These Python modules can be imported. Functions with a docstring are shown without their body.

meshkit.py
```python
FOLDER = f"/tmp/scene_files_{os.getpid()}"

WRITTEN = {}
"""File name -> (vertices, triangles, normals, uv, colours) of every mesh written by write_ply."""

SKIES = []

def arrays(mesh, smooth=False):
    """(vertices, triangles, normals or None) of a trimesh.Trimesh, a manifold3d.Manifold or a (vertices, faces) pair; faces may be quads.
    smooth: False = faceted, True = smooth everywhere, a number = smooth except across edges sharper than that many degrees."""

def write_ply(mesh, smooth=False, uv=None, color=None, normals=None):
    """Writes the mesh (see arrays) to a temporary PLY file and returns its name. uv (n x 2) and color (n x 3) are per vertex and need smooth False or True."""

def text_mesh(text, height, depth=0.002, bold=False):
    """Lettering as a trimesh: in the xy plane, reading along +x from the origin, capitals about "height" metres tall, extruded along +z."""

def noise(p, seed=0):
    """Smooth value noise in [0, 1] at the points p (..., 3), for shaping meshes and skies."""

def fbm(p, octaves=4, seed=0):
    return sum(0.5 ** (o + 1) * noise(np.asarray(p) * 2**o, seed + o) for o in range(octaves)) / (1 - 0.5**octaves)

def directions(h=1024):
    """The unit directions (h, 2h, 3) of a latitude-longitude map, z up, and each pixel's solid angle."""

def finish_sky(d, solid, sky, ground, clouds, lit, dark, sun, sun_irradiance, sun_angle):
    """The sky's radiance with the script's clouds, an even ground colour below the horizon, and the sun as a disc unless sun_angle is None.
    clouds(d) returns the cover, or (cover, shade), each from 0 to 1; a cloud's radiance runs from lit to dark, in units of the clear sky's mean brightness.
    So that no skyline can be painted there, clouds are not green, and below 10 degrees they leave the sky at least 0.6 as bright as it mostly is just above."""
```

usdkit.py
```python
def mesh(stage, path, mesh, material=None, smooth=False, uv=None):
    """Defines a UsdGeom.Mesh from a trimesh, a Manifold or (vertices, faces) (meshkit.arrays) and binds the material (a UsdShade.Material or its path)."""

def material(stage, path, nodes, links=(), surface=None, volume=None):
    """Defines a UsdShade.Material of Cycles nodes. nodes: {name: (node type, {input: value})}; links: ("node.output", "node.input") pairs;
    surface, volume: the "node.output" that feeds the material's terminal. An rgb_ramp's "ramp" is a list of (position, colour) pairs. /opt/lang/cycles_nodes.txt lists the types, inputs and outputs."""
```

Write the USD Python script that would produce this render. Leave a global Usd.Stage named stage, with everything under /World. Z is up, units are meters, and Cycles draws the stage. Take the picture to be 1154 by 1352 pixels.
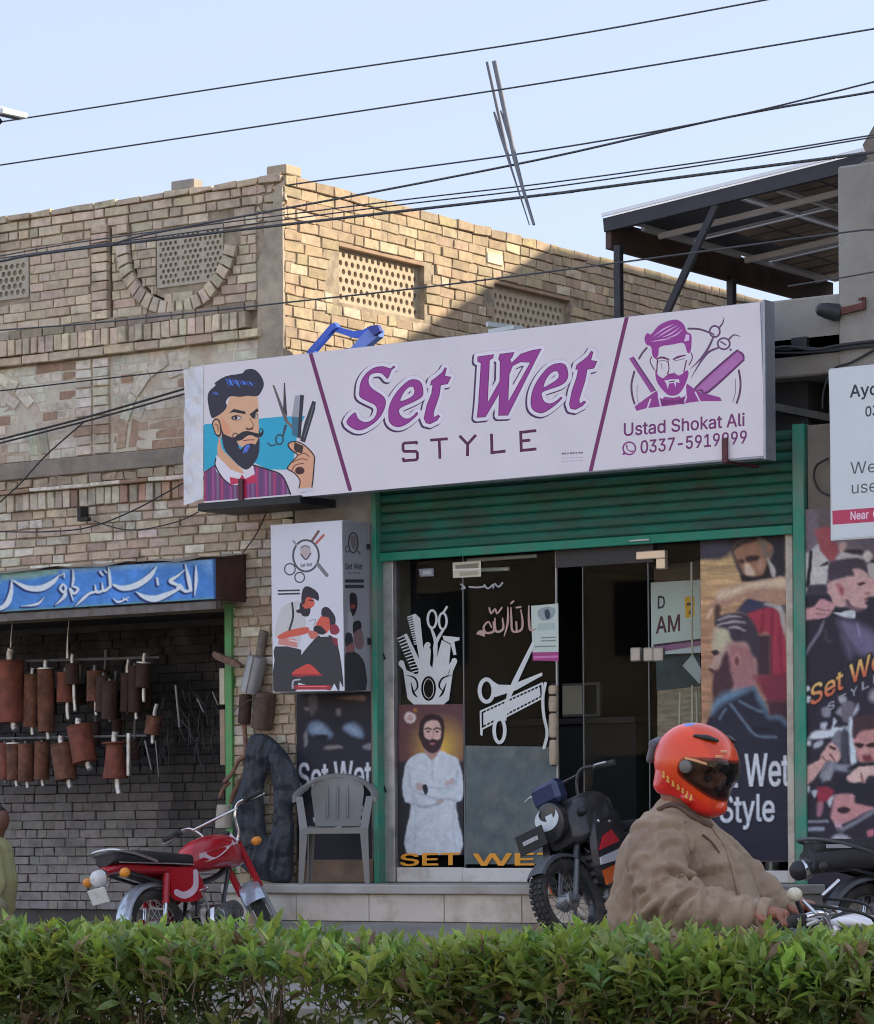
import math, random
import numpy as np
import shapely, trimesh, manifold3d, meshkit, usdkit
from shapely import affinity
from shapely.geometry import LineString, Point, Polygon, box as sbox
from shapely.ops import unary_union
from pxr import Gf, Sdf, Usd, UsdGeom, UsdLux, UsdShade

stage = Usd.Stage.CreateInMemory()
UsdGeom.SetStageUpAxis(stage, "Z")
UsdGeom.SetStageMetersPerUnit(stage, 1.0)
UsdGeom.Xform.Define(stage, "/World")
UsdGeom.Scope.Define(stage, "/World/Looks")
rng = np.random.default_rng(7)

# ------------------------------------------------------------------ camera: a long lens across the road, at car-window height
F, HORIZON, MIDX, ROLL = 4317.0, 1100.0, 577.0, 0.008        # in pixels of the 1154 x 1352 photograph
YAW = math.radians(35)
EYE = np.array([13.48, -19.86, 1.24])
FWD = np.array([-math.sin(YAW), math.cos(YAW), 0.0])
RGT = np.array([math.cos(YAW), math.sin(YAW), 0.0])
cam = UsdGeom.Camera.Define(stage, "/World/camera")
cam.CreateHorizontalApertureAttr(36.0)
cam.CreateVerticalApertureAttr(36.0 * 1024 / 874)
cam.CreateFocalLengthAttr(36.0 * F / 1154)
cam.CreateVerticalApertureOffsetAttr(36.0 * (HORIZON - 676) / 1154)
cam.CreateClippingRangeAttr((0.3, 2000.0))
cam.CreateFStopAttr(0.0)
cam.CreateExposureAttr(1.2)
_cr, _sr = math.cos(ROLL), math.sin(ROLL)
_r = RGT * _cr + np.array([0, 0, 1.0]) * -_sr
_r = _cr * RGT - _sr * np.array([0, 0, 1.0])
_u = _sr * RGT + _cr * np.array([0, 0, 1.0])
_m = Gf.Matrix4d(*_r, 0, *_u, 0, *(-FWD), 0, *EYE, 1)
cam.AddTransformOp().Set(_m)

# ------------------------------------------------------------------ sky and sun: late sun from behind the right-hand houses
SUN_AZ, SUN_EL = math.radians(45), math.radians(19.1)
SUNV = np.array([math.sin(SUN_AZ) * math.cos(SUN_EL), math.cos(SUN_AZ) * math.cos(SUN_EL), math.sin(SUN_EL)])
sky = UsdLux.DomeLight.Define(stage, "/World/sky")
sky.GetPrim().SetCustomDataByKey("kind", "structure")
skymat = usdkit.material(stage, "/World/Looks/sky", {
    "s": ("sky_texture", {"sky_type": "single_scattering", "sun_disc": False, "sun_elevation": SUN_EL, "sun_rotation": SUN_AZ, "altitude": 100.0,
                          "air_density": 1.0, "aerosol_density": 2.2, "ozone_density": 1.6}),
    "h": ("mix", {"mix_type": "mix", "fac": 0.45, "color2": (6.5, 7.2, 9.6)}),
    "b": ("background_shader", {"strength": 0.075})},
    [("s.color", "h.color1"), ("h.color", "b.color")], surface="b.background")
UsdShade.MaterialBindingAPI.Apply(sky.GetPrim()).Bind(skymat)
sun = UsdLux.DistantLight.Define(stage, "/World/sun")
sun.CreateNormalizeAttr(True)
sun.CreateIntensityAttr(0.9)
sun.CreateAngleAttr(0.5)
sun.CreateColorAttr(Gf.Vec3f(1.0, 0.86, 0.67))
_z = SUNV
_x = np.cross([0, 0, 1.0], _z); _x /= np.linalg.norm(_x)
_y = np.cross(_z, _x)
sun.AddTransformOp().Set(Gf.Matrix4d(*_x, 0, *_y, 0, *_z, 0, 0, 0, 30, 1))

# ------------------------------------------------------------------ places: a pixel of the photograph read on a real plane of the street
def ray(px, py):
    ix, iy = px - MIDX, HORIZON - py
    return FWD + RGT * ((_cr * ix + _sr * iy) / F) + np.array([0, 0, (-_sr * ix + _cr * iy) / F])
def onY(px, py, Y):
    d = ray(px, py); return EYE + d * ((Y - EYE[1]) / d[1])
def onX(px, py, X):
    d = ray(px, py); return EYE + d * ((X - EYE[0]) / d[0])
def onZ(px, py, Z):
    d = ray(px, py); return EYE + d * ((Z - EYE[2]) / d[2])
def at(px, py, depth):
    return EYE + ray(px, py) * depth
def frontmap(Y):
    return lambda p: onY_many(p, Y)
def onY_many(p, Y):
    p = np.asarray(p, float); ix, iy = p[:, 0] - MIDX, HORIZON - p[:, 1]
    d = FWD + RGT * ((_cr * ix + _sr * iy) / F)[:, None] + np.array([0, 0, 1.0]) * ((-_sr * ix + _cr * iy) / F)[:, None]
    return EYE + d * ((Y - EYE[1]) / d[:, 1])[:, None]
def onX_many(p, X):
    p = np.asarray(p, float); ix, iy = p[:, 0] - MIDX, HORIZON - p[:, 1]
    d = FWD + RGT * ((_cr * ix + _sr * iy) / F)[:, None] + np.array([0, 0, 1.0]) * ((-_sr * ix + _cr * iy) / F)[:, None]
    return EYE + d * ((X - EYE[0]) / d[:, 0])[:, None]
def screen_area(p):
    """rough size in the photograph of a small thing at p"""
    d = np.asarray(p) - EYE; f = d @ FWD
    x, y = MIDX + F * (d @ RGT) / f, HORIZON - F * d[2] / f
    return (0 <= x <= 1154 and 0 <= y <= 1352), 1 / f ** 2

# ------------------------------------------------------------------ naming, things and parts
_names = {}
def numbered(parent, name):
    k = (parent, name); n = _names.get(k, 0); _names[k] = n + 1
    return f"{parent}/{name}" if n == 0 else f"{parent}/{name}_{n:03d}"
def describe(prim, label=None, category=None, group=None, kind=None):
    for k, v in (("label", label), ("category", category), ("group", group), ("kind", kind)):
        if v: prim.SetCustomDataByKey(k, v)
    return prim
class Part:
    def __init__(self, thing, path): self.thing, self.path = thing, path
    def part(self, name, mesh, mat, **k): return self.thing.part(name, mesh, mat, parent=self.path, **k)
class Thing:
    """an Xform at the thing's base whose children are its parts; part meshes are given in world coordinates (or in the thing's own with local=True)"""
    def __init__(self, name, label, category, base=(0, 0, 0), rotz=0.0, group=None, kind=None, local=False, matrix=None):
        self.path = numbered("/World", name)
        x = UsdGeom.Xform.Define(stage, self.path)
        self.base = np.array(base, float); self.local = local
        if matrix is not None:
            x.AddTransformOp().Set(Gf.Matrix4d(*[float(v) for v in np.asarray(matrix).T.ravel()]))
        else:
            x.AddTranslateOp().Set(Gf.Vec3d(*map(float, base)))
            if rotz: x.AddRotateZOp().Set(math.degrees(rotz))
        self.prim = x.GetPrim()
        describe(self.prim, label, category, group, kind)
    def part(self, name, mesh, mat, parent=None, label=None, kind=None, smooth=False, col=None):
        path = numbered(parent or self.path, name)
        m = put(path, mesh, mat, smooth, None if self.local else -self.base, col)
        describe(m.GetPrim(), label, None, None, kind)
        return Part(self, path)
def tri(mesh):
    if isinstance(mesh, MB): mesh = mesh.mesh()
    v, f, _ = meshkit.arrays(mesh)
    return v, f
def put(path, mesh, mat, smooth=False, shift=None, col=None):
    if isinstance(mesh, MB):
        if mesh.has_col and col is None: col = mesh.colors()
        mesh = mesh.mesh()
    v, f, _ = meshkit.arrays(mesh)
    if shift is not None: v = v + shift
    m = usdkit.mesh(stage, path, (v, f), mat, smooth=smooth if col is None else False)
    if col is not None:
        pv = UsdGeom.PrimvarsAPI(m).CreatePrimvar("tone", Sdf.ValueTypeNames.Color3fArray, "vertex")
        pv.Set([Gf.Vec3f(*map(float, c)) for c in col])
        if smooth is True:
            v, f, n = meshkit.arrays((v, f), True)
            m.CreateNormalsAttr([Gf.Vec3f(*map(float, c)) for c in n]); m.SetNormalsInterpolation("vertex")
    return m
def single(name, mesh, mat, label=None, category=None, group=None, kind=None, smooth=False, col=None):
    path = numbered("/World", name)
    v, _ = tri(mesh)
    base = np.array([(v[:, 0].min() + v[:, 0].max()) / 2, (v[:, 1].min() + v[:, 1].max()) / 2, v[:, 2].min()])
    if kind == "structure": base = np.zeros(3)
    m = put(path, mesh, mat, smooth, -base, col)
    m.AddTranslateOp().Set(Gf.Vec3d(*map(float, base)))
    describe(m.GetPrim(), label, category, group, kind)
    return m
def copy_thing(src, label, matrix, group=None):
    was = src.prim.GetCustomData()
    name = src.path.split("/")[-1]
    if name[-3:].isdigit(): name = name[:-4]
    x = UsdGeom.Xform.Define(stage, numbered("/World", name))
    x.GetPrim().GetReferences().AddInternalReference(src.path)
    x.ClearXformOpOrder()
    x.AddTransformOp(opSuffix="copy").Set(Gf.Matrix4d(*[float(v) for v in np.asarray(matrix).T.ravel()]))
    x.GetPrim().SetInstanceable(True)
    describe(x.GetPrim(), label, was["category"], group or was.get("group"))
    return x

# ------------------------------------------------------------------ mesh building
_BF = np.array([[0, 2, 3], [0, 3, 1], [4, 5, 7], [4, 7, 6], [0, 1, 5], [0, 5, 4], [2, 6, 7], [2, 7, 3], [0, 4, 6], [0, 6, 2], [1, 3, 7], [1, 7, 5]])
def frame_from(z, up=(0, 0, 1)):
    z = np.asarray(z, float); z = z / np.linalg.norm(z)
    a = np.cross(up, z)
    if np.linalg.norm(a) < 1e-3: a = np.cross((1, 0, 0), z)
    a /= np.linalg.norm(a)
    return a, np.cross(z, a), z
class MB:
    def __init__(self): self.v, self.f, self.c, self.n, self.has_col = [], [], [], 0, False
    def add(self, v, f=None, col=None, M=None):
        if f is None: v, f, _ = meshkit.arrays(v)
        v = np.asarray(v, float)
        if M is not None: v = v @ np.asarray(M)[:3, :3].T + np.asarray(M)[:3, 3]
        self.v.append(v); self.f.append(np.asarray(f) + self.n); self.n += len(v)
        if col is not None: self.has_col = True
        col = np.array((0.5, 0.5, 0.5) if col is None else col, float)
        self.c.append(np.broadcast_to(col, (len(v), 3)))
        return self
    def mesh(self): return np.vstack(self.v), np.vstack(self.f)
    def colors(self): return np.vstack(self.c)
    def box(self, x0, x1, y0, y1, z0, z1, col=None, M=None):
        v = np.array([(x, y, z) for x in (x0, x1) for y in (y0, y1) for z in (z0, z1)])
        v = v[[0, 4, 2, 6, 1, 5, 3, 7]]
        return self.add(v, _BF, col, M)
    def cbox(self, x0, x1, y0, y1, z0, z1, b=0.005, col=None, M=None):
        pts = []
        for sx, X in ((1, x0), (-1, x1)):
            for sy, Y in ((1, y0), (-1, y1)):
                for sz, Z in ((1, z0), (-1, z1)):
                    pts += [(X + sx * b, Y + sy * b, Z), (X + sx * b, Y, Z + sz * b), (X, Y + sy * b, Z + sz * b)]
        h = trimesh.convex.convex_hull(np.array(pts))
        return self.add(h.vertices, h.faces, col, M)
    def bar(self, a, b, w, h, up=(0, 0, 1), col=None, bevel=0):
        """rectangular bar from a to b, w wide across, h tall along up"""
        a, b = np.asarray(a, float), np.asarray(b, float)
        x, y, z = frame_from(b - a, up)
        M = np.eye(4); M[:3, 0], M[:3, 1], M[:3, 2], M[:3, 3] = x, y, z, a
        L = np.linalg.norm(b - a)
        return self.cbox(-w / 2, w / 2, -h / 2, h / 2, 0, L, bevel, col, M) if bevel else self.box(-w / 2, w / 2, -h / 2, h / 2, 0, L, col, M)
    def tube(self, pts, r, n=8, col=None, caps=True):
        p = np.asarray(pts, float); r = np.broadcast_to(np.asarray(r, float), (len(p),))
        t = np.gradient(p, axis=0); t /= np.linalg.norm(t, axis=1, keepdims=True) + 1e-12
        a, b, _ = frame_from(t[0]); A, B = [], []
        for k in range(len(p)):
            a = a - t[k] * (a @ t[k]); a /= np.linalg.norm(a); A.append(a); B.append(np.cross(t[k], a))
        A, B = np.array(A), np.array(B)
        ang = np.arange(n) * 2 * np.pi / n
        v = (p[:, None] + r[:, None, None] * (np.cos(ang)[None, :, None] * A[:, None] + np.sin(ang)[None, :, None] * B[:, None])).reshape(-1, 3)
        i, j = np.meshgrid(np.arange(len(p) - 1), np.arange(n), indexing="ij")
        q = np.stack([i * n + j, i * n + (j + 1) % n, (i + 1) * n + (j + 1) % n, (i + 1) * n + j], -1).reshape(-1, 4)
        f = np.vstack([q[:, [0, 1, 2]], q[:, [0, 2, 3]]])
        if caps:
            k = len(v); v = np.vstack([v, p[:1], p[-1:]])
            f = np.vstack([f, [(k, (s + 1) % n, s) for s in range(n)], [(k + 1, k - n + s, k - n + (s + 1) % n) for s in range(n)]])
        return self.add(v, f, col)
    def lathe(self, a, b, prof, n=16, col=None):
        """prof: (fraction along a-b, radius) pairs"""
        a, b = np.asarray(a, float), np.asarray(b, float)
        x, y, z = frame_from(b - a)
        prof = np.array(prof, float); ang = np.arange(n) * 2 * np.pi / n
        v = (a + (b - a) * prof[:, :1])[:, None] + prof[:, 1][:, None, None] * (np.cos(ang)[None, :, None] * x + np.sin(ang)[None, :, None] * y)
        m = len(prof); v = v.reshape(-1, 3)
        i, j = np.meshgrid(np.arange(m - 1), np.arange(n), indexing="ij")
        q = np.stack([i * n + j, i * n + (j + 1) % n, (i + 1) * n + (j + 1) % n, (i + 1) * n + j], -1).reshape(-1, 4)
        f = np.vstack([q[:, [0, 1, 2]], q[:, [0, 2, 3]]])
        k = len(v); v = np.vstack([v, a + (b - a) * prof[0, 0], a + (b - a) * prof[-1, 0]])
        f = np.vstack([f, [(k, (s + 1) % n, s) for s in range(n)], [(k + 1, k - n + s, k - n + (s + 1) % n) for s in range(n)]])
        return self.add(v, f, col)
    def prism(self, poly, fn, d, col=None):
        """2-D polygon (shapely or points) raised by d: fn(points Nx2, height) -> Nx3"""
        poly = poly if hasattr(poly, "geom_type") else Polygon(poly)
        for g in getattr(poly, "geoms", [poly]):
            if g.geom_type != "Polygon" or g.is_empty or g.area < 1e-12: continue
            g = shapely.geometry.polygon.orient(g)
            v2, f2 = trimesh.creation.triangulate_polygon(g, engine="earcut")
            f2 = np.asarray(f2)
            top, bot = fn(v2, d), fn(v2, 0.0)
            parts_v, parts_f, k = [bot, top], [f2[:, ::-1], f2 + len(v2)], 2 * len(v2)
            for ringc in [g.exterior, *g.interiors]:
                c = np.array(ringc.coords)[:-1]; m = len(c)
                parts_v += [fn(c, 0.0), fn(c, d)]
                s = np.arange(m); t = (s + 1) % m
                parts_f += [np.stack([k + s, k + t, k + m + t], 1), np.stack([k + s, k + m + t, k + m + s], 1)]
                k += 2 * m
            self.add(np.vstack(parts_v), np.vstack(parts_f), col)
        return self
    def sheet(self, poly, fn, col=None):
        poly = poly if hasattr(poly, "geom_type") else Polygon(poly)
        for g in getattr(poly, "geoms", [poly]):
            if g.geom_type != "Polygon" or g.is_empty or g.area < 1e-12: continue
            v2, f2 = trimesh.creation.triangulate_polygon(g, engine="earcut")
            self.add(fn(np.asarray(v2)), np.asarray(f2), col)
        return self
    def ball(self, c, r, n=2, col=None):
        s = trimesh.creation.icosphere(n); r = np.broadcast_to(np.asarray(r, float), (3,))
        return self.add(s.vertices * r + np.asarray(c), s.faces, col)
def boxm(*a, **k): return MB().box(*a, **k)
def cboxm(*a, **k): return MB().cbox(*a, **k)
def tubem(*a, **k): return MB().tube(*a, **k)
def spline(pts, n=6, closed=False):
    p = np.asarray(pts, float); N = len(p)
    out = []
    for i in range(N if closed else N - 1):
        g = (lambda k: p[k % N]) if closed else (lambda k: p[min(max(k, 0), N - 1)])
        a, b, c, d = g(i - 1), g(i), g(i + 1), g(i + 2)
        for t in np.arange(n) / n:
            out.append(0.5 * (2 * b + (c - a) * t + (2 * a - 5 * b + 4 * c - d) * t ** 2 + (3 * b - a - 3 * c + d) * t ** 3))
    if not closed: out.append(p[-1])
    return np.array(out)
def blob(pts, n=5):
    """closed smooth outline through the points"""
    return Polygon(spline(pts, n, True)).buffer(0)
def poly(pts): return Polygon(pts).buffer(0)
def stroke(pts, w, smooth=True, cap="round"):
    """line of even or varying width (w a number, or one per point)"""
    pts = np.asarray(pts, float)
    if np.ndim(w) == 0:
        return LineString(spline(pts) if smooth and len(pts) > 2 else pts).buffer(w / 2, cap_style=cap, join_style="mitre" if not smooth else "round", quad_segs=4)
    w = np.asarray(w, float)
    if len(w) != len(pts): w = np.interp(np.linspace(0, 1, len(pts)), np.linspace(0, 1, len(w)), w)
    q = spline(np.column_stack([pts, w]), 6)
    out = []
    for a, b in zip(q[:-1], q[1:]):
        out.append(unary_union([Point(a[:2]).buffer(max(a[2], .05) / 2, 4), Point(b[:2]).buffer(max(b[2], .05) / 2, 4)]).convex_hull)
    return unary_union(out)
_glyphs = {}
def lettering(text, bold=True):
    """outline of the words as a shapely shape, capitals 1 tall, from (0, 0), y up"""
    if (text, bold) not in _glyphs:
        m = meshkit.text_mesh(text, 1.0, 0.01, bold)
        v, f = np.array(m.vertices), np.array(m.faces)
        top = f[(v[f][:, :, 2] > 0.009).all(1)]
        _glyphs[(text, bold)] = unary_union([Polygon(v[t][:, :2]) for t in top]).buffer(0.002)
    return _glyphs[(text, bold)]
def words(text, a, b, h, bold=True, squeeze=None):
    """lettering in photo pixels (y down): baseline from a to b, capitals h tall"""
    g = lettering(text, bold); x0, _, x1, _ = g.bounds
    a, b = np.asarray(a, float), np.asarray(b, float)
    d = (b - a) / (x1 - x0)
    return affinity.affine_transform(g, [d[0], 0, d[1], -h, a[0] - d[0] * x0, a[1] - d[1] * x0])

# ------------------------------------------------------------------ colours and materials
def lin(r, g, b):
    c = np.array([r, g, b], float) / 255
    return np.where(c <= 0.04045, c / 12.92, ((c + 0.055) / 1.055) ** 2.4)
def P(r, g, b, k=1.0):
    """print colour: the tone seen in the photograph as a base colour"""
    return tuple(np.clip(lin(r, g, b) * 1.12 * k, 0.004, 0.82))
_mats = {}
def M(name, rgb=(0.5, 0.5, 0.5), rough=0.6, metal=0.0, var=0.15, scale=5.0, bump=0.0, bscale=60.0, spec=0.5, dark=None, dirt=None, coat=0.0, tone=False, tmix=None, detail=4.0, stretch=None):
    """even paint, cloth, plaster...: noise-varied colour, optional dirt patches (colour, amount, scale) and bump; tone=True takes the mesh's own colours"""
    if name in _mats: return _mats[name]
    n = {"g": ("geometry", {}), "map": ("mapping", {"mapping_type": "point", "scale": stretch or (1, 1, 1)}),
         "n": ("noise_texture", {"scale": scale, "detail": detail, "roughness": 0.6}),
         "v": ("map_range", {"from_min": 0.25, "from_max": 0.75, "to_min": 1 - var, "to_max": 1 + var}),
         "m": ("mix_color", {"blend_type": "multiply", "fac": 1.0, "use_clamp": False, "a": rgb}),
         "vc": ("combine_color", {}),
         "p": ("principled_bsdf", {"roughness": rough, "metallic": metal, "specular_ior_level": spec, "coat_weight": coat, "coat_roughness": 0.08})}
    l = [("g.position", "map.vector"), ("map.vector", "n.vector"), ("n.fac", "v.value"), ("v.result", "vc.r"), ("v.result", "vc.g"), ("v.result", "vc.b"), ("vc.color", "m.b")]
    if tone:
        n["t"] = ("attribute", {"attribute": "tone"}); l.append(("t.color", "m.a"))
    last = "m.result"
    if dirt:
        dc, amt, ds = dirt
        n["dn"] = ("noise_texture", {"scale": ds, "detail": 6.0, "roughness": 0.65})
        n["dr"] = ("map_range", {"from_min": 0.62 - 0.3 * amt, "from_max": 0.74 - 0.1 * amt, "to_min": 0.0, "to_max": min(1.0, 0.55 + amt * 0.4)})
        n["dm"] = ("mix_color", {"blend_type": "mix", "b": dc})
        l += [("map.vector", "dn.vector"), ("dn.fac", "dr.value"), ("dr.result", "dm.fac"), (last, "dm.a")]
        last = "dm.result"
    l.append((last, "p.base_color"))
    if bump:
        n["bn"] = ("noise_texture", {"scale": bscale, "detail": 5.0, "roughness": 0.65})
        n["bp"] = ("bump", {"strength": 1.0, "distance": bump})
        l += [("map.vector", "bn.vector"), ("bn.fac", "bp.height"), ("bp.normal", "p.normal")]
    _mats[name] = usdkit.material(stage, "/World/Looks/" + name, n, l, surface="p.BSDF")
    return _mats[name]
def glass_pane(name, tint=(1, 1, 1), ior=1.5):
    if name not in _mats:
        _mats[name] = usdkit.material(stage, "/World/Looks/" + name, {"f": ("fresnel", {"IOR": ior}), "t": ("transparent_bsdf", {"color": tint}), "g": ("glossy_bsdf", {"color": (0.9, 0.9, 0.9), "roughness": 0.01}), "x": ("mix_closure", {})},
                                      [("f.fac", "x.fac"), ("t.BSDF", "x.closure1"), ("g.BSDF", "x.closure2")], surface="x.closure")
    return _mats[name]

class Art:
    """flat print built of cut shapes: each new shape replaces what lies under it, so that all lie in one sheet"""
    def __init__(self, outline): self.outline = outline; self.s = []
    def add(self, shape, col):
        if not hasattr(shape, "geom_type"): shape = poly(shape)
        shape = shape.intersection(self.outline)
        if shape.is_empty: return self
        keep = []
        for p, c in self.s:
            if p.intersects(shape):
                p = p.difference(shape)
                if p.is_empty: continue
            keep.append((p, c))
        self.s = keep + [(shape, col)]
        return self
    def mb(self, fn):
        m = MB()
        for p, c in self.s:
            for g in getattr(p, "geoms", [p]):
                if g.geom_type == "Polygon" and g.area > 0.02: m.sheet(g, fn, P(*c))
        return m
class Photo:
    """soft print: a fine sheet of points, each with its own colour. corners in photo pixels (tl, tr, br, bl)"""
    def __init__(self, tl, tr, br, bl, nx, ny, col):
        u, v = np.meshgrid(np.linspace(0, 1, nx), np.linspace(0, 1, ny))
        tl, tr, br, bl = map(np.array, (tl, tr, br, bl))
        self.p = ((1 - u)[..., None] * (1 - v)[..., None] * tl + u[..., None] * (1 - v)[..., None] * tr + u[..., None] * v[..., None] * br + (1 - u)[..., None] * v[..., None] * bl).reshape(-1, 2)
        self.c = np.tile(np.array(col, float), (len(self.p), 1)); self.nx, self.ny = nx, ny
        z_ = np.zeros(len(self.p))
        self.q = self.p + np.column_stack([sum(w * (meshkit.fbm(np.column_stack([self.p * s, z_ + k]), 2, k) - .5) for s, w, k in ((.10, 1.8, 3 + o), (.45, 1.1, 7 + o))) for o in (0, 20)])
    def add(self, shape, col, soft=1.0, op=1.0):
        """col: a colour, or a function of the points; soft: edge softness in pixels"""
        if not hasattr(shape, "geom_type"): shape = poly(shape)
        x0, y0, x1, y1 = shape.buffer(soft + 1).bounds
        k = np.nonzero((self.p[:, 0] >= x0) & (self.p[:, 0] <= x1) & (self.p[:, 1] >= y0) & (self.p[:, 1] <= y1))[0]
        if not len(k): return self
        pts = shapely.points(self.p[k])
        s_ = self.p if soft <= .85 else self.q; pts = shapely.points(s_[k])
        soft = soft * 1.25
        d = shapely.distance(pts, shape.boundary) * np.where(shapely.contains_xy(shape, s_[k, 0], s_[k, 1]), 1, -1)
        a = np.clip(0.5 + d / (2 * soft), 0, 1)[:, None] * op
        c = col(self.p[k]) if callable(col) else np.array(col, float)
        self.c[k] = self.c[k] * (1 - a) + c * a
        return self
    def grain(self, amt, s=0.35, seed=0):
        n = meshkit.fbm(np.column_stack([self.p * s, np.full(len(self.p), seed * 7.3)]), 3, seed)
        m = meshkit.fbm(np.column_stack([self.q * .13, np.full(len(self.p), seed + 2.5)]), 3, seed + 4)
        self.c = np.clip(self.c * (1 + (n[:, None] - 0.5) * 2 * amt) * (.91 + .18 * m[:, None]), 0, 255); return self
    def mb(self, fn, k=1.0):
        nx, ny = self.nx, self.ny
        j, i = np.meshgrid(np.arange(ny - 1), np.arange(nx - 1), indexing="ij")
        q = np.stack([j * nx + i, (j + 1) * nx + i, (j + 1) * nx + i + 1, j * nx + i + 1], -1).reshape(-1, 4)
        f = np.vstack([q[:, [0, 1, 2]], q[:, [0, 2, 3]]])
        c = self.c / 255; c = np.where(c <= 0.04045, c / 12.92, ((c + 0.055) / 1.055) ** 2.4) * 1.12 * k
        return MB().add(fn(self.p), f, np.clip(c, 0.004, 0.82))

# ================================================================== SETTING: ground, roads, verge, apron
asphalt = M("asphalt", (0.15, 0.142, 0.13), 0.85, var=0.3, scale=3, bump=0.004, bscale=120, dirt=((0.24, 0.215, 0.18), 0.5, 0.7))
dirt = M("dust", (0.27, 0.225, 0.165), 0.95, var=0.3, scale=2.5, bump=0.012, bscale=25, dirt=((0.16, 0.13, 0.10), 0.5, 1.3))
concrete = M("concrete", (0.30, 0.285, 0.25), 0.85, var=0.22, scale=4, bump=0.004, bscale=45, dirt=((0.15, 0.125, 0.095), 0.5, 2.0))
concrete_dark = M("stained_concrete", (0.25, 0.22, 0.18), 0.9, var=0.3, scale=5, bump=0.006, bscale=40, dirt=((0.10, 0.075, 0.055), 0.7, 2.5))
def strip(pts, x0, x1, nx=2):
    """a sheet that follows the (y, z) profile along x"""
    xs = np.linspace(x0, x1, nx); pts = np.array(pts, float)
    v = np.array([(x, y, z) for x in xs for y, z in pts]); m = len(pts)
    f = []
    for i in range(nx - 1):
        for j in range(m - 1):
            a = i * m + j; f += [(a, a + m, a + m + 1), (a, a + m + 1, a + 1)]
    return v, np.array(f)
single("ground", strip([(-400, -0.06), (-33, -0.06), (-24.5, -0.02), (-24, -0.03), (-6, -0.03), (-2.3, 0.24), (-0.5, 0.26), (300, 0.26)], -300, 300), dirt, kind="structure")
single("road", strip([(-23.5, 0.0), (-14.25, 0.012)], -220, 220), asphalt, kind="structure")
single("road", strip([(-12.15, 0.012), (-6.3, 0.0)], -220, 220), asphalt, kind="structure")
kerbm = M("kerb_concrete", (0.36, 0.34, 0.30), 0.85, var=0.2, scale=3, bump=0.004, bscale=40)
for y0, y1 in ((-14.25, -14.1), (-12.3, -12.15)):
    single("kerb", MB().cbox(-60, 60, y0, y1, -0.1, 0.14, 0.015), kerbm, kind="structure")
single("median_soil", strip([(-14.1, 0.10), (-13.6, 0.13), (-12.8, 0.13), (-12.3, 0.10)], -60, 60), dirt, kind="structure")
v, f = strip([(-6.3, 0.01), (-5, 0.06), (-3.6, 0.2), (-2.4, 0.31), (-1.2, 0.36), (0.0, 0.42), (1.0, 0.44)], -14, 14, 80)
v[:, 2] += 0.03 * (meshkit.fbm(v * 0.9, 3, 3) - 0.5)
single("verge", (v, f), dirt, kind="structure", smooth=True)
single("shop_apron", MB().prism(poly([(-3.9, -.1), (-3.9, .17), (-3.3, .33), (-2.4, .47), (-1.4, .56), (-.72, .6), (0, .6), (0, -.1)]), lambda p, h: np.column_stack([np.full(len(p), -1.86 + h), p[:, 0], p[:, 1]]), 4.66), concrete, kind="structure")
step_top = M("step_slab", (0.42, 0.40, 0.36), 0.7, var=0.18, scale=6, bump=0.002, bscale=50, dirt=((0.2, 0.17, 0.13), 0.5, 3.0))
tile_white = M("riser_tile", (0.62, 0.57, 0.49), 0.45, var=0.08, scale=3, dirt=((0.36, 0.29, 0.21), 0.5, 3.5))

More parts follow.
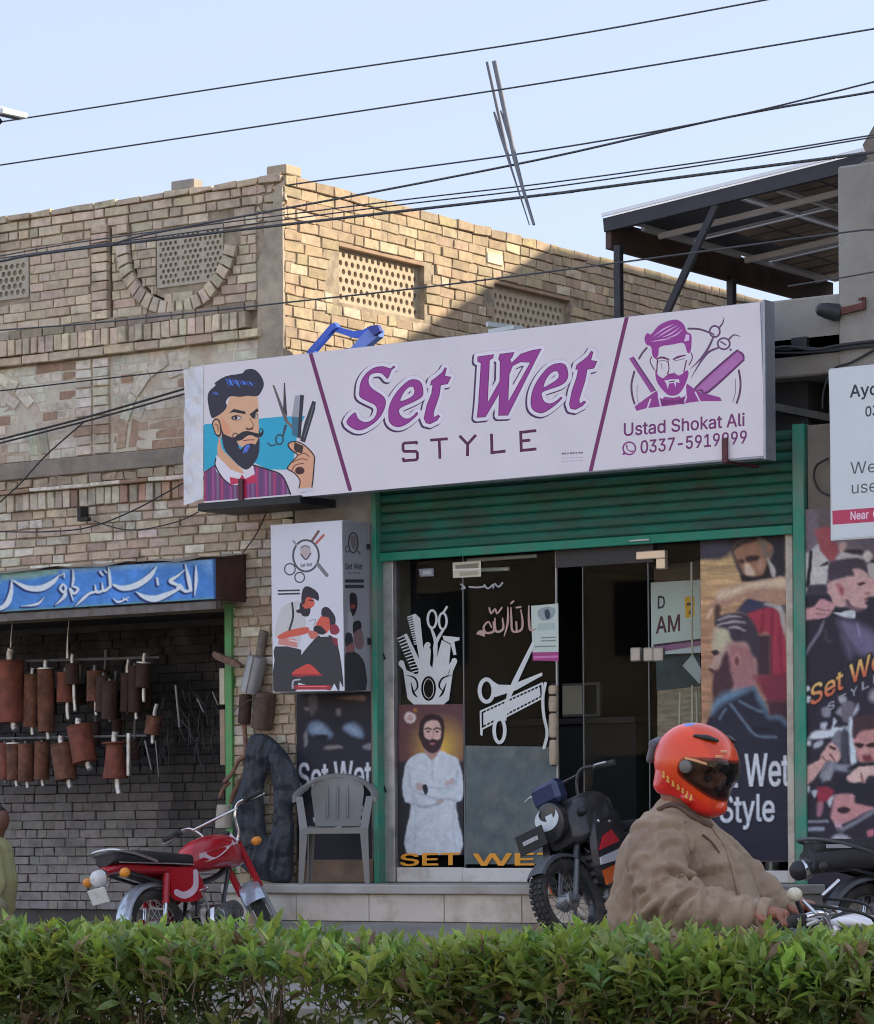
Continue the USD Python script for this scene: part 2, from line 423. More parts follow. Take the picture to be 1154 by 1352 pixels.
op = Thing("opposite_houses", "long unseen row of cream houses across the street, added for its warm bounce light", "building", (5, -33, 0))  # unseen row, added so its sunlit walls bounce warm light onto the shops
opm = M("opposite_plaster", (0.62, 0.53, 0.42), 0.9, var=0.15, scale=0.8)
opw = op.part("wall", MB().box(-45, 60, -33.3, -33, -0.1, 8.5), opm)
for k in range(22):
    x0 = -43 + k * 4.6
    op.part("shutter", MB().box(x0, x0 + 2.6, -32.99, -32.95, 0.1, 2.7), M("opposite_shutter", (0.10, 0.13, 0.15), .6), parent=opw.path)
    op.part("window", MB().box(x0 + .5, x0 + 1.7, -32.99, -32.96, 4.6, 6.0), M("opposite_window", (0.06, 0.065, 0.07), .3), parent=opw.path)
op.part("roof", MB().box(-45, 60, -42, -33.3, 8.0, 8.2), opm)

# ================================================================== OLD BRICK BUILDING
CX0 = -1.81
brickm = M("old_brick", (0.4, 0.3, 0.2), 0.92, var=0.22, scale=16, bump=0.006, bscale=55, tone=True, dirt=((0.22, 0.175, 0.13), 0.40, 5.0))
mortar = M("mortar", (0.36, 0.295, 0.21), 0.95, var=0.3, scale=12, bump=0.008, bscale=60, dirt=((0.12, 0.095, 0.07), 0.5, 5.0))
plaster_old = M("old_plaster", (0.43, 0.36, 0.265), 0.93, var=0.2, scale=6, bump=0.006, bscale=35, dirt=((0.19, 0.16, 0.12), 0.6, 2.5))
plaster_grey = M("grey_plaster", (0.27, 0.225, 0.18), 0.93, var=0.2, scale=7, bump=0.006, bscale=35, dirt=((0.15, 0.13, 0.11), 0.5, 3))
house = Thing("brick_building", "old two-storey tan brick building with recessed panels, lattice vents and a sunlit side wall", "building", (-4, 0, 0.3))
fw = MB()
CU, CZ, RI, AU, AZ, AR = -2.86, 5.93, 0.50, -2.75, 4.31, 0.66
core = sbox(-9, 3.0, CX0 - 0.03, 6.262)
for u0_, u1_ in ((-3.764, -3.738), (-3.572, -3.546)): core = core.difference(sbox(u0_, 4.30, u1_, 5.05)).difference(sbox(u0_, 5.37, u1_, 6.08))
core = core.difference(Point(CU, CZ).buffer(RI + .006, 24).difference(Point(CU, CZ).buffer(RI - .014, 24)).intersection(sbox(-9, 4, CU + .40, CZ + .15)))
for cu_ in (AU, -4.98): core = core.difference(Point(cu_, AZ).buffer(AR + .013, 24).difference(Point(cu_, AZ).buffer(AR - .010, 24)).intersection(sbox(-9, AZ, 0, 5.0)))
fw.prism(core, lambda p, h: np.column_stack([p[:, 0], np.full(len(p), .12 - h), p[:, 1]]), .106)
fw.box(-9, CX0 - 0.03, 0.12, 0.3, 3.0, 6.262)
fw.box(-2.43, -1.72, 0.014, 0.3, 0.3, 3.0)
front = house.part("front_wall", fw, mortar)
sw = MB()
HX = CX0 - 0.015
jal = [(0.72, 1.88, 5.41, 5.87), (2.9, 4.08, 5.43, 5.87)]
cuts = sbox(0.05, 3.0, 9.0, 6.262)
for a, b, c, d in jal: cuts = cuts.difference(sbox(a, c, b, d))
sw.prism(cuts, lambda p, h: np.column_stack([np.full(len(p), HX - 0.22) + h, p[:, 0], p[:, 1]]), 0.22)
side = house.part("side_wall", sw, mortar)
house.part("roof", MB().box(-9, HX - 0.22, 0.3, 9, 5.75, 5.9), concrete)
house.part("rear_wall", MB().box(-9, CX0, 9, 9.25, 0.3, 6.2), mortar)
house.part("far_side_wall", MB().box(-9.3, -9, 0, 9.25, 0.3, 6.2), mortar)
bricks = []           # (wall, verts, faces, tone)
def fr(u, z, d): return np.array([u, -d, z])
def sd(u, z, d): return np.array([CX0 + d, u, z])
def one_brick(wall, mp, quad, d, tone, ch=0.005, back=0.024, jit=0.002):
    """quad: four (u, z) corners; a worn brick face standing d proud of the wall plane"""
    q = np.array(quad, float) + rng.normal(0, jit, (4, 2)); c = q.mean(0)
    inn = q - np.sign(q - c) * ch * 0.8
    dd = d + rng.normal(0, 0.0016, 4)
    v = [mp(*p, -back) for p in q] + [mp(*p, k - ch) for p, k in zip(q, dd)] + [mp(*p, k) for p, k in zip(inn, dd)]
    f = [(8, 9, 10), (8, 10, 11)]
    for i in range(4):
        j = (i + 1) % 4
        f += [(i, j, 4 + j), (i, 4 + j, 4 + i), (4 + i, 4 + j, 8 + j), (4 + i, 8 + j, 8 + i)]
    bricks.append((wall, np.array(v), np.array(f), tone))
TAN, PALE, ROSE, GREY, SUNB = (0.55, 0.45, 0.32), (0.66, 0.60, 0.48), (0.36, 0.235, 0.16), (0.25, 0.225, 0.195), (0.40, 0.31, 0.20)
def tone_of(base, spread=0.16, odd=None, podd=0.08):
    b = np.array(odd if odd is not None and rng.random() < podd else base)
    return np.clip(b * (1 + rng.normal(0, spread)) * (1 + rng.normal(0, 0.03, 3)), 0.03, 0.75)
def lay(wall, mp, u0, u1, z0, z1, h=0.078, L=0.235, d=0.0, base=TAN, odd=None, podd=0.08, keep=None, gap=0.009, jit=0.0022, spread=0.10, skip=0.0, half=0.25, dj=0.0022, cut=None):
    n = max(1, round((z1 - z0) / h)); h = (z1 - z0) / n
    for r in range(n):
        u = u0 - rng.uniform(0, L) * (0.5 + 0.5 * (r % 2)); za = z0 + r * h
        while u < u1:
            w = L * (rng.uniform(0.85, 1.1) if rng.random() > half else rng.uniform(0.42, 0.6))
            a, b = max(u, u0), min(u + w, u1); u += w
            if b - a < 0.035 or rng.random() < skip: continue
            if keep is not None and not keep((a + b) / 2, za + h / 2, a, b): continue
            runs = [(a, b)]
            for p, q in (cut(za + h / 2) if cut else ()):
                runs = [r_ for s_, t_ in runs for r_ in ((s_, min(t_, p)), (max(s_, q), t_)) if r_[1] - r_[0] > 0.03]
            for a, b in runs: one_brick(wall, mp, [(a + gap / 2, za + gap / 2), (b - gap / 2, za + gap / 2), (b - gap / 2, za + h - gap / 2), (a + gap / 2, za + h - gap / 2)], d + rng.normal(0, dj), tone_of(base, spread, odd, podd), jit=jit)
def ring(wall, mp, cu, cz, r0, r1, a0, a1, d, base, step=0.085, gap=0.013):
    n = int(abs(a1 - a0) * (r0 + r1) / 2 / step)
    for k in range(n):
        s, t = a0 + (a1 - a0) * k / n, a0 + (a1 - a0) * (k + 1) / n
        g = gap / 2 / r0 * np.sign(a1 - a0)
        one_brick(wall, mp, [(cu + r * math.cos(q), cz + r * math.sin(q)) for r, q in ((r0, s + g), (r1, s + g), (r1, t - g), (r0, t - g))], d + rng.normal(0, .004), tone_of(base))
# --- front wall, top to bottom
XL = -5.05
lay(front, fr, XL, CX0, 6.245, 6.30, h=0.055, L=0.24, d=0.03, base=TAN, jit=0.006, dj=0.008, half=0.1)
lay(front, fr, XL, -2.06, 6.09, 6.245, h=0.078, d=0.012, base=TAN, gap=0.013)
def annulus(cu, cz, r0, r1, z):
    h = abs(z - cz)
    if h >= r1: return []
    w1 = math.sqrt(r1 ** 2 - h ** 2)
    if h >= r0: return [(cu - w1, cu + w1)]
    w0 = math.sqrt(r0 ** 2 - h ** 2)
    return [(cu - w1, cu - w0), (cu + w0, cu + w1)]
def upper_cut(z):
    c = [(-3.765, -3.548)]
    if z < CZ: c += annulus(CU, CZ, RI - .012, RI + .125, z)
    elif z < CZ + .17: c += [(CU - RI - .125, CU - RI + .012)]
    if 5.53 < z < 6.03: c += [(-3.085, -2.4)]
    if 5.60 < z < 5.96: c += [(-5.2, -4.42)]
    return c
lay(front, fr, XL, -2.08, 5.355, 6.09, h=0.0735, L=0.24, d=0.0, base=TAN, cut=upper_cut, gap=0.008, skip=0.004)
lay(front, fr, -2.075, CX0 - 0.0, 5.95, 6.24, h=0.08, d=0.002, L=0.13, base=TAN, jit=0.012, skip=0.12)
ring(front, fr, CU, CZ, RI + 0.005, RI + 0.115, math.pi * 1.0, math.pi * 1.93, 0.03, TAN)
for s in (-1,): 
    for k in range(2): one_brick(front, fr, [(CU + s * (RI + .11), CZ + k * .078 + .01), (CU + s * RI, CZ + k * .078 + .01), (CU + s * RI, CZ + k * .078 + .078), (CU + s * (RI + .11), CZ + k * .078 + .078)], 0.03, tone_of(TAN))
for z in np.arange(5.355, 6.08, 0.0765):
    one_brick(front, fr, [(-3.735, z + .005), (-3.575, z + .005), (-3.575, z + .0715), (-3.735, z + .0715)], 0.03, tone_of(TAN))
lay(front, fr, XL, -2.07, 5.275, 5.352, h=0.077, d=0.04, base=(0.30, 0.245, 0.175), L=0.24)
def soldiers(u0, u1, z0, z1, d, base, w=0.0855, odd=None, podd=0.1):
    u = u0
    while u < u1:
        ww = w * rng.uniform(0.9, 1.1)
        one_brick(front, fr, [(u + .006, z0), (u + ww - .006, z0 + rng.normal(0, .003)), (u + ww - .006, z1), (u + .006, z1)], d + rng.normal(0, .006), tone_of(base, 0.13, odd, podd)); u += ww
soldiers(XL, -2.14, 5.145, 5.272, 0.07, TAN)
lay(front, fr, XL, -2.03, 5.065, 5.14, h=0.075, d=0.055, base=TAN, L=0.3, half=0.05)
def mid_cut(z):
    return [(-3.935, -3.765), (-3.765, -3.545)] + annulus(AU, AZ, AR - .10, AR + .10, z) + annulus(-4.98, AZ, AR - .10, AR + .10, z)
lay(front, fr, XL, CX0 - .03, 4.285, 5.06, h=0.0775, L=0.25, d=-0.004, base=PALE, odd=ROSE, podd=0.10, cut=mid_cut, gap=0.006, jit=0.002, spread=0.06, dj=0.0015)
house.part("whitewash_coat", MB().box(XL, CX0 - .04, 0.006, 0.013, 4.29, 5.055), M("whitewash", (0.58, 0.52, 0.40), 0.95, var=0.2, scale=5, bump=0.005, bscale=40, dirt=((0.38, 0.25, 0.17), 0.5, 2.2)))
for cu, a0, a1 in ((AU, math.pi * 0.5, math.pi), (-4.98, 0.02, math.pi * .5)):
    for r0, r1 in ((AR - 0.10, AR - 0.012), (AR + 0.012, AR + 0.10)):
        ring(front, fr, cu, AZ, r0, r1, a0, a1, 0.004 if r0 > AR else -0.004, PALE, step=0.2)
for u0, u1, dd in ((-3.925, -3.765, 0.012), (-3.735, -3.575, 0.02)):
    for z in np.arange(4.29, 5.05, 0.0765): one_brick(front, fr, [(u0, z + .004), (u1, z + .004), (u1, z + .0725), (u0, z + .0725)], dd, tone_of(PALE, 0.08))
house.part("plaster_band", MB().cbox(XL, CX0 - .02, -0.022, 0.013, 4.145, 4.28, 0.008), plaster_grey)
lay(front, fr, XL, CX0, 4.065, 4.14, h=0.075, d=0.012, base=(0.38, 0.30, 0.21), L=0.16, jit=0.007, skip=.03)
lay(front, fr, XL, CX0 + .06, 4.025, 4.06, h=0.035, d=0.06, base=PALE, L=0.33, half=0.05, gap=0.006, odd=ROSE, podd=.1)
soldiers(XL, CX0, 3.885, 4.02, 0.018, (0.52, 0.46, 0.355), odd=ROSE, podd=0.16)
lay(front, fr, XL, -1.75, 3.0, 3.88, h=0.0755, L=0.235, d=0.0, base=(0.51, 0.41, 0.30), odd=PALE, podd=0.3, gap=0.011, jit=0.003, spread=0.12, half=0.3)
lay(front, fr, -2.42, -1.74, 0.4, 3.0, h=0.077, L=0.2, d=0.0, base=(0.50, 0.41, 0.29), odd=PALE, podd=0.15, gap=0.010, jit=0.005, skip=0.02, half=0.4)
house.part("corner_plaster", MB().prism(poly([(-2.07, 4.9), (-1.815, 4.9), (-1.815, 6.2), (-1.88, 6.22), (-1.92, 6.0), (-1.99, 5.93), (-2.0, 5.8), (-2.06, 5.62)]), lambda p, h: np.column_stack([p[:, 0], np.full(len(p), 0.013 - h), p[:, 1]]), 0.026), plaster_old)
for i_, (w, vv, ff, t) in enumerate(bricks):
    c = vv.mean(0)
    if 4.28 < c[2] < 4.70 and w is front:
        k_ = np.clip((4.72 - c[2]) / .3, 0, 1) * np.clip((meshkit.fbm(np.array([[c[0] * 2.2, 1.0, c[2] * 3]]), 3, 4)[0] - .42) * 7, 0, 1)
        bricks[i_] = (w, vv, ff, np.asarray(t) * (1 - k_) + np.array((.40, .265, .18)) * k_)
# --- side wall
def side_keep(u, z, a, b):
    for y0, y1, z0, z1 in jal:
        if b > y0 + .01 and a < y1 - .01 and z0 < z < z1: return False
    return True
lay(side, sd, 0.0, 8.9, 4.55, 6.215, h=0.083, L=0.245, d=0.0, base=SUNB, odd=(0.52, 0.44, 0.30), podd=0.1, keep=side_keep, gap=0.009, jit=0.0035, spread=0.09, half=0.3, dj=0.004)
lay(side, sd, 0.0, 8.9, 6.215, 6.30, h=0.085, L=0.25, d=0.012, base=SUNB, gap=0.010, jit=0.005, half=0.1)
one_brick(side, sd, [(2.76, 6.0), (2.99, 6.0), (2.99, 6.09), (2.76, 6.09)], 0.014, (0.68, 0.60, 0.44))
# the 300 bricks that show largest stand alone, the others of each wall are one piece
score = []
for k, (w, vv, ff, t) in enumerate(bricks):
    c = vv.mean(0); seen, s = screen_area(c)
    e = np.ptp(vv, axis=0); face = (e[2] * e[0] * 0.82) if w is front else (e[2] * e[1] * 0.57)
    hid = (w is front and (3.75 < c[2] < 4.8 and c[0] > -2.2)) or (w is side and c[2] < 4.85)
    score.append((0 if (not seen or hid) else face * s, k))
single_out = {k for s, k in sorted(score, reverse=True)[:300] if s > 0}
rest = {front.path: MB(), side.path: MB()}
for k, (w, vv, ff, t) in enumerate(bricks):
    if k in single_out: house.part("brick", MB().add(vv, ff, t), brickm, parent=w.path)
    else: rest[w.path].add(vv, ff, t)
for p in rest: house.part("brickwork", rest[p], brickm, parent=p, kind="stuff")
# lattice vents
jalim = M("lattice_clay", (0.44, 0.365, 0.26), 0.93, var=0.15, scale=20, bump=0.003, bscale=60)
jalig = M("lattice_cement", (0.42, 0.365, 0.28), 0.93, var=0.15, scale=20, bump=0.003, bscale=60)
def lattice(u0, u1, z0, z1, mp, depth, step, rad, hexa=True, nb=0):
    p = sbox(u0, z0, u1, z1); hs = []; r = 0; z = z0 + step * .8
    while z < z1 - step * .5:
        u = u0 + step * (0.8 if r % 2 else 1.3)
        while u < u1 - step * .5:
            if not (nb and abs((u - u0) % ((u1 - u0) / nb)) < step * .5): hs.append(Point(u, z).buffer(rad, quad_segs=2))
            u += step
        z += step * 0.86; r += 1
    return MB().prism(p.difference(unary_union(hs)), lambda q, h: np.array([mp(a, b, -depth - 0.05 + h) for a, b in q]), 0.05)
for k, (y0, y1, z0, z1) in enumerate(jal):
    vent = house.part("lattice_vent", lattice(y0, y1, z0, z1 - 0.02, sd, 0.075, 0.078, 0.024), jalim)
    vent.part("dark_backing", MB().box(CX0 - 0.26, CX0 - 0.24, y0, y1, z0, z1), M("inner_dark", (0.10, 0.085, 0.07), 0.95, var=0.3))  # even dark sheet closing the wall behind the lattice
    vent.part("lintel", MB().cbox(CX0 - .20, CX0 - 0.012, y0 - .0, y1, z1 - 0.02, z1 + 0.012, .003), M("lintel_tile", (0.33, 0.23, 0.155), 0.9, var=0.2, scale=9, bump=.004))
house.part("lattice_vent", MB().add(*lattice(-3.075, -2.41, 5.55, 5.985, fr, 0.0, 0.05, 0.017, nb=3).mesh()), jalig)
house.part("lattice_vent", MB().add(*lattice(-5.0, -4.43, 5.62, 5.945, fr, 0.0, 0.062, 0.023).mesh()), jalig)
single("loose_brick", MB().cbox(-2.93, -2.70, -0.0, 0.12, 6.30, 6.375, .008), M("loose_brick_grey", (0.34, 0.30, 0.25), 0.9, var=.2, bump=.004), "grey loose brick lying on the parapet above the round recess", "brick", "loose bricks on the parapet")
single("loose_brick", MB().cbox(-1.98, -1.79, 0.0, 0.2, 6.30, 6.375, .008), M("loose_brick_tan", (0.42, 0.34, 0.23), 0.9, var=.2, bump=.004), "tan loose brick lying on the very corner of the parapet", "brick", "loose bricks on the parapet")

# --- the muffler shop's open room in the ground floor
room_brick = M("painted_room_brick", (0.3, 0.3, 0.3), 0.9, var=0.2, scale=14, bump=0.006, bscale=50, tone=True, dirt=((0.11, 0.10, 0.095), 0.5, 3.0))
dark_plaster = M("dark_room_plaster", (0.03, 0.029, 0.029), 0.95, var=0.3, scale=4, bump=.004)  # even near-black plaster for the side wall and ceiling
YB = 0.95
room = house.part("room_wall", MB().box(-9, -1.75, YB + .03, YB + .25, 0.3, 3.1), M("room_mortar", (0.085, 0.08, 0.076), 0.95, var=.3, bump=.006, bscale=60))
house.part("room_side_wall", MB().box(-2.43, -1.75, 0.30, YB + .03, 0.3, 3.0), dark_plaster)
house.part("room_ceiling", MB().box(-9, -2.43, 0.30, YB + .03, 3.005, 3.1), dark_plaster)
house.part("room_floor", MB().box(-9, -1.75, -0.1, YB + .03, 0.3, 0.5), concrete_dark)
keepb, bricks = bricks, []
def rm(u, z, d): return np.array([u, YB - d, z])
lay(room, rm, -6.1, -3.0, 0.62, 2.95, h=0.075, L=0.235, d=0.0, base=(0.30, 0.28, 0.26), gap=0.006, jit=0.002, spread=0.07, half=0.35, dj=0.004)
rb = MB()
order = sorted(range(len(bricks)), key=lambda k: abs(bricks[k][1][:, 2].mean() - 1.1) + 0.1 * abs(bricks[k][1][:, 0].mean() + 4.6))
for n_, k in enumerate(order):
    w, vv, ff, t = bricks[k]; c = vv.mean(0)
    inner_dark = np.clip((c[2] - 1.20) / 0.7, 0, 1) * 0.97  # upper bricks coloured near-black to paint in the shade of a deeper room
    inner_dark = max(inner_dark, np.clip((c[0] + 4.15) / 0.4, 0, 1) * 0.85 * np.clip((c[2] - 0.9) / 0.5, 0, 1))  # painted darker towards the right end too
    rb.add(vv, ff, np.asarray(t) * (1 - inner_dark) + np.array((0.016, 0.016, 0.018)) * inner_dark)
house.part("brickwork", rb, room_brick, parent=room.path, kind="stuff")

# ================================================================== THE BARBER SHOP
shop = Thing("barber_shop", "single-storey barber shop with glass front, green half-lowered roller shutter and raised step", "building", (0.8, 0, 0.6))
slab_mat = concrete
plinth = shop.part("plinth", MB().box(-1.86, 2.8, -0.70, 5.0, 0.45, 0.80), concrete)
shop.part("step_slab", MB().cbox(-1.88, 2.82, -0.755, 0.09, 0.803, 0.87, 0.008), step_top)
for k in range(7):
    x0 = -1.86 + k * 0.665
    shop.part("riser_tile", MB().cbox(x0 + .003, x0 + .662, -0.722, -0.702, 0.605, 0.801, 0.003), tile_white)
pil_m = M("pillar_plaster", (0.33, 0.30, 0.26), 0.9, var=0.2, scale=5, bump=.004, bscale=40, dirt=((0.19, 0.15, 0.11), 0.6, 3))
shop.part("pillar", MB().cbox(-1.735, -1.0, 0.0, 0.5, 0.87, 4.3, 0.008), pil_m)
shop.part("pillar", MB().cbox(2.70, 3.75, 0.0, 0.5, 0.45, 4.02, 0.008), concrete_dark)
shop.part("lintel", MB().box(-1.7, 2.6, 0.2, 0.5, 3.45, 4.5), M("dark_lintel", (0.05, 0.05, 0.05), .9, var=.3))
shop.part("roof", MB().box(-1.78, 5.0, 0.0, 9.0, 4.5, 4.62), concrete_dark)
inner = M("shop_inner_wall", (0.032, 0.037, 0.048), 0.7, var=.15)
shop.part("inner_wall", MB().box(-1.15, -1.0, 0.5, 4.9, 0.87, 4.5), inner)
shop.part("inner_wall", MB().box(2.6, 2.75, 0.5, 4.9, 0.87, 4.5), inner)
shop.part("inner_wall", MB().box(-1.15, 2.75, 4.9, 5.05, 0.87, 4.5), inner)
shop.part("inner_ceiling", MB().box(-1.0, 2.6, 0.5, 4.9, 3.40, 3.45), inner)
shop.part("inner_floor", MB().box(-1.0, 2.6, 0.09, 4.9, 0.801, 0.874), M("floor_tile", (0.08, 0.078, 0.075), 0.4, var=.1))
# roller shutter
green = M("shutter_green", (0.012, 0.15, 0.092), 0.5, var=0.3, scale=3, spec=.4, dirt=((0.05, 0.075, 0.055), 0.8, 4.0), bump=.001, bscale=60, stretch=(1, 1, 3))
green_bright = M("shutter_bar_green", (0.012, 0.255, 0.155), 0.5, var=0.25, scale=5, spec=.4, dirt=((0.09, 0.11, 0.08), 0.5, 5.0))
SHX0, SHX1, SHZ = -0.955, 2.565, 3.285
shutter = shop.part("shutter", MB().cbox(SHX0, SHX1, 0.03, 0.065, SHZ, SHZ + 0.062, 0.004), green_bright)
zz = SHZ + 0.066
while zz < 3.98:
    prof = [(0.050, 0.0), (0.034, 0.012), (0.030, 0.036), (0.040, 0.060), (0.055, 0.0715)]
    shutter.part("slat", MB().add(*strip([(y, zz + z) for y, z in prof], SHX0, SHX1)), green)
    zz += 0.073
shutter.part("lock_plate", MB().cbox(1.25, 1.42, 0.018, 0.03, SHZ + .02, SHZ + .032, .002), M("worn_steel", (0.5, 0.5, 0.48), .45, .8, var=.2))
rail_m = M("rail_green", (0.02, 0.27, 0.17), 0.5, var=0.25, scale=4, dirt=((0.20, 0.22, 0.18), 0.75, 5.0), stretch=(1, 1, .5))
shop.part("shutter_rail", MB().cbox(-0.995, -0.952, -0.02, 0.10, 0.87, 4.05, .004), rail_m)
shop.part("shutter_rail", MB().cbox(2.60, 2.69, -0.03, 0.10, 0.87, 4.03, .004), rail_m)
# glass front
GY = 0.12
alu = M("aluminium", (0.46, 0.45, 0.44), 0.4, 0.55, var=.15, scale=9, dirt=((0.28, 0.25, 0.23), .6, 6))
white_frame = M("white_frame", (0.66, 0.64, 0.60), .45, var=.06, dirt=((0.4, 0.36, 0.3), .45, 5))
def xg(px, py=950, Y=GY): return float(onY(px, py, Y)[0])
x_j0, x_j1, x_s, x_d0, x_d1, x_e = xg(502), xg(525), xg(613), xg(737), xg(858), xg(1040)
jam = shop.part("jamb", MB().cbox(x_j0, x_j1, GY - .05, GY + .05, 0.875, 3.34, .004), alu)
shop.part("jamb", MB().cbox(x_e + .02, x_e + 0.075, GY - .05, GY + .05, 0.875, 3.34, .004), M("cream_frame", (0.60, 0.54, 0.44), .5, var=.1, dirt=((0.3, 0.22, 0.16), .5, 4)))
for z in (1.55, 2.55): jam.part("handle_slot", MB().bar((x_j0 + .04, GY - .053, z + .12), (x_j0 + .09, GY - .053, z), 0.012, .01), M("black_plastic", (0.015, 0.015, 0.016), .45, var=.1))
shop.part("sill", MB().cbox(x_j1 + .002, x_s - .002, GY - .035, GY + .035, 0.875, 0.985, .006), white_frame)
shop.part("sill", MB().cbox(x_s + .002, x_d0, GY - .045, GY + .035, 0.875, 0.98, .006), white_frame)
shop.part("sill", MB().cbox(x_d1, x_e + .02, GY - .035, GY + .035, 0.875, 0.96, .006), white_frame)
door_pane_x = (xg(771), xg(857))
pane = glass_pane("window_glass", (0.93, 0.96, 0.95), 1.12)
for a, b, z0 in ((*door_pane_x, .90), (x_j1, x_s - .004, .985), (x_s + .004, x_d0, .98), (x_d1, x_e + .02, .96)):
    shop.part("glass_pane", MB().box(a, b, GY, GY + .004, z0, 3.42), pane)
seam = M("seal_grey", (0.16, 0.17, 0.17), .5)
shop.part("glass_seam", MB().box(x_s - .004, x_s + .004, GY - .006, GY + .006, .985, 3.4), seam)
shop.part("door_edge", MB().box(x_d0 - .012, x_d0, GY - .008, GY + .008, .98, 3.4), M("edge_grey", (0.42, 0.40, 0.37), .5))
shop.part("door_edge", MB().box(x_d1 - .006, x_d1, GY - .006, GY + .006, .96, 3.4), seam)
shop.part("door_edge", MB().box(door_pane_x[0] - .004, door_pane_x[0] + .002, GY - .004, GY + .008, .9, 3.16), M("edge_grey_dim", (.14, .145, .15), .4))
shop.part("transom", MB().box(x_d0, x_d1 + .05, GY - .02, GY + .03, 3.16, 3.40), M("transom_dark", (0.04, 0.035, 0.033), .6))
brass = M("brass_plate", (0.62, 0.50, 0.38), .3, .6, var=.08)
pa, pb = onY(835, 735, GY - .03), onY(878, 733, GY - .03)
shop.part("patch_fitting", MB().cbox(pa[0] + .03, pb[0], GY - .035, GY + .02, pa[2] - .025, pa[2] + .035, .006).cbox(pb[0] - .075, pb[0], GY - .035, GY + .02, pa[2] - .10, pa[2] - .025, .006), brass)
lockm = M("lock_steel", (0.33, 0.31, 0.28), .35, .7)
for px in (838, 855, 868):
    p = onY(px, 864, GY - .03); shop.part("door_lock", MB().cbox(p[0] - .04, p[0] + .04, GY - .03, GY + .02, p[2] - .05, p[2] + .05, .008), lockm)

# ================================================================== RIGHT-HAND HOUSES
rc = Thing("concrete_house", "weathered concrete house front with a thick beam and a square column", "building", (4, 0, 0.4))
rc.part("beam", MB().cbox(2.33, 6.5, 0.0, 0.4, 4.36, 4.90, 0.012), concrete)
rc.part("column", MB().cbox(2.965, 3.9, -0.03, 0.45, 4.30, 5.76, 0.015), concrete)
rc.part("broken_parapet", MB().prism(poly([(3.06, 5.765), (3.16, 5.80), (3.12, 5.9), (3.25, 6.08), (3.34, 6.1), (3.4, 6.2), (3.6, 6.3), (4.4, 6.25), (4.4, 5.765)]), lambda p, h: np.column_stack([p[:, 0], np.full(len(p), 0.35 - h), p[:, 1]]), 0.3), concrete_dark)
rc.part("wall", MB().box(3.76, 14.0, 0.05, 0.35, 0.3, 4.36), concrete_dark)
rc.part("upper_wall", MB().box(3.95, 14.0, 0.05, 0.35, 4.9, 6.9), concrete)
rc.part("dark_recess", MB().box(2.75, 3.74, 0.51, 0.55, 3.4, 4.4), M("recess_dark", (0.03, 0.03, 0.03), .9))
rc.part("rear_wall", MB().box(3.95, 14.0, 7.0, 7.3, 0.3, 6.6), concrete_dark)
rc.part("roof", MB().box(5.05, 14.0, 0.35, 7.0, 6.3, 6.45), concrete_dark)
th = Thing("tall_house", "tall plain house farther back on the right, out of view", "building", (10, 12, 0.3))
th.part("wall", MB().box(3.07, 24, 8.6, 8.9, 0.3, 8.66).box(3.07, 3.37, 8.9, 20, .3, 8.66).box(23.7, 24, 8.9, 20, .3, 8.66).box(3.37, 23.7, 19.7, 20, .3, 8.66), concrete)
th.part("roof", MB().box(3.37, 23.7, 8.9, 19.7, 8.2, 8.4), concrete)
ro = Thing("row_house", "plain unseen row of houses along the street to the right, added to shade the road", "building", (25, 4, 0.2))  # unseen, added and made this tall to keep rider and hedge in shade
ro.part("wall", MB().box(14.05, 44, 0.0, 0.3, 0.2, 8.2).box(14.05, 14.35, .3, 8, .2, 8.2).box(43.7, 44, .3, 8, .2, 8.2).box(14.35, 43.7, 7.7, 8, .2, 8.2), concrete)
ro.part("roof", MB().box(14.35, 43.7, 0.3, 7.7, 6.9, 7.05), concrete)

# ================================================================== SIGNS, POSTERS AND STICKERS (flat prints cut from coloured sheets, each on its own board)
printm = M("print_vinyl", rough=0.42, var=0.035, scale=2.5, spec=0.35, tone=True, bump=.006, bscale=2.2)
matt = M("print_matt", rough=0.6, var=0.04, scale=10, spec=0.3, tone=True)
def Z(ox, oy, k):
    """reader of coordinates noted on an enlarged view of the photograph"""
    return lambda pts: [(ox + k * x, oy + k * y) for x, y in pts]
def zline(z, pts, w, k, smooth=True):
    if np.ndim(w): w = [q * k for q in w]
    else: w = w * k
    return stroke(z(pts), w, smooth)
def ell(z, c, rx, ry, k, hole=0.0):
    (x, y), = z([c]); e = affinity.scale(Point(x, y).buffer(1, 16), rx * k, ry * k)
    return e.difference(affinity.scale(Point(x, y).buffer(1, 16), (rx - hole) * k, (ry - hole) * k)) if hole else e

# --- the big sign
SY = -0.45
quad = [(268, 482), (1003, 398), (1012, 602), (269, 668)]
c4 = onY_many(quad, SY)
x0, x1, z0, z1 = c4[0, 0], c4[[1, 2], 0].mean(), c4[[2, 3], 2].mean(), c4[[0, 1], 2].mean()
sign = Thing("shop_sign", "long white barber sign board with purple lettering and a cartoon barber above the shutter", "sign", (x0, SY, z0))
sheetm = M("sign_flex_white", (0.74, 0.715, 0.735), .5, var=.03, scale=2)
alu_edge = M("sign_edge", (0.40, 0.42, 0.47), .45, .3, var=.1)
sign.part("case", MB().cbox(x0, x1, SY + .004, SY + .13, z0, z1, .004), alu_edge)
sign.part("trim", MB().cbox(x1 + .001, x1 + .02, SY - .006, SY + .135, z0 - .01, z1 + .01, .003), M("trim_grey", (0.36, 0.38, 0.42), .4, .5, var=.15))
outline = Polygon([(268.6, 482.4), (1003.2, 398.8), (1011.4, 601.4), (269.4, 667.4)])
A = Art(outline); A.add(outline, (216, 209, 211))
PUR, DPUR, INK = (152, 58, 142), (104, 34, 92), (72, 36, 72)
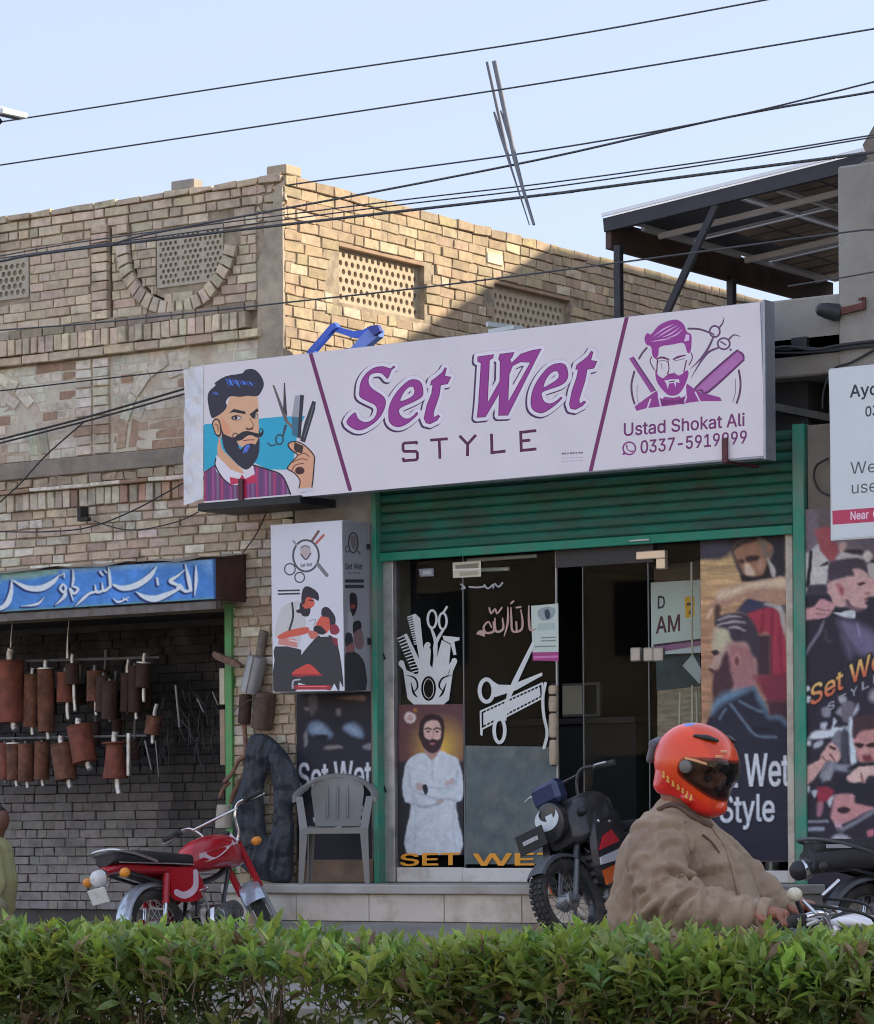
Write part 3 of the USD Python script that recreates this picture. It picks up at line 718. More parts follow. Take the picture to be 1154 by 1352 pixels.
# cartoon barber
k = 0.148; z = Z(260, 480, k)
A.add(z([(60, 548), (82, 540), (300, 520), (560, 490), (760, 472), (965, 468), (900, 600), (860, 880), (790, 948), (640, 945), (520, 890), (90, 945), (60, 960)]), (44, 166, 196))
A.add(blob(z([(205, 640), (225, 760), (310, 850), (420, 975), (300, 960), (185, 815)])), (214, 165, 128))
A.add(z([(300, 290), (540, 285), (550, 400), (552, 560), (560, 680), (530, 730), (400, 745), (350, 700), (240, 650), (200, 660), (160, 600), (150, 480), (235, 430), (265, 380)]), (218, 170, 132))
A.add(z([(215, 470), (262, 520), (300, 590), (290, 640), (225, 620)]), (226, 152, 118))
A.add(blob(z([(135, 525), (165, 490), (205, 510), (218, 600), (205, 652), (168, 640), (145, 580)])), (40, 34, 44))
A.add(blob(z([(145, 530), (168, 503), (196, 520), (207, 600), (197, 636), (172, 626), (154, 578)])), (216, 164, 126))
A.add(zline(z, [(165, 540), (185, 555), (190, 600)], 10, k), (130, 80, 60))
A.add(blob(z([(214, 545), (238, 625), (330, 665), (362, 705), (385, 765), (430, 725), (490, 712), (522, 720), (556, 655), (556, 780), (530, 860), (460, 940), (400, 932), (310, 845), (238, 745)]), 3), (46, 43, 58))
A.add(z([(410, 790), (430, 735), (460, 720), (475, 735), (455, 770), (440, 800), (425, 785), (415, 810)]), (84, 112, 200))
A.add(blob(z([(400, 690), (440, 668), (500, 662), (515, 690), (470, 712), (420, 708)])), (226, 160, 132))
A.add(zline(z, [(415, 688), (460, 682), (512, 680)], 8, k), (120, 50, 46))
A.add(blob(z([(325, 668), (400, 612), (450, 602), (490, 610), (560, 622), (592, 585), (588, 640), (540, 662), (490, 640), (450, 645), (395, 684), (340, 688)])), (40, 36, 48))
A.add(ell(z, (342, 645), 26, 28, k, 9), (40, 36, 48)); A.add(ell(z, (572, 605), 22, 28, k, 9), (40, 36, 48))
A.add(zline(z, [(470, 490), (505, 560), (440, 590)], 8, k), (150, 96, 76))
A.add(z([(430, 565), (470, 580), (505, 560), (500, 590), (450, 596)]), (110, 60, 52))
for e in ([(285, 442), (330, 404), (430, 428), (436, 452), (330, 434)], [(468, 455), (538, 398), (552, 422), (486, 474)]): A.add(z(e), (38, 34, 44))
for cx, cy, r in ((352, 484, 46), (515, 468, 32)):
    A.add(ell(z, (cx, cy), r, 24, k), (60, 40, 44)); A.add(ell(z, (cx + 6, cy + 2), r - 12, 15, k), (206, 196, 190)); A.add(ell(z, (cx - 4, cy), 14, 15, k), (40, 34, 40))
hair = blob(z([(95, 300), (112, 245), (165, 195), (160, 172), (260, 112), (400, 88), (430, 58), (480, 48), (525, 60), (572, 110), (598, 180), (580, 240), (540, 290), (450, 288), (380, 298), (300, 292), (258, 340), (268, 380), (235, 430), (150, 485), (125, 470), (105, 390)]), 3)
A.add(hair, (47, 45, 60))
for i in range(9):
    x = 250 + i * 30; A.add(z([(x, 128 + i * 4), (x + 22, 140 + i * 4), (x + 46, 215 - (i % 3) * 14), (x + 18, 176 + (i % 2) * 12)]), (78, 128, 226) if i % 2 else (58, 92, 176))
A.add(zline(z, [(140, 270), (165, 262), (195, 280)], [6, 24, 5], k), (72, 96, 170))
vest = poly(z([(55, 975), (160, 905), (172, 960), (300, 1080), (400, 1085), (520, 1000), (500, 905), (560, 915), (760, 1000), (835, 1165), (500, 1195), (55, 1230)]))
A.add(vest, (122, 62, 112))
for i in range(20):
    x = 58 + i * 39; A.add(poly(z([(x, 860), (x + 16, 860), (x + 19, 1240), (x + 3, 1240)])).intersection(vest), [(176, 62, 104), (92, 70, 108), (158, 82, 140), (120, 112, 132)][i % 4])
A.add(zline(z, [(60, 972), (160, 908)], 9, k), (40, 34, 44)); A.add(zline(z, [(500, 905), (630, 945), (760, 1002), (835, 1165)], 14, k), (40, 34, 44))
A.add(z([(175, 815), (160, 910), (228, 1020), (300, 1078), (302, 1010), (420, 985), (488, 918), (508, 1005), (420, 1040), (408, 985), (300, 945)]), (222, 216, 222))
A.add(zline(z, [(168, 850), (165, 912), (230, 1022), (305, 1085)], 12, k), (40, 34, 44))
A.add(z([(293, 1012), (380, 1030), (402, 988), (430, 1030), (520, 984), (528, 1062), (440, 1072), (448, 1195), (380, 1195), (388, 1064), (300, 1084)]), (198, 46, 84))
A.add(z([(388, 1030), (428, 1030), (436, 1070), (384, 1070)]), (142, 30, 62))
# scissors, comb, razor, hand
for q, c_ in (([(672, 188), (692, 196), (812, 500), (802, 545), (772, 490)], (104, 92, 92)), ([(776, 172), (786, 174), (806, 470), (768, 425)], (66, 58, 64)), ([(795, 520), (815, 512), (942, 660), (922, 676)], (132, 98, 84)), ([(780, 545), (806, 550), (776, 655), (758, 648)], (58, 80, 92))): A.add(z(q), c_)
A.add(ell(z, (736, 678), 40, 50, k, 15), (44, 74, 88)); A.add(zline(z, [(632, 708), (660, 732), (705, 722)], 13, k), (44, 74, 88))
A.add(z([(876, 284), (930, 282), (912, 480), (846, 474)]), (158, 158, 164)); A.add(z([(846, 474), (912, 480), (900, 660), (850, 640)]), (62, 108, 132)); A.add(z([(922, 276), (956, 284), (926, 660), (896, 664)]), (48, 46, 56))
A.add(z([(1030, 332), (1062, 342), (1052, 420), (965, 705), (922, 690), (962, 520)]), (52, 52, 60)); A.add(zline(z, [(1040, 370), (1000, 520), (955, 660)], 8, k), (104, 104, 112))
A.add(blob(z([(812, 708), (880, 690), (960, 722), (1048, 815), (1052, 900), (1034, 1095), (1005, 1145), (905, 1145), (915, 1050), (870, 985), (838, 965), (800, 935), (850, 865), (892, 820), (858, 792), (816, 752)]), 3), (50, 38, 40))
A.add(blob(z([(824, 716), (880, 700), (955, 732), (1038, 822), (1040, 900), (1022, 1090), (998, 1132), (916, 1134), (926, 1050), (880, 978), (842, 955), (814, 930), (860, 870), (905, 818), (866, 782), (828, 745)]), 3), (220, 164, 128))
A.add(z([(870, 700), (950, 735), (940, 800), (880, 790), (865, 760)]), (60, 48, 44)); A.add(ell(z, (918, 955), 42, 34, k), (70, 34, 36))
for q in ([(850, 880), (930, 850), (985, 860)], [(845, 955), (880, 905), (950, 890)], [(905, 818), (955, 800), (1000, 828)]): A.add(zline(z, q, 9, k), (120, 70, 56))
A.add(z([(890, 1115), (1045, 1105), (1050, 1150), (885, 1150)]), (206, 200, 206))
# dividing lines
A.add(stroke([(410, 466.5), (462, 646)], 5.2), (112, 42, 94)); A.add(stroke([(828, 417), (780, 621)], 5.2), (118, 46, 98))
# Set Wet
k1 = 180 / 1154; zb = Z(440, 460, k1); k2 = 190 / 1154; zw = Z(610, 440, k2)
L_S = blob(zb([(526, 158), (496, 185), (462, 258), (430, 230), (400, 210), (350, 210), (310, 232), (300, 290), (332, 340), (400, 385), (436, 420), (446, 470), (420, 545), (380, 602), (320, 652), (240, 692), (170, 682), (110, 622), (182, 540), (210, 592), (260, 622), (310, 615), (352, 580), (370, 520), (350, 480), (290, 450), (226, 412), (220, 360), (230, 290), (270, 220), (340, 165), (420, 150), (482, 168), (508, 148)]), 3)
L_e = blob(zb([(466, 585), (470, 500), (502, 420), (560, 340), (640, 270), (700, 262), (745, 290), (762, 350), (756, 405), (690, 450), (570, 505), (560, 545), (592, 585), (640, 592), (680, 565), (706, 538), (716, 560), (650, 622), (580, 662), (520, 662), (480, 632)]), 3).difference(blob(zb([(568, 442), (600, 372), (640, 330), (676, 328), (686, 368), (670, 402), (620, 430)]), 3))
L_t = poly(zb([(945, 160), (962, 166), (946, 232), (1000, 240), (970, 302), (912, 312), (900, 400), (852, 540), (852, 582), (890, 560), (906, 576), (880, 612), (820, 642), (782, 632), (765, 592), (790, 480), (830, 380), (840, 312), (818, 312), (830, 272), (880, 236), (922, 200)]))
L_W = poly(zw([(124, 186), (258, 168), (250, 200), (224, 215), (214, 400), (207, 552), (300, 385), (304, 230), (290, 207), (302, 165), (420, 150), (408, 185), (388, 212), (398, 235), (470, 165), (560, 135), (640, 122), (598, 205), (370, 660), (290, 662), (297, 490), (190, 672), (118, 678), (130, 560), (150, 240), (122, 226)])).difference(poly(zw([(408, 262), (470, 232), (545, 236), (372, 545), (381, 330)])))
L_e2 = blob(zw([(556, 595), (552, 520), (572, 440), (622, 350), (700, 265), (780, 238), (832, 256), (852, 320), (842, 375), (790, 420), (655, 468), (642, 500), (662, 548), (710, 562), (760, 538), (792, 510), (802, 526), (730, 592), (650, 640), (592, 632)]), 3).difference(blob(zw([(655, 430), (680, 362), (722, 315), (762, 305), (776, 340), (760, 370), (700, 410)]), 3))
L_t2 = poly(zw([(1035, 140), (1054, 150), (1036, 215), (1086, 224), (1060, 282), (1006, 292), (990, 380), (942, 530), (945, 562), (980, 540), (996, 552), (970, 582), (910, 614), (870, 606), (858, 570), (880, 460), (915, 360), (930, 292), (908, 292), (920, 250), (970, 215), (1010, 180)]))
for grp in ([L_S, L_e, L_t], [L_W, L_e2, L_t2]):
    halo = unary_union([g.buffer(4.6) for g in grp])
    A.add(affinity.translate(halo.buffer(1.0), -1.6, 1.4), (74, 46, 84)); A.add(affinity.translate(halo, .3, -.3).buffer(.4), (196, 184, 196)); A.add(halo, (236, 214, 236))
    for g in grp: A.add(g, DPUR); A.add(g.buffer(-1.0), PUR)
for q in ([(708, 812), (704, 795), (602, 802), (590, 816), (592, 860), (602, 872), (700, 872), (713, 886), (713, 930), (700, 944), (597, 951), (590, 925)], [(820, 777), (970, 765)], [(897, 772), (903, 935)]):
    A.add(stroke(zb(q), 3.8, False, "flat"), (88, 30, 70))
for q in ([(-20, 822), (45, 890), (44, 985)], [(112, 815), (45, 890)], [(236, 806), (240, 958), (350, 945)], [(596, 780), (470, 795), (476, 940), (598, 928)], [(474, 864), (548, 857)]):
    A.add(stroke(zw(q), 3.9, False, "flat"), (88, 30, 70))
for y, c_, w in ((966, (120, 96, 120), 2.3), (1002, (190, 150, 188), .9), (1028, (190, 150, 188), .9)):
    for j in range(8): A.add(stroke(zw([(800 + j * 22, y - j * 1.2), (800 + j * 22 + 18 - (j % 3) * 3, y - j * 1.2 - 1)]), w, False, "flat"), c_)
# emblem on the right
kd = 190 / 1154; zd = Z(820, 410, kd)
for q, w in (([(106, 490), (84, 590), (90, 680), (108, 745)], 17), ([(145, 385), (172, 340), (206, 300)], 16), ([(540, 145), (630, 150), (712, 178)], 16), ([(945, 480), (958, 580), (950, 670), (928, 740)], 17), ([(130, 600), (128, 690), (140, 745)], 4), ([(920, 550), (916, 660), (896, 735)], 5)): A.add(zline(zd, q, w, kd), (96, 60, 94))
A.add(zd([(64, 386), (100, 367), (280, 640), (240, 660)]), (150, 72, 140)); A.add(zline(zd, [(105, 385), (275, 640)], 10, kd), (86, 44, 84)); A.add(zline(zd, [(190, 480), (262, 600)], 5, kd), (222, 196, 220))
A.add(blob(zd([(590, 615), (900, 335), (945, 322), (985, 350), (990, 395), (965, 425), (705, 660), (640, 650)]), 4), (104, 46, 98)); A.add(blob(zd([(612, 616), (905, 352), (945, 340), (972, 362), (975, 390), (955, 412), (702, 640), (650, 632)]), 4), (170, 104, 162))
for i in range(22):
    t = i / 22; A.add(zline(zd, [(640 + 260 * t, 612 - 232 * t), (692 + 258 * t, 640 - 230 * t)], 4, kd), (196, 140, 188))
for q, w in (([(742, 210), (700, 300), (640, 385), (556, 470)], [15, 20, 16, 4]), ([(776, 300), (700, 335), (640, 410), (562, 538)], [15, 20, 16, 4]), ([(790, 135), (815, 100), (826, 58)], [15, 12, 5]), ([(868, 228), (905, 196), (956, 208)], [15, 12, 5])): A.add(zline(zd, q, w, kd), (104, 70, 104))
A.add(ell(zd, (752, 168), 48, 52, kd, 15), (104, 70, 104)); A.add(ell(zd, (824, 266), 56, 52, kd, 15), (104, 70, 104)); A.add(zline(zd, [(800, 250), (840, 275)], 12, kd), (104, 70, 104)); A.add(zline(zd, [(725, 180), (745, 195)], 12, kd), (104, 70, 104)); A.add(ell(zd, (878, 314), 10, 10, kd), (104, 70, 104))
suit = poly(zd([(124, 806), (108, 770), (270, 652), (300, 640), (330, 690), (420, 700), (500, 680), (528, 585), (620, 650), (795, 696), (808, 726), (640, 727), (560, 737), (500, 747), (400, 762), (300, 772), (200, 784)]))
A.add(suit, (148, 62, 138))
for q in ([(208, 792), (236, 712)], [(596, 655), (632, 728)], [(300, 690), (320, 772)], [(525, 690), (505, 745)]): A.add(zline(zd, q, 12, kd), (226, 206, 226))
A.add(zd([(290, 636), (350, 690), (330, 710), (298, 690)]), (232, 214, 232)); A.add(zd([(520, 590), (525, 680), (480, 700), (470, 680)]), (232, 214, 232))
A.add(zd([(318, 712), (400, 722), (412, 705), (430, 722), (505, 700), (510, 752), (430, 742), (412, 755), (400, 744), (326, 772)]), (122, 44, 114))
A.add(blob(zd([(275, 475), (300, 522), (340, 542), (360, 522), (400, 505), (430, 505), (465, 520), (500, 500), (530, 478), (542, 510), (512, 600), (470, 662), (420, 684), (370, 672), (312, 612), (280, 550)]), 3), PUR)
A.add(zd([(346, 562), (400, 552), (464, 550), (470, 580), (440, 574), (440, 620), (425, 580), (385, 584), (375, 630), (362, 582)]), (234, 214, 232)); A.add(zline(zd, [(385, 572), (430, 566)], 9, kd), (90, 36, 84))
for q, w in (([(284, 392), (325, 376), (382, 392)], [8, 17, 12]), ([(420, 392), (460, 372), (518, 358)], [12, 17, 8]), ([(376, 400), (384, 470), (372, 505)], 9), ([(372, 505), (400, 516), (432, 500)], 8), ([(246, 372), (234, 412), (268, 475)], 9), ([(562, 340), (572, 382), (545, 436)], 9), ([(292, 400), (286, 490)], 11), ([(524, 400), (504, 492)], 10), ([(300, 408), (340, 400), (375, 412)], 5), ([(425, 405), (470, 395), (510, 385)], 5), ([(320, 420), (330, 470)], 4)): A.add(zline(zd, q, w, kd), DPUR)
A.add(blob(zd([(188, 222), (210, 180), (242, 190), (300, 122), (380, 82), (450, 74), (502, 110), (528, 170), (562, 192), (566, 260), (556, 332), (530, 336), (502, 262), (420, 272), (312, 292), (302, 345), (282, 388), (252, 362), (240, 292), (202, 272)]), 3), PUR)
for q in ([(255, 210), (340, 150), (420, 110)], [(290, 215), (370, 165), (450, 120)], [(330, 215), (400, 185), (470, 135)], [(370, 220), (440, 195), (492, 150)], [(240, 250), (330, 235), (400, 225)]): A.add(zline(zd, q, [2, 10, 2], kd), (228, 190, 224))
A.add(zd([(520, 190), (548, 195), (545, 240), (505, 250)]), (228, 190, 224))
A.add(words("Ustad Shokat Ali", (824, 575.5), (983, 562), 16.5, False).buffer(.35), (116, 48, 104))
A.add(words("0337-5919999", (846, 598.5), (986, 584.8), 16.5, False).buffer(.35), (116, 48, 104))
A.add(ell(zd, (66, 1105), 56, 56, kd, 13), (132, 52, 120)); A.add(zd([(10, 1160), (22, 1120), (50, 1150)]), (132, 52, 120)); A.add(zline(zd, [(45, 1082), (50, 1110), (72, 1128), (92, 1128)], [14, 9, 9, 14], kd), (132, 52, 120))
sign.part("printed_face", A.mb(frontmap(SY)), printm)
# the loose silver strip at its left end
rows = 14; pts = []
for j in range(rows + 1):
    for i in range(7):
        px, py = 243 + 25.3 * i / 6, 488.5 - 6 * i / 6 + (179 - 0.5 * i) * j / rows
        p = onY(px, py, SY - .004); p[1] += 0.020 * (meshkit.noise([i * 0.9, j * 1.7, 0.3]) - 0.5) * (0 if i == 6 else 1.6); pts.append(p)
ff = [t for j in range(rows) for i in range(6) for t in ((j * 7 + i, j * 7 + i + 1, (j + 1) * 7 + i + 1), (j * 7 + i, (j + 1) * 7 + i + 1, (j + 1) * 7 + i))]
sign.part("edge_strip", (np.array(pts), np.array(ff)), M("strip_film", (0.66, 0.66, 0.68), .3, .15, var=.12, scale=9))
# brackets
redm = M("bracket_maroon", (0.10, 0.02, 0.03), .55, var=.2)
blackm = M("black_steel", (0.02, 0.02, 0.022), .5, .2, var=.2)
def rect(th, name, px0, px1, py0, py1, Y, d, mat, slope=-0.09, parent=None, b=.003):
    a, c = onY(px0, py0, Y), onY(px1, py1 , Y)
    return th.part(name, MB().cbox(a[0], c[0], Y, Y + d, min(a[2], c[2]), max(a[2], c[2]), b), mat, parent=parent)
p0, p1 = onY(262, 664, SY - .02), onY(397, 661, SY - .02)
br = sign.part("bracket", MB().cbox(p0[0], p1[0], SY - .03, SY + .42, p0[2] - .065, p0[2] - .005, .004), blackm)
p0 = onY(318, 632, SY - .02); sign.part("clamp", MB().cbox(p0[0] - .022, p0[0] + .022, SY - .03, SY - .008, p0[2] - .17, p0[2], .003), redm)
p0 = onY(957, 578, SY - .02); sign.part("clamp", MB().cbox(p0[0] - .02, p0[0] + .02, SY - .03, SY - .008, p0[2] - .155, p0[2], .003).cbox(p0[0] - .02, p0[0] + .02, SY - .03, SY + .42, p0[2] - .17, p0[2] - .15, .003), redm)
sign.part("bracket", MB().bar((x0 + .6, SY + .12, z0 + .9), (x0 + .6, 0.25, z0 + .9), .05, .05).bar((x1 - .4, SY + .12, z0 + .85), (x1 - .4, 0.25, z0 + .85), .05, .05), blackm)

# --- the two-sided lit box on the pillar
LY = -0.35
ke = 240 / 1154; ze = Z(300, 660, ke)
fq = [(357, 693), (451.5, 687), (455, 912.5), (360.5, 913.5)]
fp = onY_many(fq, LY); lx0, lx1, lz0, lz1 = fp[[0, 3], 0].mean(), fp[[1, 2], 0].mean(), fp[[2, 3], 2].mean(), fp[[0, 1], 2].mean()
lb = Thing("poster_box", "white poster box on the shop pillar showing a barber trimming a seated client", "sign", (lx0, LY, lz0))
lb.part("case", MB().cbox(lx0, lx1, LY + .004, -0.002, lz0, lz1, .003), M("box_edge", (0.45, 0.45, 0.46), .5))
o = Polygon(fq).buffer(-.3); B = Art(o); B.add(o, (208, 208, 214))
SK, DK = (206, 92, 74), (52, 52, 58)
B.add(ell(ze, (500, 355), 88, 106, ke, 13), (78, 76, 82)); B.add(blob(ze([(465, 300), (490, 288), (525, 300), (530, 345), (500, 382), (468, 345)])), (182, 168, 168)); B.add(zline(ze, [(468, 345), (500, 378), (530, 340)], 9, ke), (90, 70, 76)); B.add(zline(ze, [(470, 305), (495, 290), (524, 302)], 7, ke), (110, 96, 98))
B.add(words("Set Wet", ze([(465, 428)])[0], ze([(540, 420)])[0], 4.6), (60, 56, 60))
for q, w, c_ in (([(540, 258), (580, 200)], 17, (120, 84, 84)), ([(565, 275), (612, 225)], 16, (182, 96, 90)), ([(575, 408), (632, 478)], 24, (120, 118, 122)), ([(420, 262), (440, 285)], 15, (150, 148, 152))): B.add(zline(ze, q, w, ke, False), c_)
for c0, rx, ry in (((398, 440), 38, 40), ((460, 492), 35, 36)): B.add(ell(ze, c0, rx, ry, ke, 9), (92, 84, 92))
for y in (577, 598):
    for j in range(6): B.add(zline(ze, [(325 + j * 23, y - j * .6), (325 + j * 23 + 17, y - j * .6)], 11, ke, False), (58, 56, 60))
B.add(blob(ze([(460, 640), (400, 652), (345, 688), (312, 780), (302, 850), (330, 885), (450, 935), (470, 860), (500, 790), (492, 740), (440, 700)]), 3), (196, 192, 190))
B.add(ze([(330, 872), (440, 886), (446, 938), (322, 918)]), (202, 134, 126)); B.add(zline(ze, [(395, 890), (440, 900)], 8, ke), (224, 206, 200))
B.add(blob(ze([(318, 868), (380, 832), (490, 808), (520, 818), (500, 850), (400, 872), (340, 884)]), 3), SK)
B.add(zline(ze, [(412, 655), (418, 740), (395, 825)], 13, ke), (46, 44, 50)); B.add(ze([(438, 700), (465, 690), (465, 720), (440, 715)]), (40, 38, 44))
B.add(blob(ze([(478, 625), (520, 612), (552, 640), (552, 668), (525, 692), (482, 700)])), SK)
B.add(blob(ze([(464, 650), (492, 690), (528, 688), (518, 735), (482, 738), (460, 702)]), 3), (42, 36, 46)); B.add(blob(ze([(478, 572), (512, 548), (575, 588), (580, 640), (552, 628), (505, 618), (490, 660), (470, 655)]), 3), (44, 38, 50)); B.add(zline(ze, [(520, 636), (545, 640)], 8, ke), (60, 30, 34))
B.add(blob(ze([(305, 930), (450, 945), (470, 985), (440, 1212), (290, 1212), (300, 1020)]), 2), DK)
B.add(blob(ze([(585, 860), (650, 858), (700, 915), (732, 1100), (722, 1210), (560, 1190), (415, 1140), (432, 1060), (470, 985), (552, 885)]), 3), DK)
B.add(ze([(585, 850), (640, 845), (645, 868), (590, 870)]), (206, 204, 206))
B.add(blob(ze([(560, 800), (600, 735), (640, 738), (655, 800), (632, 845), (590, 835)])), SK); B.add(blob(ze([(552, 805), (590, 800), (628, 838), (600, 856), (552, 835)])), (44, 36, 44)); B.add(blob(ze([(603, 690), (640, 682), (685, 740), (684, 795), (655, 806), (645, 748), (600, 738)]), 3), (46, 40, 52))
B.add(blob(ze([(655, 800), (690, 790), (714, 830), (690, 856), (655, 845)])), (142, 48, 66)); B.add(ze([(665, 870), (700, 880), (705, 935), (672, 910)]), (128, 46, 60))
B.add(zline(ze, [(520, 770), (560, 760), (548, 800)], 6, ke), (150, 150, 154)); B.add(blob(ze([(512, 830), (560, 836), (580, 860), (540, 884), (518, 860)])), (198, 110, 98))
B.add(blob(ze([(415, 1095), (470, 1060), (520, 1042), (575, 1088), (578, 1112), (430, 1120)]), 3), (206, 74, 66)); B.add(zline(ze, [(415, 1112), (600, 1112)], 12, ke), (158, 52, 56)); B.add(zline(ze, [(440, 1190), (645, 1190)], 30, ke, False), (166, 52, 60)); B.add(zline(ze, [(455, 1185), (630, 1185)], 6, ke, False), (224, 120, 120))
B.add(zline(ze, [(415, 1195), (420, 1150), (460, 1140)], 11, ke), (176, 176, 180)); B.add(ze([(655, 1212), (680, 1165), (702, 1212)]), (214, 214, 220)); B.add(ze([(715, 1150), (740, 1200), (740, 1212), (712, 1212)]), (200, 200, 206))
lb.part("printed_face", B.mb(frontmap(LY)), printm)
sq = [(452.5, 688), (486.5, 690), (489.5, 911), (456, 912.5)]
o = Polygon(sq); S = Art(o); S.add(o, (150, 150, 156))
S.add(ell(ze, (800, 272), 34, 68, ke, 9), (64, 60, 64)); S.add(blob(ze([(782, 240), (805, 225), (822, 255), (815, 300), (795, 310)])), (120, 112, 114)); S.add(ell(ze, (765, 312), 16, 22, ke, 6), (60, 56, 60)); S.add(zline(ze, [(818, 310), (845, 345)], 8, ke), (80, 76, 80))
S.add(words("Set Wet", ze([(748, 440)])[0], ze([(860, 440)])[0], 7.5), (52, 48, 52))
S.add(words("STYLE", ze([(768, 470)])[0], ze([(845, 470)])[0], 2.4), (92, 90, 94))
for y in (515, 550):
    for j in range(4): S.add(zline(ze, [(757 + j * 27, y), (757 + j * 27 + 21, y)], 22, ke, False), (62, 60, 64))
S.add(blob(ze([(778, 605), (800, 588), (822, 610), (826, 680), (800, 740), (782, 700)]), 3), (48, 42, 50)); S.add(ze([(782, 665), (815, 665), (808, 690), (785, 690)]), (150, 72, 62))
S.add(blob(ze([(765, 720), (790, 720), (805, 800), (800, 860), (770, 850)]), 2), (176, 174, 176)); S.add(blob(ze([(752, 850), (790, 850), (800, 940), (752, 930)]), 2), DK)
S.add(blob(ze([(800, 780), (845, 770), (850, 820), (805, 860)]), 3), (46, 42, 50)); S.add(blob(ze([(805, 850), (850, 820), (868, 900), (850, 950), (812, 930)]), 3), (126, 100, 102)); S.add(blob(ze([(750, 975), (810, 965), (860, 1010), (880, 1080), (880, 1212), (748, 1212)]), 2), DK); S.add(blob(ze([(755, 935), (800, 910), (805, 960), (756, 965)])), (150, 96, 92))
lb.part("printed_side", S.mb(lambda p: onX_many(p, lx1 + .003)), printm)
lb.part("hinge", MB().cbox(lx1 + .005, lx1 + .02, -0.06, -0.03, lz0 + .35, lz0 + .40, .003).cbox(lx1 + .005, lx1 + .02, -.06, -.03, lz1 - .2, lz1 - .16, .003), blackm)

# --- dark poster on the pillar below
kk = 240 / 1119; zk = Z(300, 900, kk)
Ph = Photo((391.5, 914), (489.5, 912), (491, 1134), (392.5, 1136), 110, 250, (40, 40, 50))
Ph.add(zk([(420, 70), (880, 70), (880, 200), (430, 210)]), (50, 48, 54), 4)
for q in ([(495, 300), (510, 255), (560, 240), (620, 280), (648, 325), (625, 350), (570, 330), (520, 330)], [(708, 290), (740, 255), (790, 252), (832, 295), (835, 345), (790, 345), (745, 320)]):
    Ph.add(blob(zk(q)), (112, 132, 156), 2.5); Ph.add(affinity.scale(blob(zk(q)), .5, .45), (142, 160, 180), 3)
for q, c_ in (([(540, 330), (620, 330), (600, 365), (560, 350)], (30, 30, 40)), ([(470, 330), (490, 300), (495, 380), (475, 400)], (128, 126, 128)), ([(600, 405), (640, 390), (700, 395), (705, 412), (605, 420)], (132, 126, 124)), ([(500, 95), (545, 80), (560, 150), (530, 205), (510, 200)], (92, 88, 90)), ([(690, 95), (830, 85), (840, 120), (700, 105)], (130, 104, 92)), ([(672, 170), (695, 165), (700, 210), (670, 205)], (120, 116, 118)), ([(835, 395), (885, 380), (888, 420), (840, 415)], (120, 120, 124)), ([(480, 160), (500, 160), (500, 178), (480, 178)], (130, 128, 130))): Ph.add(blob(zk(q)), c_, 1.5)
wt = words("Set Wet", (394.5, 1044), (489.5, 1040), 36, False).buffer(.8)
st = words("Style", (414, 1088), (482, 1086), 31, False).buffer(.8)
Ph.add(affinity.translate(unary_union([wt, st]).buffer(1.0), .6, .8), (22, 22, 30), .8); Ph.add(unary_union([wt, st]), (196, 200, 206), .7)
Ph.grain(.10)
single("poster", Ph.mb(frontmap(-0.006)), matt, "dark barber poster with white Set Wet lettering behind the grey plastic chair", "poster")
single("brown_tile", MB().cbox(-1.73, -1.005, -0.012, -0.001, 0.875, 1.045, .003), M("brown_tile", (0.19, 0.125, 0.08), .6, var=.25, scale=8, dirt=((0.1, .07, .05), .5, 6)), "brown tile skirting at the foot of the pillar behind the grey chair", "skirting")

# --- stickers on the left glass
GS = GY - 0.009
kn = 270 / 1154; zn = Z(490, 690, kn); zq = Z(490, 900, kn)
crown = unary_union([poly(zn([(160, 805), (185, 790), (200, 832), (265, 862), (300, 690), (318, 678), (338, 720), (332, 800), (352, 832), (400, 662), (450, 690), (440, 800), (466, 768), (486, 786), (462, 840), (440, 1000), (410, 1026), (240, 1026), (206, 992), (182, 832)])),
    poly(zn([(186, 632), (202, 626), (310, 850), (285, 870)])), poly(zn([(232, 520), (250, 514), (277, 540), (304, 800), (282, 830)])),
    ell(zn, (345, 545), 31, 56, kn, 13), ell(zn, (405, 556), 28, 52, kn, 13), zline(zn, [(410, 505), (428, 476)], 12, kn), zline(zn, [(338, 590), (366, 690), (352, 840)], [12, 20, 14], kn), zline(zn, [(412, 598), (362, 692), (366, 800)], [12, 20, 10], kn),
    poly(zn([(404, 638), (500, 648), (498, 664), (470, 672), (482, 746), (466, 748), (450, 684), (410, 662)])), ell(zn, (320, 690), 16, 16, kn), ell(zn, (172, 795), 16, 18, kn), ell(zn, (470, 782), 16, 18, kn)])
for i in range(13):
    t = i / 12; crown = crown.union(zline(zn, [(150 + 92 * t, 655 + 205 * t), (192 + 96 * t, 636 + 214 * t)], 7, kn, False))
    crown = crown.union(zline(zn, [(206 + 40 * t, 535 + 150 * t), (246 + 34 * t, 520 + 160 * t)], 7, kn, False))
crown = crown.difference(ell(zn, (325, 936), 42, 70, kn)).union(ell(zn, (325, 936), 30, 56, kn, 3))
for q in ([(200, 860), (250, 880), (262, 930), (235, 960)], [(225, 900), (240, 960), (262, 985)], [(455, 860), (402, 880), (385, 925), (412, 955)], [(425, 905), (405, 960), (385, 985)], [(430, 870), (445, 830)]): crown = crown.difference(zline(zn, q, [3, 13, 4], kn))
AS = MB().prism(crown, lambda p, h: onY_many(p, GS) - np.array([0, h, 0]), 0.002)
single("window_sticker", AS, M("sticker_white", (0.66, 0.69, 0.67), .55, var=.06, scale=12), "white window sticker of combs, scissors and spray bottle in a crown-shaped pot", "sticker")
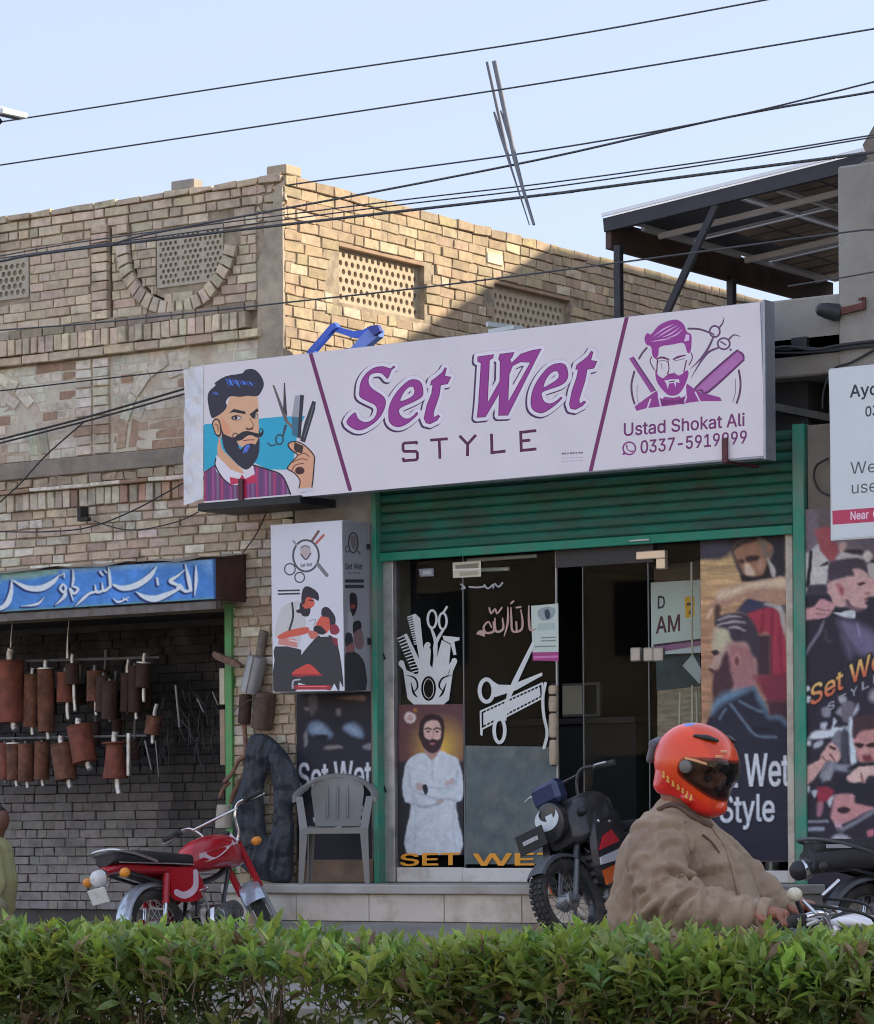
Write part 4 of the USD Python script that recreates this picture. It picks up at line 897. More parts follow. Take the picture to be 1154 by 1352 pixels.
sc = unary_union([ell(zn, (652, 948), 50, 74, kn, 22), ell(zq, (725, 275), 40, 78, kn, 20), poly(zn([(912, 668), (924, 690), (828, 900), (782, 1000), (762, 1120), (735, 1110), (770, 960), (800, 890)])),
    poly(zn([(680, 890), (720, 915), (790, 916), (965, 846), (968, 862), (820, 945), (700, 985), (690, 960)])), zline(zq, [(984, 10), (970, 90), (975, 190), (994, 290), (976, 374)], 17, kn)])
comb = poly(zq([(614, 165), (970, 2), (976, 92), (632, 270), (628, 308), (616, 298)]))
hatch = comb.buffer(-2.2)
for i in range(16):
    x = 650 + i * 21; hatch = hatch.difference(stroke(zq([(x, 120 - (i * 9)), (x + 4, 300 - i * 9)]), 1.3, False))
sc = sc.union(comb.difference(hatch.difference(comb.buffer(-4.5)).buffer(0)))
AS = MB().prism(sc.union(comb.difference(comb.buffer(-1.6))), lambda p, h: onY_many(p, GS) - np.array([0, h, 0]), 0.002)
ws = single("window_sticker", AS, M("sticker_white"), "white window sticker of open scissors crossing a comb, on the middle pane", "sticker")
# frosted film and its lettering
fq = [(614.5, 984.5), (736, 986), (736, 1141), (614.5, 1141)]
film = MB().sheet(Polygon(fq), frontmap(GS + .003))
single("frosted_film", film, M("film_teal", (0.085, 0.115, 0.118), .55, var=.25, scale=7, dirt=((0.17, 0.18, 0.155), .55, 6), bump=.0), "dull grey-green frosted film covering the lower middle pane", "window film")
orange = M("letter_orange", (0.80, 0.34, 0.03), .5, var=.1, scale=12)
for txt, a, b in (("SET", (528.5, 1143), (608, 1141.5)), ("WET", (625, 1143), (741, 1141.5))):
    lm = MB().prism(words(txt, a, b, 15.5), lambda p, h: onY_many(p, GS - .002) - np.array([0, h, 0]), 0.003)
    single("lettering", lm, orange, {"SET": "orange sticker letters SET at the foot of the man's picture", "WET": "orange sticker letters WET along the bottom of the frosted film"}[txt], "lettering")
# man in white
Pm = Photo((526.3, 930.5), (611.5, 929.5), (612, 1129), (525.3, 1129), 110, 250, (46, 44, 50))
def glow(p):
    d = np.hypot((p[:, 0] - 580) / 46, (p[:, 1] - 985) / 46); t = np.clip(d, 0, 1)[:, None]
    return (1 - t) * np.array([222, 180, 76]) + t * np.array([98, 66, 68])
Pm.add(zq([(140, 100), (540, 100), (540, 450), (140, 450)]), glow, 2)
Pm.add(ell(zq, (218, 204), 32, 34, kn), (212, 196, 192), 1.2); Pm.add(ell(zq, (218, 204), 17, 18, kn), (186, 150, 142), 1); Pm.add(ell(zq, (250, 160), 10, 12, kn), (170, 110, 60), 1)
Pm.add(blob(zq([(300, 395), (318, 340), (385, 340), (392, 392), (345, 436)])), (168, 132, 124), 1)
Pm.add(blob(zq([(296, 400), (345, 442), (392, 392), (440, 412), (492, 440), (515, 520), (526, 620), (508, 676), (478, 684), (492, 770), (502, 975), (204, 975), (212, 770), (222, 694), (190, 674), (177, 600), (190, 485), (225, 428)]), 3), (196, 204, 210), 1.0)
for q, w, c_ in (([(345, 442), (345, 520), (348, 560)], 5, (168, 176, 186)), ([(215, 520), (225, 600), (300, 640), (400, 672)], 8, (166, 174, 184)), ([(490, 500), (470, 580), (400, 600), (300, 592)], 8, (170, 178, 188)), ([(240, 690), (300, 706), (385, 690)], 12, (150, 160, 172)), ([(240, 600), (250, 760), (240, 960)], 10, (182, 190, 198)), ([(470, 700), (462, 820), (478, 960)], 10, (180, 188, 196)), ([(420, 660), (480, 672)], 9, (160, 168, 180))): Pm.add(zline(zq, q, w, kn), c_, 1.6)
Pm.add(blob(zq([(252, 580), (285, 572), (300, 610), (262, 615)])), (180, 160, 158), 1); Pm.add(blob(zq([(415, 570), (460, 545), (468, 572), (430, 586)])), (182, 166, 164), 1); Pm.add(blob(zq([(375, 672), (410, 660), (400, 690), (378, 694)])), (178, 160, 158), 1); Pm.add(blob(zq([(290, 590), (312, 582), (320, 620), (304, 636)])), (34, 36, 42), .8)
Pm.add(blob(zq([(272, 310), (275, 240), (300, 198), (350, 180), (402, 206), (414, 260), (406, 330), (380, 372), (345, 392), (300, 370)]), 3), (48, 34, 38), .9)
Pm.add(blob(zq([(298, 300), (300, 250), (322, 222), (375, 222), (396, 255), (394, 320), (372, 350), (320, 350)]), 3), (208, 172, 160), .9)
Pm.add(blob(zq([(286, 345), (300, 318), (330, 330), (346, 322), (375, 330), (396, 318), (402, 342), (380, 388), (345, 404), (308, 384)]), 3), (60, 42, 46), .8); Pm.add(blob(zq([(332, 346), (360, 345), (355, 356), (338, 356)])), (160, 104, 100), .7)
for q in ([(306, 268), (322, 262), (338, 270)], [(354, 270), (372, 262), (390, 268)]): Pm.add(zline(zq, q, 8, kn), (66, 46, 46), .7)
for cx in (322, 372): Pm.add(ell(zq, (cx, 282), 9, 5, kn), (70, 52, 52), .7)
Pm.add(zline(zq, [(348, 280), (352, 308), (340, 314)], 5, kn), (176, 134, 124), .8)
Pm.grain(.05)
single("poster", Pm.mb(frontmap(GS)), matt, "poster of a bearded man in a white kameez with folded arms on yellow", "poster")
# other small prints on the glass
note = Art(Polygon(zn([(902, 470), (1056, 456), (1058, 782), (912, 780)])))
note.add(note.outline, (188, 200, 190)); note.add(zn([(900, 732), (1060, 730), (1060, 790), (900, 790)]), (160, 62, 122)); note.add(blob(zn([(940, 500), (990, 475), (1040, 490), (1020, 540), (960, 550)])), (142, 158, 160)); note.add(blob(zn([(978, 500), (1000, 490), (1012, 530), (990, 545)])), (52, 62, 78)); note.add(zn([(940, 570), (1040, 565), (1040, 600), (940, 610)]), (168, 184, 178))
for y in (650, 668, 700): note.add(zline(zn, [(960 if y < 690 else 925, y), (1040, y - 3)], 7, kn, False), (120, 132, 128))
note.add(zline(zn, [(920, 760), (1050, 756)], 12, kn, False), (196, 120, 170))
single("notice", note.mb(frontmap(GS)), printm, "pale green notice with a magenta foot taped by the open doorway", "notice")
ms = [zline(zn, q, w, kn) for q, w in (([(890, 470), (892, 560), (900, 606), (930, 600)], [7, 13, 12, 6]), ([(845, 492), (856, 560), (846, 606), (800, 612), (792, 540), (790, 480)], [6, 12, 13, 12, 12, 7]), ([(820, 560), (822, 606)], 10), ([(772, 478), (772, 560), (752, 640)], [7, 13, 6]), ([(742, 540), (745, 600), (705, 612), (700, 540)], [7, 13, 13, 7]), ([(690, 560), (692, 612), (650, 622), (636, 590), (662, 560), (680, 590)], [7, 12, 13, 12, 10, 8]), ([(668, 482), (678, 512), (700, 488), (712, 512), (738, 480)], 10), ([(790, 456), (804, 444)], 10), ([(820, 480), (845, 476)], 9), ([(600, 626), (622, 622), (640, 640)], [10, 30, 8]))]
single("lettering", MB().prism(unary_union(ms), lambda p, h: onY_many(p, GS) - np.array([0, h, 0]), .002), M("letter_pink", (0.50, 0.33, 0.28), .5, var=.1), "pink calligraphy sticker high on the middle pane", "lettering")
wl = unary_union([zline(zn, q, 9, kn) for q in ([(508, 348), (530, 368), (512, 372)], [(555, 362), (600, 366), (640, 360)], [(640, 352), (660, 372), (690, 350), (690, 368)], [(700, 345), (720, 362), (742, 340)])])
single("lettering", MB().prism(wl, lambda p, h: onY_many(p, GS) - np.array([0, h, 0]), .002), M("letter_grey", (0.42, 0.44, 0.46), .5), "small grey handwriting on the glass below the cream label", "lettering")
lab = Art(Polygon(zn([(460, 226), (620, 214), (621, 304), (462, 313)]))); lab.add(lab.outline, (204, 200, 178)); lab.add(zn([(475, 240), (605, 228), (605, 258), (476, 266)]), (128, 124, 108)); lab.add(zn([(500, 278), (605, 272), (605, 296), (500, 302)]), (172, 166, 144)); lab.add(zn([(462, 262), (620, 256), (620, 262), (462, 270)]), (232, 230, 214))
single("notice", lab.mb(frontmap(GS)), printm, "cream printed label stuck high on the glass under the shutter", "notice")
lab = Art(Polygon(zn([(268, 262), (352, 258), (354, 302), (276, 305)]))); lab.add(lab.outline, (132, 136, 142)); lab.add(zn([(290, 272), (340, 270), (340, 292), (292, 294)]), (176, 178, 182))
single("notice", lab.mb(frontmap(GS)), printm, "small grey label at the top left of the first pane", "notice")

# --- large poster on the right pane
k3 = 160 / 1030; r1 = Z(900, 690, k3); k4 = 160 / 901; r2 = Z(900, 890, k4)
Pr = Photo((924.5, 709), (1038, 702), (1043.5, 1138), (927.5, 1138), 120, 440, (192, 156, 112))
def wood(p):
    y = p[:, 1]; s = meshkit.fbm(np.column_stack([p[:, 0] * .02, y * .19, y * 0]), 3, 5)[:, None]
    r = np.clip((y - 745) / 90, 0, 1)[:, None]
    return (np.array([206, 172, 122]) * (1 - r) + np.array([182, 138, 106]) * r) * (0.72 + 0.5 * s)
Pr.add(sbox(900, 690, 1060, 960), wood, 1)
Pr.add(r1([(100, 100), (880, 60), (880, 480), (520, 505), (415, 240), (330, 300), (100, 310)]), (50, 47, 56), 2)
Pr.add(blob(r1([(150, 190), (330, 150), (420, 230), (330, 296), (140, 290)])), (74, 70, 82), 5)
Pr.add(blob(r1([(435, 240), (470, 170), (600, 130), (700, 150), (770, 200), (760, 290), (740, 340), (715, 440), (640, 475), (540, 455), (490, 370)]), 3), (158, 116, 92), 2)
Pr.add(blob(r1([(640, 140), (700, 145), (770, 210), (752, 280), (700, 300), (690, 220)])), (122, 112, 102), 3); Pr.add(blob(r1([(430, 240), (480, 165), (620, 120), (640, 150), (520, 190)])), (62, 54, 56), 2)
Pr.add(blob(r1([(545, 300), (600, 280), (655, 288), (645, 322), (560, 335)])), (64, 44, 42), 1.6); Pr.add(blob(r1([(485, 320), (520, 318), (525, 345), (495, 350)])), (74, 50, 46), 1.6); Pr.add(blob(r1([(532, 372), (572, 348), (625, 440), (560, 462)])), (216, 190, 166), 1.8); Pr.add(blob(r1([(650, 330), (690, 330), (690, 400), (640, 400)])), (182, 140, 116), 3)
Pr.add(blob(r1([(515, 455), (600, 460), (690, 440), (740, 330), (766, 400), (720, 480), (620, 505), (530, 500)]), 3), (46, 38, 40), 1.8); Pr.add(blob(r1([(730, 305), (765, 340), (800, 410), (790, 465), (760, 440)])), (186, 180, 172), 1.4); Pr.add(ell(r1, (745, 215), 22, 40, k3), (150, 104, 86), 1.5)
Pr.add(r1([(465, 750), (560, 640), (880, 690), (880, 760), (560, 780)]), (64, 64, 86), 2)
Pr.add(blob(r1([(560, 775), (720, 722), (825, 735), (865, 900), (890, 1100), (900, 1400), (760, 1400), (752, 960), (640, 945), (600, 850)]), 3), (164, 58, 74), 2)
for q in ([(700, 740), (680, 930)], [(770, 750), (760, 1100), (770, 1300)], [(830, 900), (850, 1300)]): Pr.add(zline(r1, q, 12, k3), (128, 40, 58), 2)
Pr.add(blob(r1([(695, 700), (760, 678), (860, 715), (885, 960), (850, 880), (815, 745)])), (176, 172, 166), 1.6)
Pr.add(blob(r1([(900, 472), (700, 488), (540, 520), (430, 556), (332, 565), (298, 640), (232, 702), (250, 722), (380, 704), (500, 664), (560, 640), (900, 700)]), 3), (176, 138, 116), 1.6)
Pr.add(blob(r1([(900, 474), (700, 490), (540, 522), (430, 560), (334, 570), (300, 645), (420, 640), (530, 580), (700, 550), (900, 560)]), 3), (218, 194, 164), 3)
Pr.add(r1([(205, 815), (238, 735), (285, 725), (228, 815)]), (212, 178, 150), 1.4); Pr.add(blob(r1([(280, 720), (330, 710), (320, 800), (290, 880)])), (86, 62, 56), 2)
Pr.add(r1([(600, 950), (755, 955), (755, 1310), (600, 1310)]), (68, 48, 56), 2.5)
Pr.add(blob(r1([(300, 880), (265, 990), (258, 1080), (282, 1110), (268, 1180), (228, 1242), (268, 1275), (300, 1400), (620, 1400), (625, 1120), (590, 940), (470, 880)]), 3), (176, 148, 134), 1.8)
Pr.add(blob(r1([(310, 890), (275, 985), (270, 1080), (340, 1090), (440, 960), (430, 890)]), 3), (192, 184, 152), 4); Pr.add(blob(r1([(400, 1060), (520, 1040), (620, 1120), (620, 1400), (420, 1400)]), 3), (160, 112, 112), 4)
Pr.add(blob(r1([(288, 860), (306, 800), (400, 775), (520, 765), (600, 830), (655, 960), (664, 1110), (615, 1140), (555, 1020), (440, 1010), (400, 920), (330, 890)]), 3), (64, 56, 66), 2)
for q in ([(310, 830), (400, 800), (500, 800)], [(310, 870), (420, 845), (540, 850)], [(400, 895), (470, 890), (540, 920)]): Pr.add(zline(r1, q, [8, 20, 6], k3), (190, 184, 182), 1.6)
Pr.add(blob(r1([(380, 1100), (405, 1180), (400, 1400), (290, 1400), (282, 1290), (262, 1262), (320, 1240), (350, 1150)]), 3), (74, 50, 54), 2); Pr.add(ell(r1, (470, 1170), 38, 66, k3), (182, 128, 120), 1.5); Pr.add(ell(r1, (472, 1180), 18, 36, k3), (112, 68, 70), 1.5)
Pr.add(blob(r1([(250, 1095), (300, 1085), (320, 1110), (280, 1130)])), (54, 40, 42), 1.2); Pr.add(blob(r1([(230, 1240), (270, 1250), (270, 1275), (240, 1262)])), (90, 54, 52), 1)
Pr.add(r2([(240, -10), (380, -10), (400, 60), (340, 170), (240, 215), (225, 120)]), (76, 52, 56), 2); Pr.add(r2([(370, -10), (545, -10), (530, 95), (400, 120)]), (164, 116, 116), 2.5)
Pr.add(r2([(540, 20), (800, -10), (800, 210), (640, 215)]), (126, 52, 68), 3); Pr.add(r2([(630, 205), (810, 195), (810, 340), (650, 320)]), (74, 44, 54), 3)
Pr.add(poly(r2([(150, 420), (212, 320), (262, 200), (340, 150), (540, 92), (602, 200), (655, 318), (760, 318), (810, 380), (860, 1400), (150, 1400)])), (46, 44, 57), 1.6)
for q, w in (([(225, 300), (265, 220), (345, 165), (530, 105)], [10, 60, 70, 14]), ([(540, 110), (600, 220), (640, 320)], [14, 34, 10]), ([(660, 325), (730, 325), (790, 385)], [18, 26, 14])): Pr.add(zline(r2, q, w, k4), (104, 134, 154), 3.5)
for q, w in (([(365, 225), (450, 330), (545, 450), (700, 470)], 12), ([(430, 200), (520, 250), (600, 280)], 10), ([(280, 330), (330, 260)], 10)): Pr.add(zline(r2, q, w, k4), (124, 148, 164), 2)
Pr.add(zline(r2, [(540, 410), (660, 410)], 14, k4), (26, 26, 34), 2)
wt = unary_union([words("Set Wet", (928, 1039.5), (1041.5, 1036.5), 42, False).buffer(.9), words("Style", (951, 1085.5), (1022.5, 1083.5), 35, False).buffer(.8)])
Pr.add(affinity.translate(wt.buffer(1.1), .7, .9), (22, 22, 30), .8); Pr.add(wt, (206, 210, 214), .7)
Pr.grain(.06)
single("poster", Pr.mb(frontmap(GS)), matt, "tall poster of a barber combing a bearded man's hair, on the right pane", "poster")

# --- banner on the right pillar
t1 = Z(1050, 660, 104 / 1154); t2 = Z(1050, 770, 104 / 879); t3 = Z(1050, 920, 104 / 740)
BX1 = float(onY(1175, 900, -0.012)[0])
Pb = Photo((1062, 673), (1176, 664), (1181, 1190), (1066, 1190), 130, 560, (122, 108, 116))
def bl(z, pts, c_, s=1.6, n=3): Pb.add(blob(z(pts), n), c_, s)
Pb.add(sbox(1050, 780, 1200, 1250), (48, 44, 54), 2)
bl(t1, [(330, 170), (420, 130), (520, 150), (520, 430), (345, 430)], (108, 94, 94), 3); bl(t1, [(285, 480), (345, 415), (520, 400), (530, 560), (610, 640), (645, 705), (600, 850), (500, 890), (350, 720), (330, 560)], (164, 84, 88), 2)
bl(t1, [(60, 600), (170, 600), (180, 760), (60, 800)], (104, 94, 96), 2)
bl(t1, [(40, 850), (220, 755), (330, 640), (365, 725), (475, 875), (485, 970), (460, 1240), (215, 1250), (160, 1400), (40, 1400)], (196, 192, 188), 1.5); Pb.add(zline(t1, [(238, 760), (178, 1260)], 48, 104 / 1154), (40, 36, 42), 1)
Pb.add(t1([(190, 1250), (490, 1240), (490, 1400), (160, 1400)]), (66, 60, 70), 1.5); bl(t1, [(360, 980), (440, 910), (480, 900), (470, 950)], (60, 54, 60), 1)
bl(t1, [(620, 830), (700, 755), (970, 830), (970, 890), (620, 890)], (196, 190, 188)); bl(t1, [(975, 830), (1060, 745), (1130, 820), (1060, 910)], (216, 206, 198)); bl(t1, [(1060, 940), (1300, 930), (1300, 1180), (1090, 1130)], (190, 184, 182)); bl(t1, [(700, 740), (960, 730), (980, 800), (820, 790)], (58, 52, 56)); bl(t1, [(1100, 900), (1200, 870), (1200, 940)], (40, 36, 40)); bl(t1, [(640, 640), (750, 620), (740, 720), (660, 770)], (196, 160, 150))
bl(t1, [(520, 1400), (540, 1220), (700, 1110), (840, 1010), (960, 990), (1070, 1110), (1200, 1200), (1300, 1400)], (206, 168, 162), 1.6)
bl(t1, [(495, 960), (600, 890), (850, 858), (1000, 885), (1060, 1060), (950, 1005), (830, 1010), (860, 1100), (700, 1125), (560, 1190), (505, 1320), (480, 1200)], (74, 64, 74), 1.6); bl(t1, [(905, 1250), (960, 1210), (1035, 1188), (1000, 1235), (950, 1262)], (70, 44, 44), 1)
bl(t2, [(385, -20), (900, -20), (872, 60), (832, 100), (845, 130), (800, 152), (806, 200), (782, 215), (802, 270), (740, 290), (640, 262), (575, 190), (575, 262), (440, 256), (400, 150)], (202, 162, 156), 1.6)
bl(t2, [(560, 195), (640, 262), (745, 290), (680, 322), (585, 280)], (118, 94, 100), 2); bl(t2, [(455, 20), (500, 0), (545, 60), (540, 140), (490, 130)], (188, 124, 122), 1.3); bl(t2, [(490, 40), (525, 60), (522, 120), (500, 100)], (140, 80, 82), 1.3); bl(t2, [(690, 10), (760, -5), (790, 5), (730, 32)], (72, 46, 48), 1); bl(t2, [(770, 180), (812, 176), (805, 196)], (130, 66, 70), .9); bl(t2, [(780, 110), (830, 105), (825, 130), (790, 130)], (160, 112, 108), 1.4)
bl(t2, [(430, 322), (530, 318), (650, 300), (672, 335), (652, 392), (500, 372)], (202, 206, 206), 1); bl(t2, [(425, 300), (520, 312), (520, 328), (430, 322)], (30, 28, 34), .9)
bl(t2, [(480, 410), (700, 440), (1000, 640), (1000, 790), (720, 800), (600, 660), (540, 570)], (112, 102, 128), 5); bl(t2, [(520, 560), (640, 740), (620, 850), (560, 760)], (98, 90, 112), 4); Pb.add(zline(t2, [(320, 430), (240, 590), (70, 860)], [12, 30, 18], 104 / 879), (152, 144, 158), 2); Pb.add(zline(t2, [(345, 520), (350, 640), (400, 650)], 14, 104 / 879), (92, 74, 86), 2); Pb.add(zline(t2, [(690, 460), (720, 580)], 14, 104 / 879), (160, 152, 176), 2)
bl(t2, [(50, 300), (200, 262), (270, 188), (330, 178), (445, 240), (425, 305), (385, 352), (330, 385), (220, 402), (50, 410)], (200, 150, 150), 1.4); Pb.add(zline(t2, [(240, 285), (330, 300), (400, 300)], 8, 104 / 879), (140, 92, 96), 1); Pb.add(zline(t2, [(230, 340), (300, 345), (370, 345)], 8, 104 / 879), (140, 92, 96), 1)
bl(t2, [(75, 1160), (150, 1150), (165, 1200), (80, 1210)], (206, 206, 212), 1); bl(t2, [(75, 1270), (160, 1260), (180, 1310), (90, 1340)], (206, 206, 212), 1); bl(t2, [(850, 1200), (1000, 1150), (1000, 1352), (830, 1300)], (150, 148, 156), 3)
W = words("Set Wet", (1070, 932), (1176, 874), 25); Pb.add(W.buffer(1.6), (28, 24, 30), 1.2)
Pb.add(W, lambda p: np.array([228, 186, 108]) + np.clip(((p[:, 1] + (p[:, 0] - 1070) * .547) - 912) / 16, 0, 1)[:, None] * (np.array([206, 108, 78]) - np.array([228, 186, 108])), .8)
for k_, ch in enumerate("STYLE"):
    x = 1093 + k_ * 15.0; y = 939 - k_ * 9.2; Pb.add(words(ch, (x, y), (x + 9, y - 4.6), 10), (176, 176, 184), .8)
for q, c_ in (([(250, 110), (320, 90), (330, 180), (260, 190)], (140, 138, 148)), ([(380, 150), (430, 90), (450, 190)], (150, 146, 156)), ([(410, 0), (480, 0), (480, 70), (420, 60)], (160, 158, 166)), ([(520, 170), (590, 60), (600, 110), (560, 180)], (170, 170, 178)), ([(440, 60), (560, 60), (520, 230), (440, 220)], (112, 106, 114)), ([(120, 380), (180, 320), (330, 300), (360, 200), (390, 230), (370, 280), (490, 280), (480, 330), (300, 390), (130, 400)], (206, 212, 216)), ([(80, 420), (140, 410), (140, 460), (80, 455)], (206, 208, 212)), ([(170, 440), (250, 410), (250, 460), (180, 490)], (180, 182, 190)), ([(240, 250), (300, 240), (280, 310), (240, 300)], (186, 190, 198)), ([(60, 10), (140, 10), (130, 60), (60, 50)], (200, 202, 208))): bl(t3, q, c_, 1.6)
bl(t3, [(366, 345), (445, 340), (438, 520), (320, 785), (225, 755)], (116, 116, 124), 1.6, 2); bl(t3, [(250, 740), (330, 640), (360, 600), (320, 785)], (150, 150, 156), 2)
bl(t3, [(430, 340), (490, 320), (490, 630), (440, 620)], (70, 70, 80), 2); bl(t3, [(500, 240), (545, 230), (585, 640), (520, 645)], (198, 210, 214), 1.6); bl(t3, [(380, 640), (510, 640), (510, 700), (380, 690)], (140, 142, 150), 2)
bl(t3, [(60, 690), (220, 592), (240, 540), (290, 470), (335, 425), (392, 470), (425, 565), (385, 615), (300, 600), (235, 700), (150, 805), (70, 840)], (206, 162, 152), 1.4); Pb.add(zline(t3, [(330, 470), (370, 490)], 22, .1405), (50, 36, 40), 1.2); Pb.add(zline(t3, [(260, 560), (300, 610)], 10, .1405), (120, 80, 78), 1); Pb.add(zline(t3, [(330, 540), (370, 600)], 12, .1405), (110, 62, 64), 1)
bl(t3, [(545, 330), (740, 270), (900, 290), (900, 640), (640, 640), (590, 590), (558, 450)], (192, 138, 132), 1.6); bl(t3, [(535, 350), (560, 205), (640, 170), (800, 180), (900, 300), (740, 300), (600, 335), (560, 390)], (72, 52, 56), 1.6)
for q in ([(560, 440), (600, 432), (645, 445), (620, 482), (580, 470)], [(665, 445), (760, 428), (760, 470), (690, 476)]): bl(t3, q, (58, 36, 38), 1.2)
bl(t3, [(630, 560), (700, 550), (720, 600), (650, 605)], (120, 60, 60), 1.6); bl(t3, [(640, 480), (680, 490), (680, 530), (630, 530)], (206, 156, 150), 2); bl(t3, [(500, 690), (600, 620), (900, 620), (900, 680)], (34, 32, 38), 2)
bl(t3, [(475, 765), (560, 682), (640, 650), (900, 655), (900, 740), (690, 745), (655, 865), (620, 800), (560, 815), (490, 815)], (216, 182, 170), 1.4); Pb.add(zline(t3, [(620, 720), (640, 800)], 14, .1405), (130, 80, 70), 1.4)
bl(t3, [(345, 1010), (380, 915), (540, 905), (620, 1010), (760, 1050), (640, 1100), (440, 1200), (390, 1210), (335, 1140)], (192, 138, 138), 1.6); bl(t3, [(355, 800), (450, 740), (560, 820), (900, 780), (900, 1040), (700, 1010), (570, 995), (545, 910), (380, 905)], (42, 40, 50), 1.8); bl(t3, [(395, 1055), (450, 1035), (512, 1050), (500, 1085), (430, 1092)], (58, 38, 44), 1.2); bl(t3, [(370, 1180), (430, 1170), (440, 1250), (390, 1250)], (190, 150, 158), 1.4); bl(t3, [(300, 950), (360, 920), (340, 1000), (320, 1040)], (200, 204, 206), 1.4)
bl(t3, [(215, 850), (350, 860), (355, 915), (270, 1000), (215, 1000)], (150, 52, 68), 1.6, 2); bl(t3, [(210, 1000), (265, 1000), (245, 1110), (200, 1115)], (158, 108, 120), 1.5); bl(t3, [(90, 850), (140, 840), (130, 900), (95, 900)], (190, 194, 200), 1.4); bl(t3, [(150, 890), (215, 880), (180, 950)], (180, 184, 192), 1.4)
for q, w, c_ in (([(430, 1255), (740, 1075)], 42, (124, 124, 134)), ([(400, 1240), (500, 1352)], 30, (92, 92, 98)), ([(90, 1170), (300, 1170)], 26, (150, 150, 158)), ([(110, 1240), (260, 1240)], 40, (150, 154, 166))): Pb.add(zline(t3, q, w, .1405), c_, 1.5)
bl(t3, [(330, 1340), (400, 1290), (520, 1330), (520, 1450), (330, 1450)], (176, 176, 182), 2); bl(t3, [(680, 1260), (740, 1240), (740, 1300), (690, 1320)], (186, 110, 122), 1.5)
Pb.grain(.08)
single("banner", Pb.mb(frontmap(-0.012)), matt, "tall photo banner of barbers at work with orange lettering, on the right pillar", "banner")

# --- white shop board at the right edge
VY = -0.40
q0, q1 = onY(1092, 487, VY), onY(1099, 714, VY)
xb = (q0[0] + q1[0]) / 2
vb = Thing("notice_board", "white sign board with grey lettering and a crimson band at the right edge", "sign", (xb, VY, q1[2]))
vb.part("board", MB().cbox(xb, xb + 1.1, VY + .003, VY + .06, q1[2], q0[2], .003), M("board_white", (0.66, 0.68, 0.67), .45, var=.05, scale=3, dirt=((0.42, 0.41, 0.38), .35, 5)))
o = Polygon([(1094, 489), (1180, 479), (1187, 705), (1100, 712)]); V = Art(o); V.add(o, (202, 208, 208)); V.add([(1090, 675), (1190, 667.5), (1190, 686.5), (1090, 693.5)], (182, 62, 92))
for t, a, b, h, bo, c_ in (("Ayo", (1122, 524.5), (1159.5, 520.5), 15.5, True, (48, 54, 64)), ("03", (1142.5, 550), (1160, 548), 13, True, (60, 64, 72)), ("We", (1123, 626), (1157, 623), 15.5, False, (88, 92, 96)), ("use", (1124.5, 652), (1158, 648.5), 15.5, False, (88, 92, 96)), ("Near", (1123, 686.3), (1147, 684.2), 10.3, True, (236, 196, 208)), ("C", (1152.5, 683.6), (1160, 683), 10.3, True, (236, 196, 208))): V.add(words(t, a, b, h, bo), c_)
vb.part("printed_face", V.mb(frontmap(VY)), printm)

# --- painted board of the muffler shop
UY = -0.40
kj = 320 / 1154; zj = Z(0, 725, kj)
a_, b_ = onY(-40, 757, UY), onY(282.5, 791, UY); top = float(onY(280, 737.5, UY)[2]); bot = float(b_[2])
ub = Thing("painted_board", "hand-painted blue board with white Urdu lettering above the muffler shop", "sign", (b_[0] - 1.2, UY, bot))
UX0 = a_[0] - 1.0
ub.part("board", MB().cbox(UX0, b_[0], UY + .004, UY + .03, bot, top, .003), M("board_blue", (0.07, 0.19, 0.45), .6, var=.15))
ub.part("end_panel", MB().prism(poly([(UY + .03, bot), (0.0, bot), (0.0, top + .05), (UY + .03, top)]), lambda p, h: np.column_stack([np.full(len(p), b_[0] - .03 + h), p[:, 0], p[:, 1]]), 0.028), M("maroon_sheet", (0.06, 0.022, 0.02), .6, var=.25, dirt=((0.12, .07, .05), .5, 6)))
tin = M("tin_sheet", (0.42, 0.38, 0.32), .55, .3, var=.2, scale=6, dirt=((0.24, 0.15, 0.09), .6, 5))
n_ = 30; xs = np.linspace(UX0, b_[0] + .02, n_)
tv = np.array([(x, y, top + .012 + (y - UY) * .14 + .006 * math.sin(i * 2.1) + (.012 * math.sin(i * .9) if y < UY else 0)) for i, x in enumerate(xs) for y in (UY - .03, UY + .1, 0.0)])
ub.part("canopy_sheet", (tv, np.array([t for i in range(n_ - 1) for j in range(2) for t in ((i * 3 + j, i * 3 + 3 + j, i * 3 + 4 + j), (i * 3 + j, i * 3 + 4 + j, i * 3 + 1 + j))])), tin)
o = Polygon([(-60, 760.5), (280.3, 738.4), (282.5, 790.6), (-60, 812)]); U = Photo((-50, 759.5), (280.3, 738.6), (282.6, 790.4), (-50, 811), 420, 90, (76, 132, 200))
ns = meshkit.fbm(np.column_stack([U.p * .045, U.p[:, 0] * 0]), 4, 2)[:, None]; U.c *= (0.84 + 0.32 * ns)
wear = lambda p: np.array([168, 196, 212])
U.add(poly(zj([(0, 105), (290, 85), (270, 118), (150, 140), (0, 150)])), (148, 178, 150), 2.5, .8); U.add(poly(zj([(290, 88), (1010, 40), (1005, 62), (700, 88), (300, 112)])), (150, 184, 212), 3.5, .75); U.add(poly(zj([(0, 292), (1020, 232), (1020, 240), (0, 302)])), (120, 160, 110), 1.5, .7)
U.add(poly(zj([(960, 50), (1012, 46), (1018, 130), (975, 100)])), (128, 166, 206), 5, .7)
